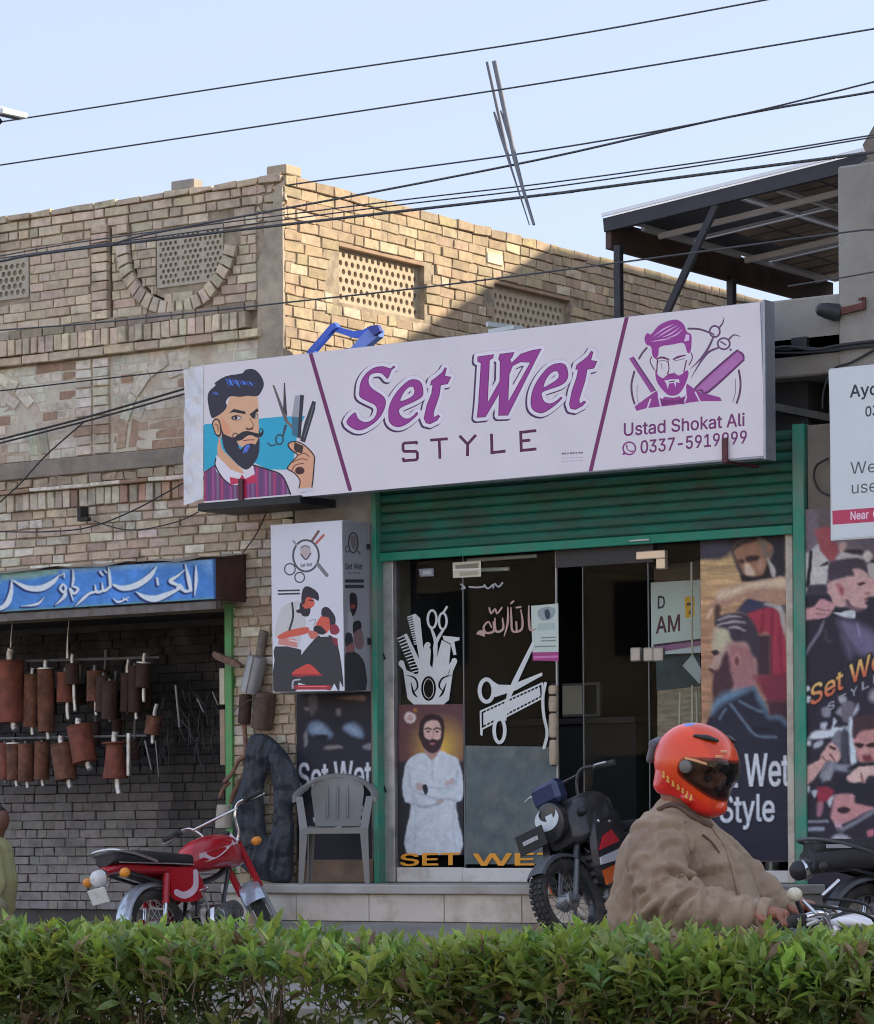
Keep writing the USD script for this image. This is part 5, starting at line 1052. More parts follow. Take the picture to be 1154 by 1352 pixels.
glyph = unary_union([zline(zj, q, w, kj) for q, w in (
    ([(932, 80), (934, 150), (926, 222)], [6, 17, 4]), ([(882, 72), (898, 140), (908, 196)], [6, 20, 16]), ([(908, 196), (880, 200), (856, 172), (842, 186)], [16, 15, 16, 10]), ([(878, 100), (845, 128), (812, 152), (845, 172), (868, 196)], [6, 13, 20, 14, 10]),
    ([(852, 190), (800, 214), (740, 236), (690, 228), (648, 204)], [12, 24, 32, 24, 4]), ([(748, 140), (752, 168)], [12, 12]), ([(540, 236), (565, 252), (612, 230)], [5, 12, 6]), ([(588, 236), (605, 242)], 8),
    ([(744, 86), (712, 130), (650, 172), (585, 186), (540, 170)], [7, 26, 30, 26, 10]), ([(516, 84), (522, 130), (526, 178)], [6, 15, 14]), ([(526, 178), (494, 198), (486, 160)], [14, 15, 6]), ([(494, 196), (462, 205), (452, 172)], [14, 13, 6]), ([(462, 202), (425, 212), (392, 240), (358, 272)], [12, 14, 15, 4]), ([(476, 108), (488, 122)], 11), ([(500, 104), (508, 112)], 9),
    ([(346, 98), (350, 140), (344, 176)], [6, 13, 10]), ([(344, 176), (372, 190), (352, 212), (334, 190), (348, 245)], [10, 13, 13, 13, 5]), ([(286, 186), (300, 168), (314, 186), (302, 205), (286, 190)], 12), ([(312, 190), (306, 226), (264, 266)], [13, 18, 4]), ([(290, 126), (304, 116), (306, 134)], 7),
    ([(284, 122), (250, 158), (196, 186), (130, 184), (66, 152)], [5, 24, 30, 24, 8]), ([(56, 146), (52, 210), (26, 268), (-40, 296)], [6, 22, 26, 8]), ([(208, 232), (176, 262), (102, 272)], [5, 13, 3]), ([(-5, 160), (-30, 190)], 14))])
U.add(affinity.translate(glyph.buffer(.7), -1.7, 1.5), (30, 44, 92), .8); U.add(glyph, (214, 224, 232), .7); U.grain(.07)
ub.part("printed_face", U.mb(frontmap(UY)), M("paint_matt", rough=.65, var=.04, scale=10, spec=.3, tone=True))
ub.part("support_angle", MB().cbox(UX0, b_[0], UY + .02, UY + .06, bot - .075, bot - .012, .003), M("grey_angle", (0.17, 0.155, 0.14), .6, .2, var=.3, dirt=((.09, .06, .04), .6, 8)))

# ================================================================== THINGS ON AND AROUND THE SHOPS
rust = M("rust", (0.19, 0.08, 0.045), 0.85, var=0.45, scale=14, bump=.003, bscale=60, dirt=((0.06, 0.028, 0.02), .6, 9))
rust_red = M("rust_red", (0.25, 0.075, 0.045), 0.8, var=0.4, scale=10, bump=.003, bscale=60, dirt=((0.10, 0.035, 0.025), .6, 8))
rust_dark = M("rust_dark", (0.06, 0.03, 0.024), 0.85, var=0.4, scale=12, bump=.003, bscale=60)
steel = M("bright_steel", (0.62, 0.62, 0.60), .35, .6, var=.15, scale=15, dirt=((0.3, 0.2, 0.13), .4, 12))
dull_steel = M("dull_steel", (0.22, 0.215, 0.21), .5, .6, var=.25, scale=12)
zg = lambda x, y: (0.2773 * x, 820 + 0.2773 * y)
MY = 0.30
def gp(x, y, Y=MY): return onY(*zg(x, y), Y)
rail = single("hanging_rail", MB().tube([gp(-60, 195, .36), gp(760, 172, .36)], .012, 6).tube([gp(-60, 560, .36), gp(700, 545, .36)], .010, 6), dull_steel, "two thin steel rods across the muffler shop that the mufflers hang from", "rail")
muf = [  # top, bottom, radius in the enlarged view, paint, look, inlet, outlet
    ((60, 190), (66, 482), 46, rust_red, "fattest rust-red muffler, hanging first from the left in the upper row", 60, 36),
    ((137, 255), (130, 502), 28, rust, "slim brown muffler leaning against the fattest one in the upper row", 34, 40),
    ((202, 224), (206, 525), 29, rust, "tall brown muffler with a pale spot, third from the left in the upper row", 40, 38),
    ((276, 244), (276, 384), 31, rust_red, "short bright red muffler with a long pipe below, upper row", 24, 86),
    ((338, 205), (340, 300), 24, rust_dark, "small dark muffler with a bent steel pipe, behind the short red one", 50, 130),
    ((427, 238), (426, 380), 27, rust, "middle-sized brown muffler with a steel outlet, centre of the upper row", 30, 70),
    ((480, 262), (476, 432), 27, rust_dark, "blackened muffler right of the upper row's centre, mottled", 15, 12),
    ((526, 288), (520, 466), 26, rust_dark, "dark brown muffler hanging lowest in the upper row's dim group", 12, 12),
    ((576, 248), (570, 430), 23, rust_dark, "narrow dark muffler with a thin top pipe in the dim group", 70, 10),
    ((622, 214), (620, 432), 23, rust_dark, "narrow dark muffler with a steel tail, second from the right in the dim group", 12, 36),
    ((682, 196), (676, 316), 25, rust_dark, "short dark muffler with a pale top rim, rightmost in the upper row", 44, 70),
    ((702, 452), (690, 536), 27, rust, "stubby brown muffler with a bent steel outlet, right end below the upper row", 60, 48),
    ((6, 582), (4, 752), 18, rust_red, "reddish muffler cut by the photograph's left edge in the lower row", 10, 20),
    ((42, 580), (46, 756), 28, rust, "brown muffler with a cream rim, leftmost whole one of the lower row", 14, 32),
    ((106, 586), (106, 762), 27, rust, "brown muffler in the middle of the tight lower trio", 12, 34),
    ((166, 576), (160, 752), 27, rust, "brown muffler at the right of the tight lower trio", 12, 34),
    ((288, 588), (312, 756), 39, rust, "wide brown muffler tilted to the right in the lower row", 44, 40),
    ((372, 500), (402, 672), 43, rust_red, "wide red-brown muffler tilted to the right above the lower row", 40, 34),
    ((526, 578), (530, 748), 41, rust_red, "bell-shaped red muffler hanging alone at the right of the lower row", 52, 76)]
for (a, b, r, m_, lab_, inn, outt) in muf:
    A_, B_ = gp(*a), gp(*b); dep_ = float((A_ - EYE) @ FWD); R = 1.4 * r * 0.2773 * dep_ / F
    dv = (B_ - A_) / np.linalg.norm(B_ - A_); dy = np.array([0, rng.uniform(-.06, .10), 0]); A_, B_ = A_ + dy, B_ + dy
    t_ = Thing("muffler", lab_, "muffler", (A_[0], A_[1], B_[2]), group="mufflers hanging in the shop")
    bell = "bell" in lab_
    c_ = t_.part("can", MB().lathe(A_, B_, [(0, R * .55), (.015, R * (.7 if bell else .92)), (.04, R * (.72 if bell else 1)), (.5, R * (.84 if bell else 1)), (.955, R * (1.08 if bell else 1)), (.985, R * .95), (1, R * .5)], 18), m_, smooth=35)
    c_.part("rim", MB().lathe(A_ - dv * .006, A_ + dv * .012, [(0, R * .9), (.2, R * 1.04), (.8, R * 1.04), (1, R * .9)], 18), steel if ("cream" in lab_ or "rim" in lab_ or "pale" in lab_) else m_, smooth=35)
    c_.part("rim", MB().lathe(B_ - dv * .014, B_ + dv * .004, [(0, R * .9), (.2, R * 1.05), (.8, R * 1.05), (1, R * .9)], 18), m_, smooth=35)
    px_ = 0.2773 * dep_ / F
    off = np.array([R * .25, 0, 0])
    if inn: t_.part("inlet_pipe", tubem(spline([A_ + dv * .01, A_ - dv * inn * px_ * .5, A_ - dv * inn * px_ + off * .6]), max(R * .28, .010), 8), steel if inn > 30 else dull_steel, smooth=True)
    if outt: t_.part("outlet_pipe", tubem(spline([B_ - dv * .01 + off, B_ + dv * outt * px_ * .5 + off, B_ + dv * outt * px_ + off * 1.6]), max(R * .26, .011), 8), steel if outt > 30 else dull_steel, smooth=True)
for a, b, r, lab_ in (((612, 534), (613, 736), .018, "straight pale steel pipe hanging alone beside the bell-shaped muffler"), ((836, 305), (856, 506), .011, "thin grey pipe leaning at the dark right end of the muffler shop"), ((690, 570), (722, 708), .008, "thin grey rod hanging below the stubby muffler"), ((740, 570), (757, 742), .006, "thinnest grey rod right of the hanging pipes"), ((940, 370), (972, 434), .010, "short grey pipe in the dark corner by the green post"), ((1012, 336), (1040, 400), .008, "bent dark wire close to the green post")):
    single("exhaust_pipe", MB().tube([gp(*a), gp(*b)], r, 7), steel if r > .015 else dull_steel, lab_, "pipe", "pipes hanging in the muffler shop", smooth=True)
bd = MB()
rs = np.random.default_rng(3)
for i in range(34):
    x, y = rs.uniform(760, 1050), rs.uniform(300, 560); l = rs.uniform(60, 190); a = rs.normal(0.1, .35)
    A_, B_ = gp(x, y, rs.uniform(.35, .7)), gp(x + l * math.sin(a), y + l * math.cos(a), rs.uniform(.35, .7))
    bd.tube(spline([A_, (A_ + B_) / 2 + rs.normal(0, .02, 3), B_], 4), rs.uniform(.003, .006), 5)
single("bundle_of_rods", bd, M("bundle_metal", (0.10, 0.10, 0.105), .5, .5, var=.3), "tangle of thin dark rods and wires hanging in the corner by the green post", "rods", kind="stuff")
for (x, y, h_, lab_) in ((52, 10, 172, "white rod hanging from the ceiling above the fattest muffler"), (322, -10, 188, "white rod hanging from the ceiling above the small dark muffler")):
    single("hanging_rod", MB().tube([gp(x + 12, y - 60), gp(x, y + h_ * .45), gp(x, y + h_)], [.004, .006, .014], 7), steel, lab_, "rod", smooth=True)
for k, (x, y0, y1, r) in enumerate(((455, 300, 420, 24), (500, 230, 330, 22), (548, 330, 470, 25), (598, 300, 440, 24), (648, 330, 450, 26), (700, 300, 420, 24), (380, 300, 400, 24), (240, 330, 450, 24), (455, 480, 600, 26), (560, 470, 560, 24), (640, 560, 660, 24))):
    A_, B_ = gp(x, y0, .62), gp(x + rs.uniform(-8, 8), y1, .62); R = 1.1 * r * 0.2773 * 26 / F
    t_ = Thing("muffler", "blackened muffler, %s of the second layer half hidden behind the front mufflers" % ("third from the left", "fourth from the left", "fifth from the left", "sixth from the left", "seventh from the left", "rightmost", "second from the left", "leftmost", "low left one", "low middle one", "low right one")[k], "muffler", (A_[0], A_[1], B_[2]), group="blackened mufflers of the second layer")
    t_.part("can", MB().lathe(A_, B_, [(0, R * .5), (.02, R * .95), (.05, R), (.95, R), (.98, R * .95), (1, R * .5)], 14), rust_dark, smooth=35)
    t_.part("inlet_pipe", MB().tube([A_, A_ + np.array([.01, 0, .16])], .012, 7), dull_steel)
# green post
gpz = onY(300, 800, -.02)
post = Thing("shop_post", "bright green steel post at the right side of the muffler shop, worn cream below", "post", (gpz[0], -.02, .5))
gx0, gx1 = float(onY(296.5, 880, -.03)[0]), float(onY(305.5, 880, -.03)[0])
zt, zm, zb_ = float(onY(300, 797, -.03)[2]), float(onY(300, 935, -.03)[2]), float(onY(300, 1010, -.03)[2])
post.part("post", MB().cbox(gx0, gx1, -.03, .02, .45, zt, .003), M("post_green", (0.10, 0.34, 0.10), .55, var=.15, dirt=((0.22, 0.22, 0.15), .45, 6)))
post.part("hinge_strip", MB().cbox(gx0 - .055, gx0 - .004, -.03, .0, float(onY(300, 930, -.03)[2]), float(onY(300, 882, -.03)[2]), .004), M("cream_paint", (0.55, 0.51, 0.36), .6, var=.15))
post.part("hinge_strip", MB().cbox(gx0 - .055, gx0 - .004, -.03, .0, zb_, zm - .01, .004), M("bare_wood", (0.34, 0.25, 0.17), .8, var=.2))
# mufflers lashed to the corner of the pillar
zl = lambda x, y, Y=-.10: onY(280 + .2513 * x, 840 + .2513 * y, Y)
pxm = .2513 * 25.1 / F
def can(name, lab_, a, b, r, mat, prof=None, Y=-.1, group=None):
    A_, B_ = zl(*a, Y), zl(*b, Y); R = r * pxm
    t_ = Thing(name, lab_, "muffler", (A_[0], A_[1], B_[2]), group=group)
    t_.part("can", MB().lathe(A_, B_, prof and [(p, q * R) for p, q in prof] or [(0, R * .6), (.02, R * .95), (.05, R), (.95, R), (.98, R * .95), (1, R * .6)], 20), mat, smooth=35)
    return t_, A_, B_, R
zinc = M("zinc_sheet", (0.36, 0.36, 0.36), .5, .35, var=.12, scale=9, bump=.001)
t_, A_, B_, R = can("muffler", "dull silver muffler lashed slantwise to the brick pillar by the poster box", (240, 105), (198, 302), 52, zinc)
t_.part("seam", MB().tube([A_ + np.array([.02, -R, 0]), B_ + np.array([.02, -R, 0])], .004, 5), dull_steel)
t_, A_, B_, R = can("muffler", "small rusted muffler with a long brown pipe below the silver one", (178, 305), (168, 462), 34, rust_dark)
t_.part("tail_pipe", tubem(spline([zl(168, 455), zl(176, 560), zl(178, 640), zl(172, 715), zl(140, 775), zl(112, 830), zl(98, 880)]), 13 * pxm, 10), M("pipe_brown", (0.23, 0.115, 0.075), .75, var=.3, scale=12, dirt=((.10, .06, .04), .5, 10)), smooth=True)
t_.part("branch_pipe", tubem(spline([zl(212, 585, -.14), zl(180, 625, -.14), zl(140, 655, -.14), zl(105, 720, -.16), zl(60, 770, -.2)]), [12 * pxm, 13 * pxm, 13 * pxm, 11 * pxm, 9 * pxm] + [9 * pxm] * 20 if False else 11.5 * pxm, 10), M("pipe_brown"), smooth=True)
t_.part("lower_pipe", tubem(spline([zl(90, 770, -.16), zl(60, 800, -.16), zl(40, 850, -.16)]), 11 * pxm, 9), M("pipe_brown"), smooth=True)
can("muffler", "brown rust-eaten muffler hanging under the corner of the poster box", (280, 295), (262, 492), 58, M("rust_brown", (0.13, 0.085, 0.062), .85, var=.35, scale=14, bump=.004, bscale=50, dirt=((.06, .04, .03), .6, 9)), Y=-.05)
can("muffler", "thin brown tube standing behind the silver muffler against the bricks", (272, -30), (250, 110), 24, M("tube_brown", (0.20, 0.165, 0.14), .8, var=.3, scale=14), Y=-.03)
single("rusty_bracket", MB().prism(poly([(18, 80), (60, 100), (120, 122), (158, 150), (160, 168), (120, 160), (70, 140), (30, 122), (12, 100)]), lambda p, h: np.array([zl(x, y, -.12) for x, y in p]) - np.array([0, h - .02, 0]), .05), M("bracket_rust", (0.17, 0.10, 0.07), .8, var=.4, scale=20, bump=.004), "torn rusty bracket sticking out across the green post", "bracket")
t_, A_, B_, R = can("muffler", "beige cone-shaped end can standing behind the red motorcycle's handlebar", (62, 885), (62, 1012), 46, M("beige_can", (0.38, 0.34, 0.27), .6, var=.12), [(0, .72), (.03, .8), (.5, .92), (.96, 1), (1, .8)], Y=-.35)
single("wire_tie", MB().tube(spline([zl(115, 395, -.16), zl(140, 370, -.2), zl(215, 330, -.2), zl(300, 322, -.14), zl(345, 340, -.05)]), .004, 5), M("tie_wire", (.09, .06, .05), .7), "rusty wire that ties the mufflers to the pillar", "wire")
# black rubber sheet over the pipes
tarpm = M("black_tarp", (0.026, 0.031, 0.041), .5, var=.2, scale=5, bump=.002, bscale=18)
from scipy.spatial import Delaunay
to_ = blob([(196, 535), (232, 512), (290, 520), (345, 560), (410, 640), (452, 735), (470, 845), (425, 900), (432, 1010), (428, 1110), (418, 1285), (330, 1296), (235, 1272), (170, 1225), (120, 1160), (126, 1060), (112, 900), (140, 800), (170, 690), (182, 600)], 4).difference(blob([(303, 700), (318, 760), (328, 850), (324, 990), (302, 1060), (285, 1030), (274, 920), (272, 800)], 4))
gx_, gy_ = np.meshgrid(np.arange(100, 480, 6.5), np.arange(505, 1300, 6.5)); g2 = np.column_stack([gx_.ravel(), gy_.ravel()]) + np.random.default_rng(5).uniform(-1.5, 1.5, (gx_.size, 2))
g2 = g2[shapely.contains_xy(to_.buffer(-3), g2[:, 0], g2[:, 1])]
edge_ = np.vstack([np.array([r_.interpolate(q).coords[0] for q in np.arange(0, r_.length, 6)]) for r_ in (to_.exterior, *to_.interiors)])
p2 = np.vstack([g2, edge_]); de = shapely.distance(shapely.points(p2), to_.boundary); tr_ = Delaunay(p2).simplices
cc = p2[tr_].mean(1); tr_ = tr_[shapely.contains_xy(to_, cc[:, 0], cc[:, 1])]
bul = np.sqrt(np.clip(de, 0, 70) / 70) * .085
wx = p2[:, 0] + 18 * np.sin(p2[:, 1] * .011)
fo = meshkit.fbm(np.column_stack([wx * .055, p2[:, 1] * .0035, p2[:, 0] * 0]), 3, 9) - .5
fi = meshkit.fbm(np.column_stack([p2[:, 0] * .02, p2[:, 1] * .016, p2[:, 0] * 0 + 3]), 2, 19) - .5
base_ = np.array([zl(x, y, -.12) for x, y in p2]); amp_ = np.clip(de / 25, 0, 1)
vf = base_ - np.array([0, 1.0, 0]) * (bul + (fo * .075 + fi * .05) * amp_)[:, None]; vb = base_ + np.array([0, 1.0, 0]) * (bul * .35)[:, None]
tp = MB().add(np.vstack([vf, vb]), np.vstack([tr_, tr_[:, ::-1] + len(vf)]))
single("black_tarp", tp, tarpm, "black rubber sheet slung in folds over the pipes beside the grey chair", "tarpaulin", smooth=True)

# ------------------------------------------------------------------ plastic armchair
plast = M("grey_plastic", (0.21, 0.21, 0.20), .5, var=.10, scale=5, dirt=((0.22, 0.20, 0.17), .5, 4), bump=.0006, bscale=80)
def plastic_chair(name, lab_, base, rotz, mat):
    """monobloc chair, front towards -y of its own axes"""
    t_ = Thing(name, lab_, "chair", base, rotz, local=True)
    W, D, SH, BH = .245, .23, .415, .80
    # seat shell
    u = np.linspace(-1, 1, 15); w = np.linspace(-1, 1, 11)
    top = np.array([(x * (.235 - .02 * y), y * D, SH + .02 * x * x - .018 * math.cos(y * 1.4) + (-.02 * max(0, -y - .6) / .4)) for y in w for x in u])
    def shell(top, nx, ny, dvec):
        f = []
        for j in range(ny - 1):
            for i in range(nx - 1):
                a = j * nx + i; f += [(a, a + 1, a + nx + 1), (a, a + nx + 1, a + nx)]
        f = np.array(f); n = len(top); bot = top - np.asarray(dvec); g = f[:, ::-1] + n
        edge = [j for j in range(nx)] + [j * nx + nx - 1 for j in range(1, ny)] + [(ny - 1) * nx + i for i in range(nx - 2, -1, -1)] + [j * nx for j in range(ny - 2, 0, -1)]
        e = []
        for a, b in zip(edge, edge[1:] + edge[:1]): e += [(a, n + a, n + b), (a, n + b, b)]
        return np.vstack([top, bot]), np.vstack([f, g, e])
    t_.part("seat", MB().add(*shell(top, 15, 11, (0, 0, .012))), mat, smooth=40)
    t_.part("seat_apron", MB().prism(poly([(-.235, 0), (.235, 0), (.235, -.10), (.222, -.05), (.19, -.045), (-.19, -.045), (-.222, -.05), (-.235, -.10)]), lambda p, h: np.column_stack([p[:, 0], np.full(len(p), -D - .008 + h), SH + p[:, 1]]), .012), mat)
    # back: curved shell
    ts = np.linspace(0, 1, 13)
    wid = lambda t: .165 + .045 * t - .05 * max(0, t - .75) ** 2 * 16
    bk = np.array([(x * wid(t), D - .02 + .09 * t - .045 * x * x * 0 - .05 * (x * x) * t, SH + .01 + (BH - SH - .045) * t + .03 * t * (1 - x * x)) for t in ts for x in np.linspace(-1, 1, 13)])
    hole = shell(bk, 13, 13, (0, -.010, 0))
    b_ = t_.part("backrest", MB().add(*hole), mat, smooth=40)
    for k in (-1, 0, 1):
        b_.part("rib", MB().tube([(k * .075, D - .03 + .09 * t, SH + .06 + (BH - SH - .10) * t) for t in np.linspace(.05, .9, 6)], .007, 6), mat, smooth=True)
    # rim that runs over the back and down to the arms
    pts = spline([(-.285, -.13, .63), (-.292, .0, .655), (-.285, .13, .68), (-.235, .265, .735), (-.13, .305, .795), (0, .318, .812), (.13, .305, .795), (.235, .265, .735), (.285, .13, .68), (.292, .0, .655), (.285, -.13, .63)], 5)
    m_ = MB(); prev = None
    for a, b in zip(pts[:-1], pts[1:]):
        m_.bar(a, b + (b - a) * .12, .05, .016, up=(0, 0, 1))
    rim_v = []
    tang = np.gradient(pts, axis=0); tang /= np.linalg.norm(tang, axis=1, keepdims=True)
    out = np.column_stack([-tang[:, 1], tang[:, 0], 0 * tang[:, 0]]); out /= np.linalg.norm(out, axis=1, keepdims=True) + 1e-9
    prof = [(-.026, -.020), (-.026, .004), (-.012, .012), (.012, .012), (.026, .004), (.026, -.028)]
    for p, o_ in zip(pts, out):
        for du, dz in prof: rim_v.append(p + o_ * du + np.array([0, 0, dz]))
    k_ = len(prof); n_ = len(pts)
    f_ = [t for i in range(n_ - 1) for j in range(k_) for t in ((i * k_ + j, i * k_ + (j + 1) % k_, (i + 1) * k_ + (j + 1) % k_), (i * k_ + j, (i + 1) * k_ + (j + 1) % k_, (i + 1) * k_ + j))]
    f_ += [(0, j, j + 1) for j in range(1, k_ - 1)] + [((n_ - 1) * k_, (n_ - 1) * k_ + j + 1, (n_ - 1) * k_ + j) for j in range(1, k_ - 1)]
    t_.part("armrest_rim", (np.array(rim_v), np.array(f_)), mat, smooth=50)
    for s in (-1, 1):
        # front leg runs up to the arm, an angle in section
        for nm, foot, knee, head, w0, w1 in (("leg", (s * .262, -.245, 0), (s * .252, -.235, .40), (s * .285, -.13, .645), .036, .060), ("leg", (s * .235, .285, 0), (s * .222, .235, .40), None, .036, .055)):
            m_ = MB()
            P_ = [np.array(foot), np.array(knee)] + ([np.array(head)] if head is not None else [])
            ws = [w0, w1] + ([.05] if head is not None else [])
            vv = []
            for p, w_ in zip(P_, ws):
                sy = 1 if nm == "leg" and foot[1] < 0 else -1
                for a, b in ((0, 0), (-s * w_, 0), (-s * w_, sy * .010), (-s * .010, sy * .010), (-s * .010, sy * w_), (0, sy * w_)): vv.append(p + np.array([a, b, 0]))
            n6 = len(P_)
            ff = [t for i in range(n6 - 1) for j in range(6) for t in ((i * 6 + j, i * 6 + (j + 1) % 6, i * 6 + 6 + (j + 1) % 6), (i * 6 + j, i * 6 + 6 + (j + 1) % 6, i * 6 + 6 + j))]
            ff += [(0, j, j + 1) for j in range(1, 5)] + [(6 * n6 - 6, 6 * n6 - 6 + j + 1, 6 * n6 - 6 + j) for j in range(1, 5)]
            t_.part(nm, (np.array(vv), np.array(ff)), mat)
    return t_
pc = onY(440, 1168, -.45)
plastic_chair("plastic_chair", "grey plastic armchair on the step in front of the dark poster", (pc[0] - .01, -.40, .872), math.radians(33), plast)
# blue chair tipped over on the roof, only its frame shows
bm = M("blue_plastic", (0.05, 0.13, 0.62), .4, var=.12)
zq5 = lambda x, y, Y=.25: onY(240 + .3466 * x, 380 + .3466 * y, Y)
bc = Thing("blue_chair", "blue plastic chair lying tipped over on the shop roof behind the sign", "chair", (zq5(600, 240)[0], .3, 4.62))
def slab(pts, Y, th, name, mat):
    return bc.part(name, MB().prism(poly(pts), lambda p, h: np.array([zq5(x, y, Y) for x, y in p]) + np.array([0, h, 0]), th), mat)
slab([(465, 275), (478, 240), (565, 140), (582, 132), (592, 150), (575, 160), (505, 240), (500, 275)], .18, .05, "leg", bm)
slab([(575, 138), (600, 150), (655, 165), (690, 160), (722, 142), (740, 150), (735, 172), (690, 190), (650, 190), (580, 166)], .20, .045, "seat_rim", bm)
slab([(700, 165), (735, 145), (752, 160), (748, 185), (660, 255), (610, 285), (600, 262), (640, 232)], .16, .07, "leg", M("blue_plastic_pale", (0.16, 0.26, 0.70), .4, var=.12))
slab([(490, 250), (600, 236), (720, 218), (715, 262), (480, 285)], .26, .04, "backrest", bm)
slab([(705, 150), (745, 140), (756, 165), (730, 182)], .12, .04, "leg", M("blue_plastic_dark", (0.03, 0.05, 0.30), .4))
wf = onY(665, 432, .4)
tf = Thing("white_frame", "small white and teal window frame lying on the roof behind the sign", "frame", (wf[0], .4, 4.62))
tf.part("frame", MB().bar(onY(643, 428, .3), onY(690, 434, .6), .03, .035).bar(onY(646, 438, .3), onY(680, 432, .3), .03, .03), M("frame_white", (0.55, 0.60, 0.58), .5))
tf.part("rail", MB().bar(onY(650, 436, .32), onY(692, 437, .55), .025, .02).bar((wf[0] - .1, .4, 4.62), (wf[0] - .1, .4, 4.86), .02, .02), M("frame_teal", (0.18, 0.38, 0.36), .5))

# ------------------------------------------------------------------ solar canopy
FX = 0.74
can_ = Thing("solar_canopy", "row of solar panels on a dark steel frame above the shop roof, seen from below", "solar panels", (FX + 1, 2, 4.62))
darkst = M("frame_dark", (0.035, 0.035, 0.042), .55, .3, var=.25)
rustb = M("fascia_rust", (0.075, 0.048, 0.042), .7, .2, var=.35, scale=6, dirt=((0.14, 0.075, 0.05), .6, 4))
galv = M("galvanised", (0.82, 0.83, 0.85), .35, .0, var=.06)
cellm = M("panel_back", (0.045, 0.05, 0.062), .45, var=.2, scale=5)
cellb = M("panel_back_brown", (0.36, 0.27, 0.19), .6, var=.35, scale=5, dirt=((0.07, 0.06, 0.055), .6, 3))
SLOPE = 0.098
def cz(x, y=0): return 5.765 + (x - FX) * SLOPE
Y0c, Y1c, X1c = .6, 4.1, 3.6
can_.part("fascia_beam", MB().cbox(FX - .03, FX + .02, Y0c, Y1c - .05, 5.53, 5.74, .004), rustb)
can_.part("front_beam", MB().bar((FX - .03, Y0c, cz(FX) - .06), (X1c, Y0c, cz(X1c) - .06), .05, .10), darkst)
can_.part("edge_cap", MB().bar((FX - .04, Y0c - .03, cz(FX) + .015), (X1c, Y0c - .03, cz(X1c) + .015), .012, .025), galv)
nx_, ny_ = 5, 6
for i in range(3):
    for j in range(3):
        xa, xb_ = FX + .02 + i * .93, FX + .02 + i * .93 + .915; ya, yb = Y0c + .02 + j * 1.16, Y0c + .02 + j * 1.16 + 1.14
        M4 = np.eye(4); M4[2, 0] = SLOPE; M4[2, 3] = cz(0)
        p_ = can_.part("solar_panel", MB().box(xa + .03, xb_ - .03, ya + .03, yb - .03, 0.0, .012, M=M4), cellm)
        for u0_, u1_, v0_, v1_ in ((xa, xb_, ya, ya + .028), (xa, xb_, yb - .028, yb), (xa, xa + .028, ya + .029, yb - .029), (xb_ - .028, xb_, ya + .029, yb - .029)):
            p_.part("frame", MB().box(u0_, u1_, v0_, v1_, -.018, .022, M=M4), galv)
        for a in range(3):
            for b in range(4):
                if (a * 7 + b * 5 + i * 3 + j) % 5 in (0, 2, 3, 4) and (i + j > 0):
                    x_ = xa + .05 + a * .275; y_ = ya + .06 + b * .26
                    p_.part("cell", MB().box(x_, x_ + .24, y_, y_ + .22, -.004, -.001, M=M4), cellb)
for y in (1.15, 2.45, 3.6): can_.part("purlin", MB().bar((FX + .1, y, cz(FX + .1) - .085), (X1c, y, cz(X1c) - .085), .035, .04), galv)
can_.part("rail", MB().bar((FX + .05, 1.0, cz(FX) - .035), (FX + .05, 2.45, cz(FX) - .035), .03, .03).bar((FX + .05, 2.55, cz(FX) - .035), (FX + .05, 3.7, cz(FX) - .035), .03, .03), galv)
can_.part("rail", MB().bar((2.05, .8, cz(2.05) - .055), (2.05, 3.3, cz(2.05) - .055), .03, .03), galv)
for nm, a, b, w in (("post", (FX + .07, .62, 4.62), (FX + .07, .62, 5.55), .055), ("post", (FX + .02, 2.37, 4.62), (FX + .02, 2.37, 5.55), .06), ("post", (3.3, 3.4, 4.62), (3.3, 3.4, 5.95), .05)): can_.part(nm, MB().bar(a, b, w, w, bevel=.004), darkst)
q0, q1 = onY(868, 412, .5), onY(953, 255, .62)
can_.part("brace", MB().bar(q0 - np.array([.03, 0, .2]), q1, .05, .05, bevel=.004), darkst)
can_.part("brace", MB().bar((FX + 2.4, 2.6, 5.2), (FX + 1.9, 2.7, 5.85), .03, .04).bar((FX + 2.3, 3.2, 5.1), (FX + 2.6, 3.3, 5.9), .035, .04), M("brace_rust", (0.16, 0.09, 0.06), .7, var=.3))

# ------------------------------------------------------------------ on the concrete beam
q = onY(1097, 411, -.06)
fl = Thing("floodlight", "black bullet-shaped floodlight on the concrete beam", "lamp", (q[0], -.02, q[2]))
fl.part("shade", MB().lathe(q + np.array([-.055, -.10, .01]), q + np.array([.035, .03, -.01]), [(0, .02), (.12, .042), (.5, .055), (.95, .062), (1, .055)], 16), M("lamp_black", (0.025, 0.027, 0.03), .4, var=.1), smooth=40)
fl.part("mount", MB().tube([q + np.array([.04, .02, 0]), q + np.array([.06, .06, -.05])], .02, 8), M("lamp_black"))
q0, q1 = onY(1112, 411, -.05), onY(1141, 404, -.05)
single("rusty_hook", MB().bar(q0, q1, .03, .045).bar(q1 + np.array([0, 0, -.02]), q1 + np.array([0, 0, .06]), .02, .02).bar(q1 + np.array([-.04, 0, .05]), q1 + np.array([0, 0, .05]), .02, .015), M("hook_rust", (0.12, 0.04, 0.03), .8, var=.3), "rusty hook bolted into the concrete column beside the floodlight", "hook")
cabm = M("cable_black", (0.018, 0.018, 0.02), .5)
def cable(name, pts, r, lab_, Y=-3.0, cat="wire", group=None, mat=None, n=6):
    P_ = [onY(x, y, Y if np.ndim(Y) == 0 else Y[i]) for i, (x, y) in enumerate(pts)]
    return single(name, MB().tube(spline(P_, n) if len(P_) > 2 else P_, r, 6), mat or cabm, lab_, cat, group, smooth=True)
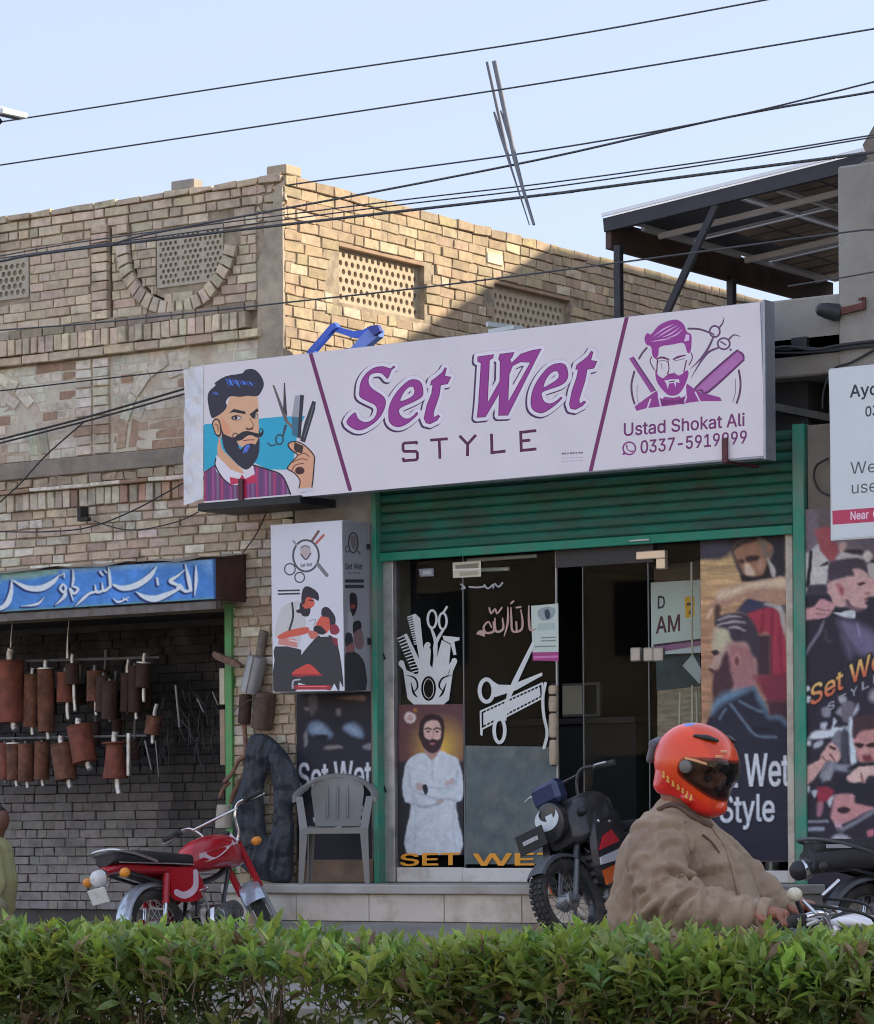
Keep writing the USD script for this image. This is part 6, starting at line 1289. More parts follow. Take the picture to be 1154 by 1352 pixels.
for i, pts in enumerate(([(1011, 463), (1040, 458), (1075, 462), (1110, 456), (1175, 448)], [(1012, 466), (1050, 466), (1090, 464), (1130, 459), (1175, 455)], [(1012, 459), (1035, 462), (1062, 459), (1100, 461), (1175, 452)])):
    cable("cable", pts, .013 if i == 0 else .009, ["thickest black cable strung along under the concrete beam", "lower thin black cable of the bunch under the concrete beam", "upper thin black cable of the bunch under the concrete beam"][i], -.06, "cable", "cables under the beam")
cable("cable", [(1094, 605), (1078, 615), (1075, 632), (1083, 648), (1097, 655)], .008, "black cable looping out behind the white notice board", -.05, "cable")
cable("cable", [(1154, 462), (1125, 478), (1100, 488), (1088, 515), (1086, 540)], .008, "black cable dropping behind the top corner of the white notice board", -.05, "cable")
cable("conduit", [(1044, 478), (1044, 515), (1043, 545)], .01, "thin grey conduit in the dark gap right of the sign", .3, "pipe", mat=dull_steel)
single("junction_box", MB().cbox(*sorted([float(onY(1046, 450, -.03)[0]), float(onY(1066, 450, -.03)[0])]), -.05, -.001, float(onY(1050, 462, -.03)[2]), float(onY(1050, 446, -.03)[2]), .004), M("lamp_black"), "small black junction box on the underside of the concrete beam", "box")
g0 = onY(1012, 540, .1); 
single("timber", MB().bar(onY(1010, 535, .05), onY(1100, 553, .3), .06, .05), M("timber_grey", (0.12, 0.12, 0.11), .8, var=.3), "grey timber lying across the dark gap right of the sign", "timber")
single("timber", MB().bar(onY(1012, 470, .02), onY(1042, 466, .02), .03, .035), M("timber_pale", (0.36, 0.31, 0.22), .8, var=.2), "short pale batten under the left end of the concrete beam", "timber")

# ------------------------------------------------------------------ overhead wires
wires = [([(-60, 168), (0, 161), (350, 107), (720, 52), (1010, 0), (1100, -17)], .009, "topmost thin wire crossing the clear sky", -3.0),
    ([(-60, 227), (0, 218), (360, 164), (720, 109), (1154, 38), (1220, 27)], .009, "second wire from the top, crossing the sky and the hanging canes", -3.0),
    ([(380, 245), (418, 239), (720, 198), (960, 155), (1154, 108), (1220, 92)], .009, "thin wire that starts at the brick corner and crosses another near the right", -2.6),
    ([(150, 322), (212, 306), (480, 256), (720, 209), (960, 155), (1154, 121), (1220, 109)], .012, "middle wire that rises from the brick wall and crosses its neighbour near the right", -2.5),
    ([(0, 338), (137, 315), (499, 268), (720, 242), (960, 209), (1154, 178), (1220, 168)], .008, "upper of the two close parallel wires in front of the lattice vent", -2.4),
    ([(0, 341), (137, 322), (499, 274), (720, 248), (960, 213), (1154, 181), (1220, 171)], .008, "lower of the two close parallel wires in front of the lattice vent", -2.3),
    ([(-60, 354), (0, 345), (62, 334), (312, 304), (720, 257), (760, 252), (960, 226), (1154, 201), (1220, 192)], .016, "thickest black cable, passing over the lattice vent to the right column", -2.4),
    ([(-60, 442), (0, 436), (150, 424), (400, 397), (555, 380), (800, 349), (1105, 308), (1154, 303), (1220, 296)], .010, "wire running low over the roof behind the solar canopy's posts", -1.6),
    ([(1040, 378), (1115, 366), (1154, 359), (1220, 349)], .009, "short wire crossing the concrete column below the canopy", -.6)]
for pts, r, lab_, Y in wires: cable("overhead_wire", pts, r * .62, lab_, Y, "wire", "wires strung over the street", M("wire_grey", (0.05, 0.052, 0.058), .5))
for pts, r, lab_ in (([(0, 516), (120, 502), (262, 486)], .006, "thin wire on the whitewashed panel left of the sign"), ([(0, 580), (110, 552), (262, 508)], .009, "upper of two slanting wires that run behind the sign's left end"), ([(0, 585), (110, 557), (262, 515)], .008, "lower of two slanting wires that run behind the sign's left end"), ([(111, 557), (60, 602), (28, 637), (0, 663)], .006, "thin branch wire falling from the slanting pair to the left"), ([(0, 702), (60, 702), (118, 696), (180, 672), (255, 630)], .006, "sagging wire on the regular bricks below the soldier course"), ([(124, 688), (172, 700), (230, 690), (262, 676)], .005, "short wire curving under the sign's left corner"), ([(352, 676), (338, 706), (322, 728)], .005, "loose wire hanging below the sign bracket")):
    cable("wall_wire", pts, r, lab_, -.12, "wire", "wires on the brick front")
q = onY(106, 672, -.08); single("wall_bracket", MB().cbox(q[0] - .02, q[0] + .02, -.1, -.0, q[2] - .07, q[2] + .02, .004).cbox(q[0] - .02, q[0] + .09, -.1, -.05, q[2] - .1, q[2] - .07, .004), M("bracket_black", (.03, .025, .022), .7), "small black iron bracket on the bricks left of the sign", "bracket")
# canes caught in the wires
canem = M("cane_grey", (0.155, 0.165, 0.195), .6, var=.2)
for pts, w, lab_ in (([(643, 82), (670, 204), (674, 219), (699, 297)], [.014, .015, .010, .005], "left long cane of the bundle caught in the overhead wires"), ([(652.5, 81), (679, 206), (690, 248), (705, 297)], [.022, .022, .016, .013], "thick right cane of the bundle caught in the overhead wires"), ([(652.5, 148), (662, 180), (674, 218)], [.011, .016, .013], "short front cane of the bundle caught in the overhead wires"), ([(661, 146), (671, 175), (681, 212)], [.007, .018, .012], "short inner cane of the bundle caught in the overhead wires")):
    P_ = np.array([onY(x, y, -2.75) for x, y in pts]); single("hanging_cane", MB().tube(P_, np.array(w) * .72, 7), canem, lab_, "cane", "canes caught in the wires", smooth=True)
# street lamp at the left edge
lq = onY(0, 150, -6.0); tip = onY(20, 150, -6.0)
lampt = Thing("street_lamp", "flat white street lamp head reaching in at the left edge of the sky", "street lamp", (lq[0] - 1.6, -6.2, 0.0))
dirv = np.array([-.92, 0.1, .30]); dirv /= np.linalg.norm(dirv)
lampt.part("head", MB().bar(tip, tip + dirv * .55, .2, .035, bevel=.008), M("lamp_white", (0.75, 0.77, 0.77), .4))
lampt.part("diffuser", MB().bar(tip + dirv * .05 - np.array([0, 0, .028]), tip + dirv * .5 - np.array([0, 0, .028]), .16, .015), M("lamp_glass", (.22, .24, .27), .2))
e_ = tip + dirv * .5
lampt.part("arm", MB().tube(spline([e_ - np.array([-.2, 0, .06]), e_ - np.array([.3, 0, .2]), (lq[0] - 1.6, -6.2, e_[2] - .8)]), .03, 8).tube([tip + np.array([-.12, 0, -.02]), tip + np.array([-.5, 0, -.22])], .022, 8), M("lamp_arm", (.05, .055, .07), .5))
lampt.part("pole", MB().tube([(lq[0] - 1.6, -6.2, 0), (lq[0] - 1.6, -6.2, e_[2] - .75)], [.07, .045], 12), M("pole_grey", (.3, .31, .32), .5, .4))

# ------------------------------------------------------------------ inside the barber shop
def pxY(x, y, Y): return onY(x, y, Y)
scr = Thing("mirror_screen", "dim grey-framed mirror standing inside, seen through the doorway", "mirror", (*pxY(770, 960, 1.8)[:2], .9))
a_, b_ = pxY(742, 906, 1.8), pxY(792, 942, 1.8)
scr.part("frame", MB().cbox(a_[0], b_[0], 1.8, 1.84, b_[2] - .02, a_[2] + .02, .004), M("mirror_frame", (0.16, 0.165, 0.17), .5))
scr.part("bright_panel", MB().box(a_[0] + .01, a_[0] + .19, 1.79, 1.799, b_[2], a_[2]), M("panel_cream", (0.62, 0.58, 0.46), .5))
scr.part("screen", MB().box(a_[0] + .20, b_[0] - .03, 1.79, 1.799, b_[2], a_[2]), M("screen_black", (.01, .011, .014), .15))
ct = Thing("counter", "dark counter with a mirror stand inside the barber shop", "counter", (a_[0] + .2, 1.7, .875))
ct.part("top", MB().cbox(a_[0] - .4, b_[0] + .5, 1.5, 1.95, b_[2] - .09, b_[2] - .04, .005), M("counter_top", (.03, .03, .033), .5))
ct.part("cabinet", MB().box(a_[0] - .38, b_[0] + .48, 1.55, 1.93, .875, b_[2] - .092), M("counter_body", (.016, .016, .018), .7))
# handle of the glass door: cane-wrapped pole beside the opening
hx = float(pxY(731, 960, GY - .05)[0])
dh = Thing("door_handle", "long tan wrapped pull handle on the glass beside the open doorway", "door handle", (hx, GY - .05, 1.7))
for k, (ya, yb) in enumerate(((905, 917), (919, 940), (942, 974), (977, 1010))):
    za, zc = float(pxY(731, ya, GY - .05)[2]), float(pxY(731, yb, GY - .05)[2])
    dh.part("grip", MB().lathe((hx, GY - .05, zc), (hx, GY - .05, za), [(0, .024), (.05, .032), (.5, .036), (.95, .032), (1, .024)], 12), M("handle_tan", (0.42, 0.33, 0.23), .6, var=.2, scale=20), smooth=40)
dh.part("bar", MB().tube([(hx, GY - .05, float(pxY(731, 1012, GY)[2])), (hx, GY - .05, float(pxY(731, 903, GY)[2]))], .016, 10), blackm)
# behind the right-hand pane: things, and panels that stand in for what it reflects
a_, b_ = pxY(862, 780, .45), pxY(925, 858, .45)
bo = Art(Polygon([(862, 780), (924, 773), (925.5, 852), (863, 862)])); bo.add(bo.outline, (196, 202, 192))
bo.add([(862, 853.5), (926, 846), (926, 856), (862, 864)], (150, 96, 132)); bo.add([(862, 851), (926, 843), (926, 846), (862, 854)], (64, 44, 54))
bo.add(words("D", (868.5, 803.5), (878, 802.5), 16), (58, 54, 60)); bo.add(words("AM", (866, 836), (898, 832.5), 21), (88, 44, 56))
bo.add([(904, 788), (917, 787), (917, 814), (905, 816)], (222, 164, 40)); bo.add([(907, 796), (913, 795), (913, 799), (907, 800)], (70, 50, 30)); bo.add([(910, 806), (914, 805), (913, 810), (909, 811)], (90, 60, 30))
nb = Thing("price_board", "pale board with dark letters D and AM, standing in for a sign reflected in the pane", "board", (a_[0], .45, a_[2] - .5))  # board built in place of a sign reflected from across the street
mp_ = frontmap(.45)
nb.part("board", MB().box(a_[0] - .02, b_[0] + .03, .455, .47, b_[2] - .02, a_[2] + .06), M("board_white"))
nb.part("printed_face", bo.mb(mp_), printm)
def panel_at(name, quad, Y, mat, lab_, cat, th=.02):
    return single(name, MB().prism(poly(quad), lambda p, h: onY_many(p, Y) + np.array([0, h, 0]), th), mat, lab_, cat)
panel_at("wood_blind", [(868, 912), (925, 905), (926, 1010), (868, 1010)], .5, M("reflection_tan", (0.36, 0.28, 0.19), .7, var=.4, scale=9, stretch=(1, 1, 5), dirt=((.16, .11, .07), .5, 7)), "tan slatted panel standing in for a brick wall reflected in the right-hand pane", "reflection_panel")  # panel painted as the brick building that the glass reflects
panel_at("brown_pelmet", [(864, 748), (924, 740), (924, 772), (863, 780)], .5, M("pelmet_brown", (0.11, 0.065, 0.055), .6, var=.3, stretch=(1, 1, 6)), "brown pelmet above the pale board behind the right-hand pane", "pelmet")
panel_at("teal_cloth", [(866, 866), (924, 858), (925, 906), (867, 912)], .5, M("cloth_teal", (0.045, 0.07, 0.075), .7, var=.4, scale=6), "dull teal cloth under the pale board behind the right-hand pane", "cloth")
panel_at("hanging_card", [(901, 879), (914.5, 863.5), (926, 884), (924.5, 904)], .25, M("card_grey", (0.44, 0.47, 0.46), .6, var=.1), "grey card hanging corner-up by a cord behind the right-hand pane", "card", .004)
hang = MB()
for pts in ([(913, 742), (914, 864)], [(898, 914), (897, 962)], [(914, 905), (914.5, 962)], [(920, 914), (921, 962)]): hang.tube([onY(x, y, .24) for x, y in pts], .008, 6)
nb.part("hanging_cord", hang, M("cord_cream", (0.6, 0.54, 0.42), .6))
for (a, b), lab_ in ((((618, 740), (709, 733.5)), "longer white tube standing in for a bright bar reflected in the glass below the shutter"), (((635, 752.5), (672, 751)), "shorter white tube standing in for a bright bar reflected in the glass below the shutter")):
    single("tube_lamp", MB().tube([onY(*a, .3), onY(*b, .3)], .015, 8), M("tube_white", (.72, .73, .70), .4), lab_, "lamp", smooth=True)  # unlit white tubes placed where the glass shows bright reflected bars
panel_at("roof_curtain", [(614, 830), (700, 826), (702, 900), (614, 902)], 2.2, M("reflection_olive", (0.075, 0.07, 0.055), .8, var=.3, stretch=(1, 1, 12), scale=10), "dark olive slatted panel standing in for shutters reflected behind the scissors sticker", "reflection_panel")  # slatted panel painted for the shutters opposite, reflected in the glass
bar_ = Thing("barber_chair", "dark barber chair standing inside the shop", "barber chair", (.9, 2.7, .875))
lea = M("leather_black", (.022, .022, .025), .35, var=.1)
bar_.part("base", MB().lathe((.9, 2.7, .875), (.9, 2.7, 1.3), [(0, .3), (.06, .3), (.1, .06), (1, .06)], 20), steel, smooth=40)
bar_.part("seat", MB().cbox(.62, 1.18, 2.45, 2.97, 1.30, 1.44, .03), lea); bar_.part("backrest", MB().cbox(.66, 1.14, 2.95, 3.07, 1.45, 2.05, .03), lea); bar_.part("headrest", MB().cbox(.76, 1.04, 2.96, 3.06, 2.08, 2.25, .03), lea)
for x in (.60, 1.16): bar_.part("armrest", MB().cbox(x, x + .05, 2.5, 2.9, 1.62, 1.67, .01).cbox(x, x + .04, 2.66, 2.72, 1.44, 1.62, .004), lea)

# ================================================================== MOTORCYCLES (own axes: x forward, y left, z up, rear axle above the origin)
def mat4(pos, yaw, lean=0.0, pitch=0.0):
    cy, sy, cl, sl, cp, sp = math.cos(yaw), math.sin(yaw), math.cos(lean), math.sin(lean), math.cos(pitch), math.sin(pitch)
    Rz = np.array([[cy, -sy, 0], [sy, cy, 0], [0, 0, 1]]); Rx = np.array([[1, 0, 0], [0, cl, -sl], [0, sl, cl]]); Ry = np.array([[cp, 0, sp], [0, 1, 0], [-sp, 0, cp]])
    m = np.eye(4); m[:3, :3] = Rz @ Rx @ Ry; m[:3, 3] = pos; return m
chrome = M("chrome", (0.72, 0.72, 0.73), .12, 1.0, var=.06, scale=20)
silver = M("silver_paint", (0.50, 0.52, 0.55), .32, .45, var=.1, scale=12, dirt=((.3, .27, .23), .35, 10))
rubber = M("tyre_rubber", (0.028, 0.027, 0.026), .8, var=.3, scale=14, dirt=((0.10, .088, .07), .5, 9))
black_paint = M("black_paint", (0.016, 0.016, 0.018), .3, var=.2, coat=.4, dirt=((.06, .055, .05), .35, 8))
black_plas = M("black_plastic", (0.015, 0.015, 0.016), .45, var=.1)
seatm = M("seat_vinyl", (0.022, 0.022, 0.024), .5, var=.2, scale=20, bump=.0008, bscale=160)
engine_m = M("engine_alloy", (0.33, 0.33, 0.33), .4, .7, var=.3, scale=16, dirt=((.1, .09, .08), .6, 14))
amber = M("amber_lens", (0.75, 0.27, 0.03), .25)
cream_lens = M("cream_lens", (0.74, 0.70, 0.52), .3)
red_lens = M("red_lens", (0.55, 0.03, 0.03), .25)
glass_white = M("lens_white", (0.62, 0.62, 0.60), .15, spec=.8)
RAKE = math.radians(27)
def steer_fn(delta):
    S = np.array([.90, 0, .80]); a = np.array([-math.sin(RAKE), 0, math.cos(RAKE)])
    K = np.array([[0, -a[2], a[1]], [a[2], 0, -a[0]], [-a[1], a[0], 0]]); R_ = np.eye(3) + math.sin(delta) * K + (1 - math.cos(delta)) * K @ K
    def f(mb):
        mb.v = [(v - S) @ R_.T + S for v in mb.v]; return mb
    return f
def wheel_meshes(cx, R=.285, w=.045, tread=False):
    ang = np.linspace(0, 2 * math.pi, 40, endpoint=False)
    tyre, rim, sp = MB(), MB(), MB()
    prof = [(R - .075, .6), (R - .05, .95), (R - .02, 1.0), (R - .004, .7), (R, .25), (R, -.25), (R - .004, -.7), (R - .02, -1.0), (R - .05, -.95), (R - .075, -.6)]
    v = np.array([(cx + r * math.cos(t), y * w, .285 + r * math.sin(t)) for t in ang for r, y in prof]); k = len(prof); n = len(ang)
    f = [t for i in range(n) for j in range(k) for t in ((i * k + j, i * k + (j + 1) % k, ((i + 1) % n) * k + (j + 1) % k), (i * k + j, ((i + 1) % n) * k + (j + 1) % k, ((i + 1) % n) * k + j))]
    tyre.add(v, np.array(f))
    if tread:
        for i, t in enumerate(np.linspace(0, 2 * math.pi, 44, endpoint=False)):
            for y0, y1 in ((-.95, -.35), (-.25, .25), (.35, .95)):
                o = .035 if y0 == -.25 else 0
                M4 = np.eye(4); c, s = math.cos(t + o), math.sin(t + o); M4[:3, :3] = np.array([[c, 0, -s], [0, 1, 0], [s, 0, c]]); M4[:3, 3] = (cx, 0, .285)
                tyre.box(R - .016, R + .007, y0 * w, y1 * w, -.013, .013, M=M4)
    rp = [(R - .078, .55), (R - .062, .6), (R - .062, -.6), (R - .078, -.55), (R - .086, 0)]
    v = np.array([(cx + r * math.cos(t), y * w, .285 + r * math.sin(t)) for t in ang for r, y in rp]); k = len(rp)
    f = [t for i in range(n) for j in range(k) for t in ((i * k + j, i * k + (j + 1) % k, ((i + 1) % n) * k + (j + 1) % k), (i * k + j, ((i + 1) % n) * k + (j + 1) % k, ((i + 1) % n) * k + j))]
    rim.add(v, np.array(f))
    hub = MB().lathe((cx, -.06, .285), (cx, .06, .285), [(0, .05), (.1, .062), (.9, .062), (1, .05)], 18)
    for i in range(28):
        t = i / 28 * 2 * math.pi; sgn = 1 if i % 2 else -1
        sp.tube([(cx + .055 * math.cos(t + .35 * sgn), sgn * .045, .285 + .055 * math.sin(t + .35 * sgn)), (cx + (R - .08) * math.cos(t), 0, .285 + (R - .08) * math.sin(t))], .0022, 4, caps=False)
    return tyre, rim, hub, sp
def fender(cx, R, a0, a1, w, n=16, th=.004, flare=.0):
    t = np.linspace(a0, a1, n); prof = [(-1, -.028), (-.9, -.006), (-.45, .006), (0, .009), (.45, .006), (.9, -.006), (1, -.028)]
    top = np.array([(cx + (R + r) * math.cos(q), y * (w + flare * i / n), .285 + (R + r) * math.sin(q)) for i, q in enumerate(t) for y, r in prof])
    bot = np.array([(cx + (R + r - th) * math.cos(q), y * (w + flare * i / n) * .97, .285 + (R + r - th) * math.sin(q)) for i, q in enumerate(t) for y, r in prof])
    k = len(prof); f = []
    for i in range(n - 1):
        for j in range(k - 1):
            a = i * k + j; f += [(a, a + 1, a + k + 1), (a, a + k + 1, a + k)]
    f = np.array(f); N = len(top); e = []
    edge = list(range(k)) + [i * k + k - 1 for i in range(1, n)] + [(n - 1) * k + j for j in range(k - 2, -1, -1)] + [i * k for i in range(n - 2, 0, -1)]
    for a, b in zip(edge, edge[1:] + edge[:1]): e += [(a, N + a, N + b), (a, N + b, b)]
    return MB().add(np.vstack([top, bot]), np.vstack([f, f[:, ::-1] + N, e]))
def loft(sections, n=20, closed=True):
    """sections: (x, z centre, half width, half height, squareness) along the bike"""
    s = spline(np.array(sections, float), 5); ang = np.linspace(0, 2 * math.pi, n, endpoint=False)
    v = []
    for x, z, a, b, q in s:
        e = 2 / max(q, 1.0)
        v += [(x, a * np.sign(math.cos(t)) * abs(math.cos(t)) ** e, z + b * np.sign(math.sin(t)) * abs(math.sin(t)) ** e) for t in ang]
    m = len(s); f = [t for i in range(m - 1) for j in range(n) for t in ((i * n + j, i * n + (j + 1) % n, (i + 1) * n + (j + 1) % n), (i * n + j, (i + 1) * n + (j + 1) % n, (i + 1) * n + j))]
    f += [(0, j + 1, j) for j in range(1, n - 1)] + [((m - 1) * n, (m - 1) * n + j, (m - 1) * n + j + 1) for j in range(1, n - 1)]
    return MB().add(np.array(v), np.array(f))
def on_side(mb_fn, side=-1): return mb_fn
def motorcycle(lab_, matrix, body, steer=0.0, group=None, kind="commuter", trim=None, fend=None, plate=True, stripe=None, bar=(0, 0), lamp=None, signals=None):
    t_ = Thing("motorcycle", lab_, "motorcycle", matrix=matrix, group=group, local=True)
    st = steer_fn(steer); fend = fend or silver; trim = trim or chrome
    for nm, cx, tr in (("rear", 0.0, False), ("front", 1.19, kind == "street")):
        ty, rm_, hb, sp = wheel_meshes(cx, .285 if tr is False else .295, .045 if not tr else .062, tr)
        if nm == "front": ty, rm_, hb, sp = st(ty), st(rm_), st(hb), st(sp)
        w_ = t_.part("wheel", rm_, chrome if kind != "street" else black_paint, smooth=40); w_.part("tyre", ty, rubber, smooth=40); w_.part("hub", hb, engine_m, smooth=40); w_.part("spokes", sp, steel if kind != "street" else dull_steel)
    # frame
    fr_ = MB().tube(spline([(.88, 0, .80), (.72, 0, .66), (.45, 0, .60), (.12, .0, .60), (-.22, 0, .68)]), .022, 8)
    for s in (-1, 1): fr_.tube([(.05, s * .09, .60), (-.34, s * .09, .70)], .012, 6).tube([(.45, s * .05, .58), (.36, s * .07, .36)], .016, 6)
    fr_.tube([(.86, 0, .76), (.70, 0, .40)], .016, 8)
    t_.part("frame", fr_, black_paint, smooth=40)
    sa = MB()
    for s in (-1, 1): sa.bar((.38, s * .075, .33), (0, s * .075, .285), .02, .035)
    t_.part("swingarm", sa, black_paint)
    for s in (-1, 1):
        sh = t_.part("shock_absorber", MB().tube([(.0, s * .10, .30), (.055, s * .105, .52)], .017, 10), chrome, smooth=40)
        sh.part("cover", MB().tube([(.038, s * .104, .45), (.085, s * .107, .66)], .026, 12), body, smooth=40)
    # engine
    en = t_.part("engine", MB().cbox(.42, .70, -.085, .085, .26, .44, .03).lathe((.66, 0, .36), (.86, 0, .40), [(0, .07), (1, .065)], 12), engine_m)
    fins = MB()
    for k in range(8): fins.lathe((.70 + k * .018, 0, .368 + k * .0036), (.707 + k * .018, 0, .3694 + k * .0036), [(0, .085), (1, .085)], 14)
    en.part("fins", fins, engine_m)
    en.part("clutch_cover", MB().lathe((.53, -.085, .335), (.53, -.135, .335), [(0, .095), (.5, .092), (.85, .075), (1, .05)], 22), chrome if kind == "commuter" else engine_m, smooth=40)
    en.part("flywheel_cover", MB().lathe((.55, .085, .345), (.55, .13, .345), [(0, .10), (.6, .095), (1, .06)], 22), engine_m, smooth=40)
    en.part("carburettor", MB().cbox(.42, .50, -.04, .04, .45, .55, .012), engine_m)
    ex = t_.part("exhaust", MB().tube(spline([(.84, -.05, .34), (.90, -.08, .26), (.80, -.12, .19), (.55, -.14, .18), (.30, -.145, .20)]), .017, 10), chrome, smooth=True)
    ex.part("muffler", MB().lathe((.34, -.145, .195), (-.36, -.15, .28), [(0, .018), (.1, .036), (.85, .042), (.97, .036), (1, .012)], 16), chrome, smooth=40)
    kp = MB().tube(spline([(.45, -.10, .33), (.40, -.16, .40), (.34, -.17, .52)]), .010, 7).tube([(.34, -.17, .52), (.33, -.25, .53)], .014, 7)
    t_.part("kick_lever", kp, chrome, smooth=True)
    for s in (-1, 1): t_.part("footrest", MB().tube([(.48, s * .10, .24), (.48, s * .28, .25)], .014, 8), rubber, smooth=True)
    t_.part("side_stand", MB().tube([(.45, .09, .26), (.48, .26, .03)], .012, 7), black_paint)
    t_.part("chain_case", MB().cbox(-.06, .42, .085, .115, .27, .37, .02), body if kind == "commuter" else black_paint)
    # body
    seat = t_.part("seat", loft([(-.40, .775, .06, .035, 3), (-.37, .79, .105, .05, 3), (-.15, .785, .13, .055, 3.2), (.10, .775, .125, .05, 3.2), (.32, .765, .10, .048, 3), (.42, .765, .08, .045, 3), (.445, .765, .05, .03, 3)]), seatm, smooth=50)
    seat.part("trim_strip", MB().tube([(-.36, -.107, .748), (-.15, -.128, .738), (.10, -.128, .730), (.38, -.098, .725)], .007, 5).tube([(-.36, .107, .748), (-.15, .128, .738), (.10, .128, .730), (.38, .098, .725)], .007, 5), trim, smooth=True)
    tank = t_.part("fuel_tank", loft([(.36, .745, .05, .05, 2.2), (.42, .775, .10, .095, 2.4), (.58, .81, .14, .125, 2.6), (.75, .83, .145, .125, 2.6), (.87, .82, .115, .10, 2.5), (.92, .81, .05, .05, 2.2)]), body, smooth=60)
    tank.part("filler_cap", MB().lathe((.68, 0, .915), (.68, 0, .945), [(0, .035), (.5, .036), (1, .026)], 16), chrome, smooth=40)
    for s in (-1, 1):
        sc_ = t_.part("side_cover", MB().prism(blob([(.10, .52), (.16, .46), (.34, .46), (.42, .52), (.40, .64), (.30, .70), (.13, .68)]), lambda p, h: np.column_stack([p[:, 0], np.full(len(p), s * (.095 + h)), p[:, 1]]), .028), body)
        if stripe:
            sc_.part("stripe", MB().prism(stroke([(.14, .52), (.22, .50), (.33, .55), (.36, .66)], [.05, .03, .035, .05]).intersection(sbox(0, .4, .45, .72)), lambda p, h: np.column_stack([p[:, 0], np.full(len(p), s * (.124 + h)), p[:, 1]]), .002), stripe)
            def ts(p, h):
                hw = np.interp(p[:, 0], [.42, .58, .75, .87], [.10, .14, .145, .115]); dz = np.clip(np.abs(p[:, 1] - .815) / .125, 0, .95)
                return np.column_stack([p[:, 0], s * (hw * (1 - dz ** 2.6) ** (1 / 2.6) + .007 + h), p[:, 1]])
            tank.part("stripe", MB().prism(unary_union([Polygon([(.44 + .02 * i, .735 + .0022 * i * i * .25), (.47 + .02 * i, .738 + .0022 * (i + 1) ** 2 * .25), (.47 + .02 * i, .80 + .0042 * i), (.44 + .02 * i, .80 + .0032 * i)]).buffer(.0005) for i in range(20)]), ts, .002), stripe)
    tail = t_.part("tail_cowl", loft([(.30, .69, .085, .03, 3), (.0, .70, .10, .035, 3), (-.30, .715, .085, .035, 3), (-.44, .70, .05, .03, 2.5)]), body, smooth=50)
    tl = t_.part("tail_lamp", MB().lathe((-.41, 0, .665), (-.505, 0, .645), [(0, .055), (.3, .068), (.5, .072), (.62, .070)], 20), chrome, smooth=40)
    tl.part("lens", MB().lathe((-.468, 0, .653), (-.53, 0, .639), [(0, .062), (.5, .06), (.9, .04), (1, .02)], 20), lamp or (glass_white if kind == "commuter" else red_lens), smooth=40)
    for s in (-1, 1):
        tn = t_.part("turn_signal", MB().tube([(-.38, s * .05, .66), (-.39, s * .15, .66)], .010, 7), black_plas, smooth=True)
        tn.part("lens", MB().ball((-.40, s * .185, .66), (.035, .042, .035), 2), signals or amber, smooth=True)
    gr = MB().tube(spline([(-.02, .135, .745), (-.22, .14, .80), (-.40, .11, .835), (-.455, 0, .84), (-.40, -.11, .835), (-.22, -.14, .80), (-.02, -.135, .745)]), .012, 8)
    t_.part("grab_rail", gr, trim, smooth=True)
    t_.part("rear_mudguard", fender(0, .325, math.radians(62), math.radians(196), .07), fend, smooth=50)
    if plate:
        pl = t_.part("number_plate", MB().add(*MB().cbox(-.006, .006, -.085, .085, -.055, .055, .003, M=mat4((-.50, 0, .53), 0, 0, math.radians(-18))).mesh()), M("plate_white", (.66, .66, .62), .5, dirt=((.4, .36, .3), .4, 20)))
    # front assembly, turned with the bars
    def axp(d, off=0.0, y=0.0): return np.array([.90 + math.sin(RAKE) * d + math.cos(RAKE) * off, y, .80 - math.cos(RAKE) * d + math.sin(RAKE) * off])
    fk = MB()
    for s in (-1, 1): fk.tube([axp(-.06, .03, s * .075), axp(.30, .03, s * .075)], .026, 12)
    fork = t_.part("fork", st(fk), body if kind == "commuter" else black_paint, smooth=40)
    lo = MB()
    for s in (-1, 1): lo.tube([axp(.29, .03, s * .075), (1.19, s * .075, .285)], .020, 12).lathe((1.19, s * .055, .285), (1.19, s * .10, .285), [(0, .03), (1, .025)], 10)
    fork.part("fork_leg", st(lo), silver if kind != "street" else M("fork_grey", (.16, .16, .165), .4, .5), smooth=40)
    fork.part("yoke", st(MB().cbox(.84, .95, -.10, .10, .865, .885, .008)), chrome)
    t_.part("front_mudguard", st(fender(1.19, .345 if kind == 'commuter' else .325, math.radians(40), math.radians(158) if kind == 'commuter' else math.radians(150), .085)), fend, smooth=50)
    hd = axp(.02, .14)
    hl = t_.part("headlamp", st(MB().lathe(hd - np.array([.09, 0, 0]), hd + np.array([.05, 0, 0]), [(0, .03), (.25, .07), (.8, .085), (1, .085)], 22)), body if kind == "commuter" else black_plas, smooth=40)
    hl.part("ring", st(MB().lathe(hd + np.array([.045, 0, 0]), hd + np.array([.065, 0, 0]), [(0, .088), (.5, .092), (1, .082)], 22)), chrome, smooth=40)
    if kind != 'street': hl.part("lens", st(MB().lathe(hd + np.array([.062, 0, 0]), hd + np.array([.09, 0, 0]), [(0, .08), (.5, .066), (1, .02)], 22)), glass_white, smooth=40)
    for s in (-1, 1):
        tn = t_.part("turn_signal", st(MB().tube([hd + np.array([-.03, s * .08, 0]), hd + np.array([-.04, s * .17, 0])], .009, 7)), black_plas, smooth=True)
        tn.part("lens", st(MB().ball(hd + np.array([-.04, s * .20, 0]), (.032, .04, .032), 2)), (signals or amber) if kind != "ridden" else cream_lens, smooth=True)
    t_.part("speedometer", st(MB().lathe((.97, 0, .90), (.925, 0, .985), [(0, .05), (.7, .058), (1, .052)], 18)), black_plas, smooth=40)
    B3 = lambda *p: (p[0] + bar[0], p[1], p[2] + bar[1])
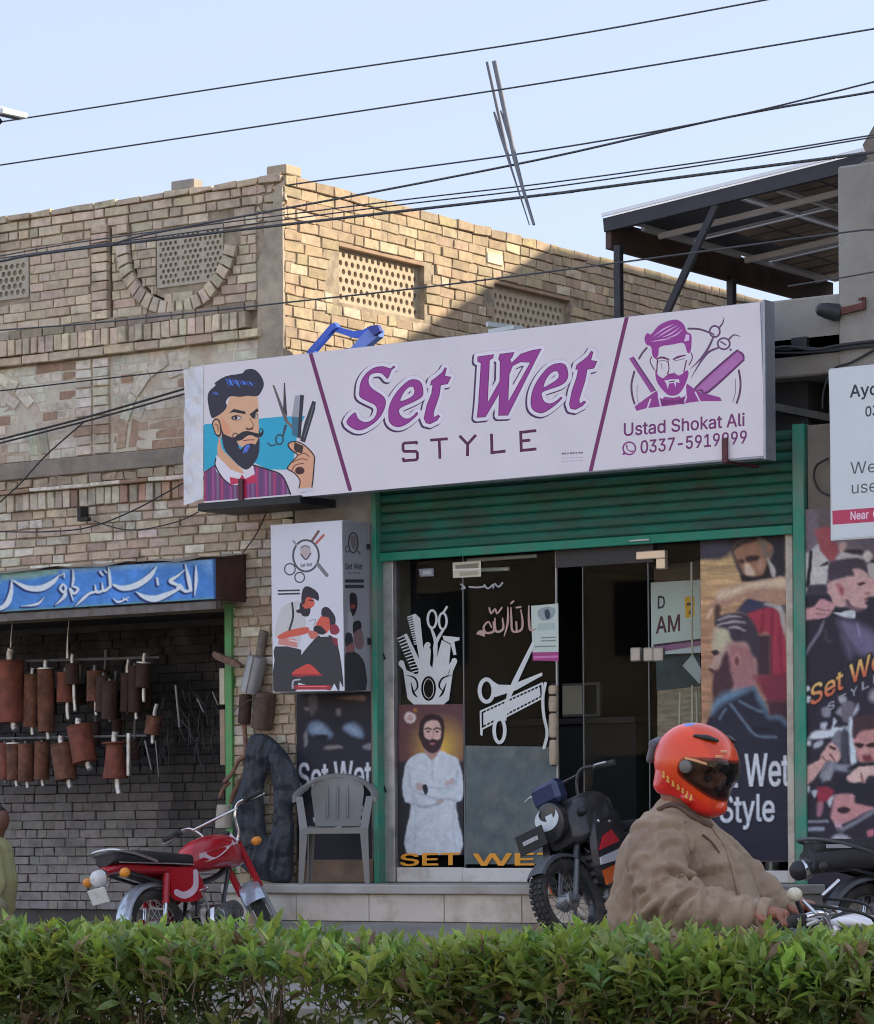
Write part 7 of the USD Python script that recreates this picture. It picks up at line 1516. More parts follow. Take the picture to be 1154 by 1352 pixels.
    hb_ = MB().tube(spline([B3(.77, .34, 1.02), B3(.80, .29, 1.03), B3(.87, .20, 1.045), B3(.89, .14, .97), (.905, .09, .905), (.905, -.09, .905), B3(.89, -.14, .97), B3(.87, -.20, 1.045), B3(.80, -.29, 1.03), B3(.77, -.34, 1.02)]), .0125, 8).tube([B3(.875, .18, 1.02), B3(.875, -.18, 1.02)], .011, 7)
    hbp = t_.part("handlebar", st(hb_), trim if kind != "street" else black_paint, smooth=True)
    for s in (-1, 1):
        hbp.part("grip", st(MB().lathe(B3(.795, s * .28, 1.03), B3(.745, s * .395, 1.016), [(0, .018), (.06, .025), (.1, .019), (.9, .020), (1, .022)], 12)), rubber, smooth=40)
        hbp.part("switch_box", st(MB().cbox(.785 + bar[0], .83 + bar[0], min(s * .25, s * .29), max(s * .25, s * .29), 1.012 + bar[1], 1.05 + bar[1], .006)), black_plas)
        hbp.part("lever", st(MB().tube(spline([B3(.83, s * .28, 1.03), B3(.87, s * .33, 1.03), B3(.85, s * .41, 1.02)]), .007, 6)), steel, smooth=True)
    return t_, st
# --- the red one in front of the muffler shop
redp = M("red_paint", (0.42, 0.008, 0.018), .25, var=.1, coat=.5, dirt=((.24, .03, .03), .3, 12))
pinkw = M("stripe_pale", (0.66, 0.50, 0.56), .35)
bluish = M("mudguard_steel", (0.52, 0.58, 0.66), .22, .6, var=.1, scale=10, dirt=((.38, .36, .34), .35, 9))
def moto_matrix(px, py, depth, img_angle, lean=0.0):
    """rear axle seen at the pixel; img_angle: heading measured from image right towards the distance"""
    p = at(px, py, depth); p[2] -= .285
    return mat4(p, YAW + img_angle, lean)
red_m = moto_matrix(212, 1226, 22.9, math.radians(50), math.radians(-11))
red_bike, _ = motorcycle("red commuter motorcycle with black seat parked nose-in before the muffler shop", red_m, redp, math.radians(43), "motorcycles parked by the shops", fend=bluish, stripe=pinkw, bar=(-.03, .07))
# --- black one on the apron, front wheel towards the road
def moto_front_matrix(px, py, depth, img_angle, lean=0.0):
    m = mat4((0, 0, 0), YAW + img_angle, lean); c = m[:3, :3] @ np.array([1.19, 0, .285]); m[:3, 3] = at(px, py, depth) - c; return m
darkblk = M("body_black", (0.020, 0.020, 0.023), .35, var=.2, coat=.3, dirt=((.07, .065, .06), .4, 7))
blk_m = moto_front_matrix(752, 1190, 22.0, math.radians(246), math.radians(9))
blk, stb = motorcycle("black motorcycle with red and orange decals parked nose-out on the apron behind the rider", blk_m, darkblk, math.radians(-24), "motorcycles parked by the shops", kind="street", trim=M("dark_trim", (.10, .10, .105), .4, .4), fend=M("fender_grey", (.075, .078, .085), .35, .2), signals=black_plas, bar=(0, .09))
blk.part("visor", stb(MB().cbox(.98, 1.10, -.13, .13, .96, 1.12, .03)), M("visor_navy", (0.018, 0.026, 0.065), .2, coat=.6))
blk.part("lamp_cowl", stb(MB().lathe((1.02, 0, .84), (1.135, 0, .845), [(0, .08), (.5, .135), (.9, .135), (1, .12)], 24)), darkblk, smooth=40)
blk.part("lamp_crescent", stb(MB().prism(affinity.scale(Point(0, 0).buffer(.098, 16), 1.15, .8).difference(affinity.translate(affinity.scale(Point(0, 0).buffer(.075, 16), 1.1, .7), .02, .035)).union(sbox(-.005, -.02, .06, .02)), lambda p, h: np.column_stack([np.full(len(p), 1.137 + h), p[:, 0], .87 + p[:, 1]]), .006)), M("lamp_silver", (.62, .68, .70), .3))
cowl = blk.part("front_cowl", stb(loft([(.60, .86, .13, .10, 4), (.78, .87, .20, .13, 4.5), (.97, .80, .19, .16, 4.5), (1.07, .76, .12, .10, 4)])), darkblk, smooth=50)
gd = blk.part("leg_guard", MB().cbox(.70, .96, -.17, .17, .36, .60, .03), darkblk)
for k in range(4): gd.part("rib", MB().cbox(.965, .985, -.15, .15, .38 + k * .055, .415 + k * .055, .005), M("fender_grey"))
pt = blk.part("front_plate", stb(MB().cbox(1.20, 1.212, -.27, .0, .70, .84, .004)), black_plas)
pt.part("plate_strip", stb(MB().cbox(1.213, 1.217, -.21, -.06, .755, .785, .002)), M("plate_grey", (.42, .43, .44), .5, var=.3, scale=60))
for s in (-1, 1):
    sh_ = blk.part("tank_shroud", MB().prism(blob([(.50, .62), (.66, .38), (.92, .34), (1.04, .50), (.98, .84), (.74, .92), (.52, .84)], 3), lambda p, h: np.column_stack([p[:, 0], np.full(len(p), s * (.15 + h + .10 * 0)), p[:, 1]]), .05), darkblk)
    for q, m_ in (([(.62, .66), (1.02, .60), (.90, .70), (.74, .74)], M("decal_red", (.62, .02, .03), .35)), ([(.60, .54), (1.03, .50), (1.03, .55), (.62, .61)], M("decal_white", (.66, .64, .68), .35)), ([(.58, .43), (.98, .36), (1.02, .46), (.62, .52)], M("decal_orange", (.80, .15, .02), .35))):
        sh_.part("decal", MB().prism(poly(q), lambda p, h: np.column_stack([p[:, 0], np.full(len(p), s * (.198 + h)), p[:, 1]]), .012), m_)
for x in (.75, .95): blk.part("bolt", MB().ball((x, -.20, .80), .014, 2).ball((x, .20, .80), .014, 2), chrome, smooth=True)
# --- black one at the right edge, only its tail half in view
edge_m = moto_matrix(1152, 1226, 20.2, math.radians(22), math.radians(-5))
edge_bike, _ = motorcycle("black motorcycle cut by the right edge with a red trim line and amber lamp", edge_m, darkblk, math.radians(20), "motorcycles parked by the shops", kind="street", trim=M("dark_trim"), fend=M("fender_grey"), plate=False, lamp=black_plas, signals=black_plas)
edge_bike.part("amber_lamp", MB().ball((.10, -.20, .60), (.04, .03, .045), 2), amber, smooth=True)
edge_bike.part("seat_label", MB().cbox(-.36, -.18, -.145, -.139, .775, .80, .002), M("label_grey", (.36, .37, .39), .5))
edge_bike.part("red_trim", MB().tube(spline([(.03, -.14, .82), (.07, -.145, .77), (.08, -.145, .70)]), .012, 7), M("decal_red"), smooth=True)
edge_bike.part("side_bag", loft([(-.42, .70, .10, .075, 3), (-.2, .73, .14, .09, 3), (.05, .72, .13, .08, 3), (.1, .72, .06, .05, 3)]), seatm, smooth=50)
edge_bike.part("side_panel", MB().prism(poly([(.02, .40), (.34, .42), (.34, .58), (-.02, .60)]), lambda p, h: np.column_stack([p[:, 0], np.full(len(p), -(.135 + h)), p[:, 1]]), .02), M("panel_white", (.62, .60, .54), .4))
# --- the rider's own
RID = at(918, 1015, 10.8)                                     # the middle of the rider's head
R_YAW = YAW - math.radians(20)
rx = np.array([math.cos(R_YAW), math.sin(R_YAW), 0]); ry = np.array([-math.sin(R_YAW), math.cos(R_YAW), 0])
def rl(x, y, z=0.0): return RID + rx * x + ry * y + np.array([0, 0, z])
o_ = rl(-.455, 0.0); o_[2] = -.02; o_ = o_ + ry * .06
rid_m = mat4(o_, R_YAW, math.radians(4))
ride, str_ = motorcycle("motorcycle under the helmeted rider, chrome handlebar and cream indicator showing above the hedge", rid_m, M("tank_black", (.02, .02, .022), .25, coat=.4), math.radians(7), kind="ridden", plate=True, bar=(.035, -.05))
ride.part("instrument_hood", str_(loft([(.90, .955, .06, .02, 2.2), (.98, .965, .105, .026, 2.2), (1.08, .95, .10, .022, 2.2), (1.13, .935, .05, .012, 2)])), M("hood_white", (.80, .80, .80), .2), smooth=60)
for s in (-1, 1):
    mi = ride.part("mirror", str_(MB().tube([(.85, s * .25, 1.04), (.90, s * .30, 1.09 if s > 0 else 1.0)], .006, 6)), chrome, smooth=True)
ride.part("clutch_cable", str_(MB().tube(spline([(.86, .26, 1.03), (1.02, .18, 1.0), (1.05, .02, .86)]), .006, 6).tube(spline([(.86, -.26, 1.03), (1.06, -.16, .98), (1.04, -.03, .84)]), .006, 6)), black_plas, smooth=True)
ride.part("bar_clamp", str_(MB().cbox(.86, .95, -.16, -.02, .915, .955, .012).cbox(.87, .96, .03, .15, .905, .95, .012).lathe((.93, -.06, .88), (.99, -.17, .87), [(0, .03), (.5, .036), (1, .02)], 12)), M("clamp_alloy", (.66, .65, .62), .3, .5, var=.15))

def to_ride(p): return (np.linalg.inv(rid_m) @ np.append(p, 1))[:3]
ci = to_ride(at(1049, 1181, 10.75)); ride.part("turn_signal", MB().tube([ci, ci + np.array([.02, .02, -.07])], .008, 7), black_plas).part("lens", loft([(ci[0] - .024, ci[2], .012, .012, 2), (ci[0] - .015, ci[2], .028, .024, 2.6), (ci[0] + .015, ci[2], .028, .024, 2.6), (ci[0] + .026, ci[2], .012, .012, 2)]).add(np.zeros((0, 3)), np.zeros((0, 3), int)) if False else MB().ball(ci, (.026, .03, .024), 2), cream_lens, smooth=True)
for (x, y, r_) in ((1083, 1211, .016), (1092, 1222, .020), (1062, 1216, .014), (1122, 1216, .034)):
    c_ = to_ride(at(x, y, 10.7)); ride.part("bar_fitting", MB().lathe(c_ - np.array([.02, .02, 0]), c_ + np.array([.02, .02, .004]), [(0, r_ * .6), (.3, r_), (.7, r_), (1, r_ * .6)], 12), chrome if r_ < .03 else black_plas, smooth=40)

# ================================================================== PEOPLE
def chain_body(bones, refine=.014, taubin=16, seg=20):
    """bones: lists of (x, y, z, r) joints; neighbouring joints are hulled, everything is fused into one surface and smoothed"""
    parts = []
    for ch in bones:
        sp = [manifold3d.Manifold.sphere(r, seg).translate((x, y, z)) for x, y, z, r in ch]
        if len(sp) == 1: parts.append(sp[0])
        for a, b in zip(sp[:-1], sp[1:]): parts.append(manifold3d.Manifold.batch_hull([a, b]))
    m = manifold3d.Manifold.batch_boolean(parts, manifold3d.OpType.Add).refine_to_length(refine)
    v, f, _ = meshkit.arrays(m)
    t = trimesh.Trimesh(v, f, process=True)
    if taubin: trimesh.smoothing.filter_taubin(t, lamb=.5, nu=.53, iterations=taubin)
    return t
def folds(t, amp, scale, seed, stretch=(1, 1, 1)):
    n = t.vertex_normals; p = t.vertices * np.array(stretch) * scale
    f = meshkit.fbm(p + 2.0 * meshkit.fbm(p * .5, 2, seed + 5)[:, None], 4, seed) - .5
    ridge = 1 - np.abs(2 * meshkit.fbm(p * .8 + 7, 3, seed + 9) - 1)
    t.vertices = t.vertices + n * (amp * (f * 1.4 + (ridge - .75) * .9))[:, None]
    return t
def hand(wrist, knuckle, palm_n, curl=1.1, k=1.0):
    """bones of a closed hand: palm from wrist to knuckles, four fingers curling towards -palm_n, thumb against them"""
    w, kn, n = (np.asarray(a, float) for a in (wrist, knuckle, palm_n)); f = kn - w; L = np.linalg.norm(f); f /= L; n = n - f * (n @ f); n /= np.linalg.norm(n); s = np.cross(f, n)
    B = [[(*(w), .026 * k), (*(w + f * L * .55 + s * .012), .027 * k), (*(kn + s * .018), .017 * k)], [(*w, .024 * k), (*(w + f * L * .55 - s * .014), .026 * k), (*(kn - s * .024), .016 * k)]]
    for i, (o, ln) in enumerate(((.033, .92), (.011, 1.0), (-.011, .96), (-.032, .80))):
        p = kn + s * o; d = f; pts = [(*p, .0105 * k)]
        for seg, th in ((.036, curl * .9), (.026, curl * 1.15), (.020, curl * .8)):
            c_, s_ = math.cos(th), math.sin(th); d = d * c_ - np.cross(s, d) * s_
            p = p + d * seg * ln; pts.append((*p, (.0095 if seg > .03 else .0088 if seg > .022 else .0078) * k))
        B.append(pts)
    p0 = w + f * L * .30 + s * .03; p1 = p0 + (f * .55 + s * .6 - n * .45) * .035; p2 = p1 + (f * .9 - n * .35) * .03; p3 = p2 + (f * .7 - s * .6 - n * .4) * .022
    B.append([(*p0, .014 * k), (*p1, .0115 * k), (*p2, .0105 * k), (*p3, .009 * k)])
    return B
skin = M("skin_brown", (0.30, 0.125, 0.08), .5, var=.12, scale=30, bump=.0004, bscale=160)
cloth = M("kameez_brown", (0.33, 0.25, 0.175), .9, var=.07, scale=5, bump=.0009, bscale=420, dirt=((0.19, 0.125, 0.085), .4, 4))
cloth_dark = M("collar_dark", (0.12, 0.08, 0.06), .9, var=.1, scale=9)
person = Thing("person", "person in a brown kameez and orange full-face helmet riding a motorcycle", "person", (*rl(-.2, 0)[:2], 0.0))
def W(bones): return [[(*rl(x, y, z), r) for x, y, z, r in ch] for ch in bones]
def grip_at(s):
    q = MB(); q.v = [np.array([[.765 + .035, s * .355, 1.023 - .05]])]; str_(q); w_ = rid_m @ np.append(q.v[0][0], 1); d = w_[:3] - RID
    return float(d @ rx), float(d @ ry), float(d[2])
hR, hL = grip_at(-1), grip_at(1)                            # where the hands hold the bar
eR, eL = (.0, -.350, -.430), (.08, .32, -.37)
wR, wL = (hR[0] - .105, hR[1] + .005, hR[2] + .035), (hL[0] - .105, hL[1] - .005, hL[2] + .035)
def V3(p): return rl(*p)
bodyb = W([
    [(-.03, 0, -.02, .092), (.012, 0, -.075, .062)], [(-.03, 0, -.02, .092), (-.055, 0, -.11, .062), (-.08, 0, -.20, .064)], [(.055, 0, -.02, .03), (.092, 0, -.035, .016), (.075, 0, -.055, .02)],
    [(-.09, -.15, -.225, .072), (-.09, .15, -.225, .072)], [(-.06, 0, -.24, .11), (-.05, 0, -.50, .13), (-.10, 0, -.66, .14)],
    [(-.09, -.18, -.235, .066), (*eR, .047), (*wR, .033)], [(-.09, .18, -.235, .066), (*eL, .047), (*wL, .033)],
    [(-.12, -.10, -.68, .10), (.24, -.19, -.70, .085), (.10, -.17, -1.14, .052), (.24, -.17, -1.19, .038)], [(-.12, .10, -.68, .10), (.24, .19, -.70, .085), (.10, .17, -1.14, .052), (.24, .17, -1.19, .038)]])
for wr, h, s in ((wR, hR, -1), (wL, hL, 1)):
    bodyb += hand(V3(wr), V3((h[0] - .005, h[1], h[2] + .030)), np.array([0, 0, 1.0]) + rx * .1, 1.25)
body = person.part("body", chain_body(bodyb, .0085, 8, 16), skin, smooth=True)
kb = W([
    [(-.07, -.150, -.235, .092), (-.07, .150, -.235, .092)], [(-.07, 0, -.235, .128), (.0, .0, -.40, .185), (.03, 0, -.52, .205), (.0, 0, -.68, .20)],
    [(-.115, -.07, -.30, .125), (-.125, -.06, -.50, .155), (-.13, -.08, -.70, .17)], [(-.115, .07, -.30, .125), (-.125, .06, -.50, .155), (-.13, .08, -.70, .17)],
    [(-.075, 0, -.185, .085), (-.06, 0, -.15, .072)],
    [(-.13, -.10, -.72, .15), (.20, -.20, -.72, .115), (.24, -.20, -.80, .10)], [(-.13, .10, -.72, .15), (.20, .20, -.72, .115), (.24, .20, -.80, .10)], [(-.18, 0, -.72, .15), (-.22, 0, -.86, .14)]])
def creases(t, centre, axis, n, amp, width, seed):
    """sharp pulls in the cloth that run across the axis near a bend"""
    r_ = np.random.default_rng(seed); p = t.vertices; nn = t.vertex_normals; axis = np.asarray(axis, float) / np.linalg.norm(axis); c = np.asarray(centre); dsp = np.zeros(len(p))
    for i in range(n):
        s_ = r_.normal(0, width); k1 = r_.normal(0, 1, 3) * .35 + axis; k1 /= np.linalg.norm(k1); q = (p - c) @ k1 - s_ + .012 * np.sin((p @ r_.normal(0, 1, 3)) * 22 + i)
        fall = np.exp(-((np.linalg.norm(p - c, axis=1) / (width * 2.6)) ** 2)); dsp += .85 * amp * r_.uniform(.5, 1) * fall * (np.exp(-(q / .013) ** 2) - .9 * np.exp(-((q - .020) / .012) ** 2))
    t.vertices = p + nn * dsp[:, None]; return t
kt = chain_body(kb, .0105, 16, 20)
kt = folds(kt, .022, 5.0, 4, (1, 1, .45)); kt = folds(kt, .006, 15, 11, (1, 1, .5))
for c_, ax, n_, amp, wd, sd_ in ((rl(.02, -.17, -.33), rx * .6 - np.array([0, 0, 1]), 7, .018, .06, 1), (rl(.10, -.10, -.58), np.array([0, 0, 1.0]), 9, .016, .09, 2), (rl(-.15, -.18, -.60), np.array([0, 0, 1.0]) + rx * .4, 9, .016, .10, 3), (rl(.12, .02, -.40), rx + np.array([0, 0, .6]), 7, .012, .09, 4)): kt = creases(kt, c_, ax, n_, amp, wd, sd_)
kz = body.part("kameez", kt, cloth, smooth=True)
for s_, sh_, el_, wr_ in ((-1, (-.07, -.195, -.24), eR, wR), (1, (-.07, .195, -.24), eL, wL)):
    mid1 = [(a + b) / 2 for a, b in zip(sh_, el_)]; mid2 = [(a + b) / 2 for a, b in zip(el_, wr_)]
    ar = chain_body(W([[(sh_[0] - .01, sh_[1] * .82, sh_[2] + .01, .088), (*sh_, .098), (mid1[0] - .015, mid1[1] - s_ * -.015, mid1[2], .096), (el_[0] - .012, el_[1], el_[2] - .008, .084), (mid2[0], mid2[1], mid2[2] - .012, .070), (wr_[0] - .02, wr_[1], wr_[2] - .004, .052), (wr_[0] + .012, wr_[1], wr_[2], .047)]]), .0095, 10, 20)
    ar = folds(ar, .013 if s_ < 0 else .008, 7, 31 + s_, (1, 1, .8)); ar = folds(ar, .004, 18, 41 + s_)
    dr1 = np.array(rl(*el_)) - np.array(rl(*sh_)); dr2 = np.array(rl(*wr_)) - np.array(rl(*el_))
    q_ = 1.0 if s_ < 0 else .3
    ar = creases(ar, rl(*el_), dr1 + dr2, 12, .020 * q_, .075, 6 + s_); ar = creases(ar, rl(*[a + (b - a) * .25 for a, b in zip(sh_, el_)]), dr1, 8, .013 * q_, .07, 16 + s_); ar = creases(ar, rl(*mid2), dr2, 9, .011 * q_, .08, 26 + s_)
    sl = body.part("sleeve", ar, cloth, smooth=True)
    e0, e1 = np.array(rl(*mid2)), np.array(rl(wr_[0] + .012, wr_[1], wr_[2])); dd_ = (e1 - e0) / np.linalg.norm(e1 - e0)
    sl.part("cuff", MB().lathe(e1 + dd_ * .018, e1 + dd_ * .052, [(0, .050), (.15, .053), (.85, .051), (1, .046)], 22), cloth, smooth=40)
_tri_meshes = kt
def patch(pts, off, th, name, mat, parent=kz):
    """cloth detail pressed onto the front of the kameez: pts as (local y, z) outline seen from the front/side direction"""
    return parent.part(name, MB().prism(pts, off, th), mat)
# collar, placket, pocket, shoulder seam: strips laid on the surface by looking at it from the camera's side
def drape(px_pts, w, th, name, mat, lift=.004):
    p = []
    for x, y in spline(np.array(px_pts, float), 5):
        d = ray(x, y); d = d / np.linalg.norm(d)
        o = EYE + d * 9.0; loc = ktree(o, d)
        if loc is not None: p.append(loc - d * lift)
    if len(p) > 2: kz.part(name, MB().tube(np.array(p), w, 6), mat, smooth=True)
_kv, _kf = np.array(kt.vertices), np.array(kt.faces); _tri = _kv[_kf]
def ktree(o, d):
    e1, e2 = _tri[:, 1] - _tri[:, 0], _tri[:, 2] - _tri[:, 0]; h = np.cross(d, e2); a = (e1 * h).sum(1); ok = np.abs(a) > 1e-12
    inv = np.where(ok, 1 / np.where(ok, a, 1), 0); s = o - _tri[:, 0]; u = inv * (s * h).sum(1); q = np.cross(s, e1); v = inv * (q @ d); t = inv * (e2 * q).sum(1)
    hit = ok & (u >= 0) & (v >= 0) & (u + v <= 1) & (t > 0)
    return o + d * t[hit].min() if hit.any() else None
drape([(868, 1070), (890, 1062), (915, 1078), (940, 1092)], .010, 0, "collar", cloth_dark)
drape([(942, 1094), (958, 1118), (968, 1150), (975, 1180)], .005, 0, "placket", cloth)
drape([(945, 1088), (952, 1092), (956, 1096)], .008, 0, "collar_tip", cloth_dark)
drape([(928, 1102), (940, 1112), (950, 1126)], .0035, 0, "pocket_edge", cloth_dark)
drape([(905, 1085), (890, 1110), (884, 1140), (890, 1165)], .0028, 0, "armhole_seam", cloth_dark)
# legs of the shalwar, sandals
sh = chain_body(W([[(-.17, -.10, -.70, .135), (.23, -.20, -.73, .115), (.12, -.18, -1.08, .085), (.14, -.175, -1.13, .07)], [(-.17, .10, -.70, .135), (.23, .20, -.73, .115), (.12, .18, -1.08, .085), (.14, .175, -1.13, .07)]]), .02, 12)
body.part("shalwar", folds(sh, .018, 7, 3), cloth, smooth=True)
for s in (-1, 1): body.part("sandal", MB().add(*tri(chain_body([[(*rl(.13, s * .17, -1.20), .042), (*rl(.28, s * .17, -1.215), .036)]], .02, 4))), M("sandal_black", (.03, .025, .022), .5), smooth=True)
# helmet
HY, HP = YAW - math.radians(36), math.radians(19)
hf = np.array([math.cos(HY) * math.cos(HP), math.sin(HY) * math.cos(HP), -math.sin(HP)]); hl_ = np.array([-math.sin(HY), math.cos(HY), 0]); hu = np.cross(hf, hl_)
HM = np.eye(4); HM[:3, 0], HM[:3, 1], HM[:3, 2], HM[:3, 3] = hf, hl_, hu, RID + np.array([0, 0, .005])
def ellm(c, r, n=48): return manifold3d.Manifold.sphere(1.0, n).scale(r).translate(c)
def helm(k=1.0):
    a = ellm((0, 0, .015), (.150 * k, .122 * k, .132 * k)); b = manifold3d.Manifold.batch_hull([ellm((.085, 0, -.105), (.058 * k, .072 * k, .038 * k), 32), ellm((-.045, 0, -.085), (.075 * k, .098 * k, .045 * k), 32), ellm((0, 0, .0), (.135 * k, .117 * k, .10 * k), 40)])
    c = manifold3d.Manifold.batch_hull([ellm((.118, 0, -.098), (.036 * k, .040 * k, .030 * k), 28), ellm((.05, 0, -.09), (.05 * k, .098 * k, .038 * k), 28)])
    return a + b + c
def msm(m, it=10, ref=.007):
    v, f, _ = meshkit.arrays(m.refine_to_length(ref)); t = trimesh.Trimesh(v, f, process=True); trimesh.smoothing.filter_taubin(t, lamb=.5, nu=.53, iterations=it); return t
outer, innr = helm(1.0), helm(.90)
win = manifold3d.Manifold.batch_hull([ellm((.13, .155, .030), (.05, .03, .028), 20), ellm((.13, -.155, .030), (.05, .03, .028), 20), ellm((.15, .12, -.042), (.05, .03, .022), 20), ellm((.15, -.12, -.042), (.05, .03, .022), 20), ellm((.045, .16, .004), (.02, .03, .03), 20), ellm((.045, -.16, .004), (.02, .03, .03), 20)])
neck = manifold3d.Manifold.cylinder(.2, .088, .088, 40).scale((1.15, 1, 1)).translate((-.005, 0, -.30))
shell = (outer - innr) - win - neck
def place(t): v, f = tri(t) if not hasattr(t, "vertices") else (np.array(t.vertices), np.array(t.faces)); return v @ HM[:3, :3].T + HM[:3, 3], f
orange_h = _mats["helmet_orange"] = usdkit.material(stage, "/World/Looks/helmet_orange", {"a": ("attribute", {"attribute": "tone"}), "p": ("principled_bsdf", {"roughness": .30, "coat_weight": .5, "coat_roughness": .04})}, [("a.color", "p.base_color")], surface="p.BSDF")
ht = msm(shell, 6)
hv = np.array(ht.vertices)
def hcol(v):
    c = np.tile(np.array([.74, .060, .006]), (len(v), 1))
    low = np.clip((-.035 - v[:, 2] - .30 * (v[:, 0] + .02)) / .03, 0, 1)[:, None]; c = c * (1 - low) + np.array([.60, .016, .010]) * low      # redder jaw
    back = np.clip((-.075 - v[:, 0] + .25 * v[:, 2]) / .03, 0, 1)[:, None] * np.clip((v[:, 2] + .04) / .03, 0, 1)[:, None]; c = c * (1 - back * .55) + np.array([.70, .10, .10]) * back * .55
    edge = (v[:, 0] < -.128)[:, None]; c = np.where(edge, np.array([.10, .09, .11]), c)
    inside = (np.linalg.norm((v - np.array([0, 0, .005])) / np.array([.150, .122, .132]), axis=1) < .93) & (v[:, 2] > -.09); c[inside] = (.02, .02, .022)
    top = (np.hypot(v[:, 0] + .045, v[:, 1] + .035) < .018) & (v[:, 2] > .05); c[top] = (.05, .20, .62)
    return c
hpart = body.part("helmet", place(ht), orange_h, smooth=True, col=hcol(hv))
wv, wf_, _ = meshkit.arrays(manifold3d.Manifold.batch_hull([ellm((.13, .165, .036), (.05, .03, .034), 20), ellm((.13, -.165, .036), (.05, .03, .034), 20), ellm((.15, .13, -.046), (.05, .03, .026), 20), ellm((.15, -.13, -.046), (.05, .03, .026), 20), ellm((.03, .17, .008), (.025, .03, .036), 20), ellm((.03, -.17, .008), (.025, .03, .036), 20)]))
from scipy.spatial import Delaunay as _D
hull_ = _D(wv); ov_, of2, _ = meshkit.arrays(helm().scale((1.018,) * 3).refine_to_length(.0028))
inw = hull_.find_simplex(ov_[of2].mean(1)) >= 0
vis = trimesh.Trimesh(ov_, of2[inw], process=False); vis.remove_unreferenced_vertices()
smoke = usdkit.material(stage, "/World/Looks/visor_smoke", {"f": ("fresnel", {"IOR": 1.5}), "t": ("transparent_bsdf", {"color": (.55, .55, .54)}), "g": ("glossy_bsdf", {"color": (.9, .9, .9), "roughness": .05}), "x": ("mix_closure", {})}, [("f.fac", "x.fac"), ("t.BSDF", "x.closure1"), ("g.BSDF", "x.closure2")], surface="x.closure")
hpart.part("visor", place(vis), smoke, smooth=True)
pv = MB()
for s in (-1, 1): pv.lathe((.035, s * .112, .012), (.035, s * .132, .012), [(0, .023), (.7, .021), (1, .013)], 18)
hpart.part("visor_pivot", place(pv.mesh() and trimesh.Trimesh(*pv.mesh(), process=False)), M("pivot_grey", (.16, .15, .15), .4), smooth=40)
for s in (-1, 1): hpart.part("vent", place(chain_body([[(.085, s * .055, .118, .006), (.055, s * .072, .118, .010), (.015, s * .084, .112, .006)]], .006, 3)), M("vent_black", (.02, .018, .018), .4), smooth=True)
sp_ = chain_body([[(-.15, -.05, .03, .016), (-.158, 0, .035, .02), (-.15, .05, .03, .016)], [(-.145, -.05, .03, .016), (-.145, -.05, -.02, .014)], [(-.145, .05, .03, .016), (-.145, .05, -.02, .014)]], .008, 6)
hpart.part("rear_spoiler", place(sp_), M("spoiler_grey", (.10, .095, .11), .4), smooth=True)
# pale lettering-like marks along the jaw and on the crown
ov, of_, _ = meshkit.arrays(outer)
def hmark(pts, r, name, mat):
    m_ = MB(); o3 = trimesh.Trimesh(ov, of_, process=False)
    P_ = np.array(pts, float); c0 = np.array([0, 0, -.01]); k_ = []
    tv = o3.vertices[o3.faces]
    for p in spline(P_, 4) if len(P_) > 2 else P_:
        d = p - c0; d /= np.linalg.norm(d); e1, e2 = tv[:, 1] - tv[:, 0], tv[:, 2] - tv[:, 0]; h = np.cross(d, e2); a = (e1 * h).sum(1); inv = np.where(np.abs(a) > 1e-14, 1 / np.where(np.abs(a) > 1e-14, a, 1), 0); s = c0 - tv[:, 0]; u = inv * (s * h).sum(1); q = np.cross(s, e1); v = inv * (q @ d); t = inv * (e2 * q).sum(1)
        ok = (u >= -1e-6) & (v >= -1e-6) & (u + v <= 1 + 1e-6) & (t > .02)
        if ok.any(): k_.append(c0 + d * (t[ok].max() + .0006))
    if len(k_) > 1: m_.tube(k_, r, 5); hpart.part(name, place(trimesh.Trimesh(*m_.mesh(), process=False)), mat)
yel = M("mark_yellow", (.80, .42, .10), .35)
for i in range(7):
    x = -.055 + i * .0235; z = -.042 - i * .0105
    hmark([(x, -.12, z + .009), (x + .007, -.12, z - .002), (x + .002, -.12, z - .010), (x + .013, -.12, z - .012)], .0042, "jaw_mark", yel)
for q in ([(.02, -.10, .03), (.05, -.09, .032), (.075, -.075, .03)], [(.085, -.06, .055), (.10, -.045, .06)], [(.10, -.05, .08), (.11, -.03, .085)]): hmark(q, .005, "crown_mark", M("mark_peach", (.85, .42, .22), .35))
# eyes and brows seen through the visor
for s in (-1, 1):
    e = rl(.062, s * .034, -.012)
    body.part("eye", MB().ball(RID + hf * .078 + hl_ * s * .033 + hu * -.008, .0125, 2), M("eye_dark", (.06, .04, .035), .2), smooth=True)
    body.part("eyebrow", MB().tube(spline([RID + hf * .083 + hl_ * s * .012 + hu * .014, RID + hf * .086 + hl_ * s * .034 + hu * .020, RID + hf * .074 + hl_ * s * .056 + hu * .013]), .005, 6), M("hair_black", (.012, .010, .010), .6), smooth=True)

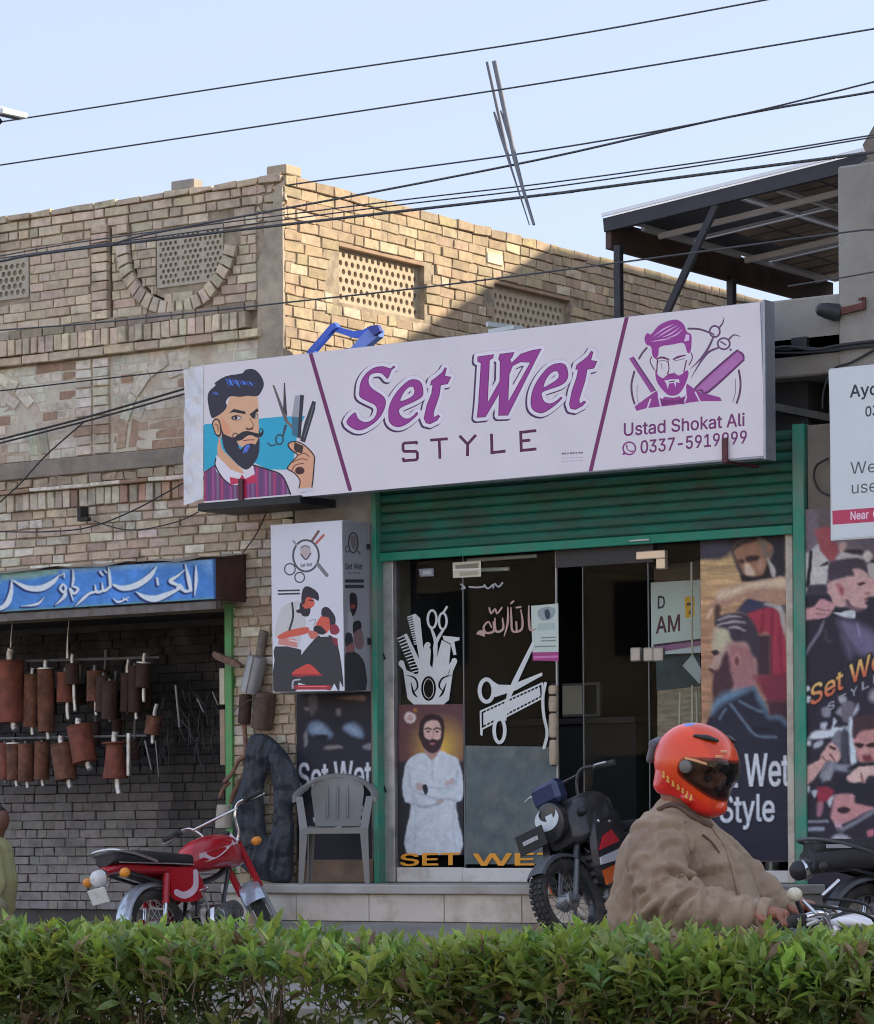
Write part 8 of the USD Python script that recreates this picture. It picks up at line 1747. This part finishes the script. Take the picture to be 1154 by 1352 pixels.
# --- person at the left edge, sitting side-on, mostly outside the picture
Lp = at(-13, 1103, 24.0)
def ll(x, y, z): return np.array([Lp[0], Lp[1], 1.24]) + RGT * x + FWD * y + np.array([0, 0, z])
def W2(b): return [[(*ll(x, y, z), r) for x, y, z, r in ch] for ch in b]
sit = Thing("person", "person in a pale yellow-green shirt sitting at the left edge of the picture", "person", (Lp[0], Lp[1], .42))
bb = W2([[(.055, 0, .10, .085), (.06, 0, .13, .085)], [(.10, -.02, .085, .03), (.06, 0, .05, .055)], [(.055, 0, .09, .07), (.03, 0, -.06, .055)], [(.02, -.13, -.10, .06), (.02, .13, -.10, .06)], [(.02, 0, -.12, .12), (.02, 0, -.48, .14)],
    [(.03, -.17, -.12, .055), (.06, -.22, -.36, .045), (.02, -.30, -.50, .032)], [(.03, .17, -.12, .055), (.06, .22, -.36, .045), (.05, .05, -.52, .032)], [(.0, -.09, -.52, .09), (-.12, -.42, -.50, .07), (-.12, -.42, -.88, .045), (-.12, -.54, -.90, .035)], [(.0, .09, -.52, .09), (.08, -.36, -.50, .07), (.08, -.36, -.88, .045), (.08, -.48, -.90, .035)]])
bb += hand(ll(.02, -.30, -.50), ll(.0, -.38, -.51), np.array([0, 0, 1.0]), .5); bb += hand(ll(.05, .05, -.52), ll(.05, -.04, -.53), np.array([0, 0, 1.0]), .5)
sb_ = sit.part("body", chain_body(bb, .012, 10, 14), M("skin_dark", (.16, .07, .045), .5, var=.12, scale=30), smooth=True)
sb_.part("hair", chain_body(W2([[(.045, .01, .145, .088), (.035, .02, .11, .085)]]), .012, 6), M("hair_black"), smooth=True)
shirt = chain_body(W2([[(.02, -.14, -.11, .085), (.02, .14, -.11, .085)], [(.02, 0, -.13, .15), (.04, 0, -.32, .165), (.01, 0, -.52, .17)], [(.03, -.17, -.12, .08), (.075, -.21, -.34, .072), (.05, -.26, -.44, .055)], [(.03, .17, -.12, .08), (.075, .21, -.34, .072), (.06, .12, -.47, .055)]]), .014, 16)
sb_.part("shirt", folds(shirt, .018, 7, 21, (1, 1, .6)), M("shirt_yellow", (.36, .35, .17), .9, var=.1, scale=6), smooth=True)
sb_.part("trousers", folds(chain_body(W2([[(.0, -.09, -.54, .115), (-.12, -.42, -.52, .09), (-.12, -.42, -.84, .065)], [(.0, .09, -.54, .115), (.08, -.36, -.52, .09), (.08, -.36, -.84, .065)]]), .016, 12), .012, 8, 5), M("trouser_khaki", (.26, .25, .14), .9, var=.1), smooth=True)
stool = Thing("stool", "grey plastic stool under the seated person at the left edge", "stool", (*ll(0, 0, 0)[:2], .42))
g_ = ll(0, 0, 0)
stool.part("seat", MB().cbox(g_[0] - .2, g_[0] + .2, g_[1] - .2, g_[1] + .2, .56, .595, .01), plast)
for a in (-1, 1):
    for b in (-1, 1): stool.part("leg", MB().bar((g_[0] + a * .19, g_[1] + b * .19, .36), (g_[0] + a * .16, g_[1] + b * .16, .56), .04, .04), plast)

# ================================================================== THE HEDGE on the median
hr = np.random.default_rng(21)
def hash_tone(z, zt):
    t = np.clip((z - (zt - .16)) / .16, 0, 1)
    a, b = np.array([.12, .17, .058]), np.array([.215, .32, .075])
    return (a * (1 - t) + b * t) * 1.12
def top_z(x, y):
    n = meshkit.fbm(np.array([[x * 2.3, y * 2.3, .5]]), 3, 12)[0] - .5
    n2 = meshkit.fbm(np.array([[x * 9, y * 9, 4.5]]), 2, 15)[0] - .5
    dip = -.035 * math.exp(-((x - 8.45) / .30) ** 2)
    return .968 + .085 * n + .05 * n2 + dip - .10 * max(0, abs(y + 12.85) - .25)
HX0, HX1, HYA, HYB = 6.3, 10.9, -13.22, -12.45
leaves, stems = [], MB()
def leaf_mesh(p, d, n, L, w):
    s = np.cross(d, n); n = np.cross(s, d)
    droop = -.18 * L
    c1, c2, tip = p + d * L * .35 + n * L * .03, p + d * L * .70 + n * L * .00 , p + d * L + n * droop
    f1, f2 = w * .5, w * .42; up = w * .22
    v = np.array([p, c1 + s * f1 + n * up, c1, c1 - s * f1 + n * up, c2 + s * f2 + n * up * .8 + n * droop * .4, c2 + n * droop * .4, c2 - s * f2 + n * up * .8 + n * droop * .4, tip])
    f = np.array([(0, 2, 1), (0, 3, 2), (1, 2, 5), (1, 5, 4), (2, 3, 6), (2, 6, 5), (4, 5, 7), (5, 6, 7)])
    return v, f
def gap(x, y, z):
    """the thin spot left of centre, where only twigs are left"""
    return math.exp(-(((x - 8.20) / .33) ** 2 + ((z - .80) / .085) ** 2))
N_SHOOT = 5600
for k in range(N_SHOOT):
    x = hr.uniform(HX0, HX1); y = hr.uniform(HYA, HYB) if hr.random() > .35 else hr.uniform(HYA, HYA + .22)
    zt = top_z(x, y)
    u = hr.random()
    z1 = zt - (abs(hr.normal(0, .045)) if u < .62 else hr.uniform(.02, .42))
    if z1 < .22: continue
    g_ = gap(x, y, z1)
    if hr.random() < g_ * 1.3: continue
    if z1 < zt - .34 and hr.random() < .5: continue
    front = y < HYA + .25
    d = np.array([hr.normal(0, .35), hr.normal(0, .35) - (.45 if front and z1 < zt - .06 else 0), 1.0]); d /= np.linalg.norm(d)
    ln = hr.uniform(.06, .13); p0 = np.array([x, y, z1]) - d * ln
    stems_p = [p0, p0 + d * ln * .5 + hr.normal(0, .004, 3), np.array([x, y, z1])]
    dry = hr.random() < (.05 + (.20 if (x > 9.0 and z1 < zt - .10) else 0) + (.10 if z1 < zt - .16 else 0))
    shade = 1.0
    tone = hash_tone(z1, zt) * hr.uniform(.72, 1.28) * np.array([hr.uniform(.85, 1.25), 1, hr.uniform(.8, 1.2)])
    if dry: tone = np.array([.26, .19, .115]) * hr.uniform(.6, 1.2)
    elif hr.random() < .10: tone = np.array([.22, .27, .08])
    elif hr.random() < .18: tone = tone * np.array([.62, .72, .9])
    n_l = int(hr.integers(6, 11)); ph = hr.uniform(0, 6.28)
    for i in range(n_l):
        t = (i + .6) / n_l; a = ph + i * 2.4
        rad = np.array([math.cos(a), math.sin(a), 0]); rad -= d * (rad @ d); rad /= np.linalg.norm(rad)
        el = .35 + .75 * t + hr.normal(0, .2)
        ld = rad * math.cos(el) + d * math.sin(el); ld /= np.linalg.norm(ld)
        nn = d * math.cos(el) - rad * math.sin(el) + hr.normal(0, .25, 3); nn -= ld * (nn @ ld); nn /= np.linalg.norm(nn)
        L = hr.uniform(.040, .080) * (1.0 - .25 * abs(t - .55)); w = L * hr.uniform(.30, .40)
        pos = p0 + d * ln * t
        if hr.random() < gap(*pos) * 1.25: continue
        leaves.append((*leaf_mesh(pos, ld, nn, L, w), tone * hr.uniform(.85, 1.15)))
    if k % 3 == 0: stems.tube(stems_p, [.0022, .0018, .0012], 4, caps=False, col=(.10, .11, .05))
# woody stems that branch up from the ground, seen bare in the thin spot
trunks = []
def woody(x, y, lean, h, r):
    m = MB(); p = [np.array([x, y, .12])]; d = np.array([lean, hr.normal(0, .15), 1.0]); d /= np.linalg.norm(d)
    for i in range(6):
        d = d + hr.normal(0, .16, 3) * np.array([1, 1, .3]); d /= np.linalg.norm(d); p.append(p[-1] + d * h / 6)
    p = spline(p, 3); rr = np.linspace(r, r * .45, len(p)); m.tube(p, rr, 6)
    for i in range(4, len(p), 3):
        q = p[i]; e = d * .6 + hr.normal(0, .6, 3); e[2] = abs(e[2]) + .3; e /= np.linalg.norm(e); l = hr.uniform(.12, .34)
        b = [q, q + e * l * .5 + hr.normal(0, .015, 3), q + e * l + hr.normal(0, .03, 3) + np.array([0, 0, .03])]
        m.tube(spline(b, 3), np.linspace(rr[i] * .65, rr[i] * .25, 7), 5)
    return m
barkm = M("hedge_bark", (0.17, 0.13, 0.10), .9, var=.3, scale=20, bump=.002, bscale=120)
leafm = usdkit.material(stage, "/World/Looks/hedge_leaf", {"a": ("attribute", {"attribute": "tone"}), "g": ("geometry", {}), "n": ("noise_texture", {"scale": 60.0, "detail": 2.0}), "v": ("map_range", {"from_min": .3, "from_max": .7, "to_min": .8, "to_max": 1.2}), "vc": ("combine_color", {}), "m": ("mix_color", {"blend_type": "multiply", "fac": 1.0, "use_clamp": False}),
    "p": ("principled_bsdf", {"roughness": .38, "specular_ior_level": .5}), "t": ("translucent_bsdf", {}), "h": ("hsv", {"hue": .49, "saturation": 1.1, "value": 1.5}), "x": ("mix_closure", {"fac": .30})},
    [("g.position", "n.vector"), ("n.fac", "v.value"), ("v.result", "vc.r"), ("v.result", "vc.g"), ("v.result", "vc.b"), ("a.color", "m.a"), ("vc.color", "m.b"), ("m.result", "p.base_color"), ("m.result", "h.color"), ("h.color", "t.color"), ("p.BSDF", "x.closure1"), ("t.BSDF", "x.closure2")], surface="x.closure")
hedge = Thing("hedge", "green leafy hedge along the bottom of the picture, thin and twiggy in one spot", "hedge", (8.6, -12.85, .13))
for k in range(26):
    x = HX0 + .25 + k * (HX1 - HX0 - .4) / 26 + hr.normal(0, .05)
    hedge.part("stem", woody(x, hr.uniform(-13.0, -12.65), hr.normal(0, .25), hr.uniform(.55, .75), hr.uniform(.008, .014)), barkm, smooth=True)
for k in range(16):
    hedge.part("stem", woody(8.20 + hr.normal(0, .22), hr.uniform(-13.1, -12.75), hr.normal(0, .5), hr.uniform(.6, .8), hr.uniform(.005, .009)), barkm, smooth=True)
hedge.part("twigs", stems, barkm, kind="stuff")
sc_l = []
for k, (v, f, t) in enumerate(leaves):
    c = v.mean(0); seen, s = screen_area(c); dv = (c - EYE); dv /= np.linalg.norm(dv)
    nrm = np.cross(v[1] - v[0], v[3] - v[0]); sc_l.append(((abs(nrm @ dv) * s * (1 if c[1] < -13.0 or c[2] > .95 else .3)) if seen else 0, k))
solo = {k for s, k in sorted(sc_l, reverse=True)[:300]}
fol = MB()
for k, (v, f, t) in enumerate(leaves):
    t = np.clip(t, .01, .5)
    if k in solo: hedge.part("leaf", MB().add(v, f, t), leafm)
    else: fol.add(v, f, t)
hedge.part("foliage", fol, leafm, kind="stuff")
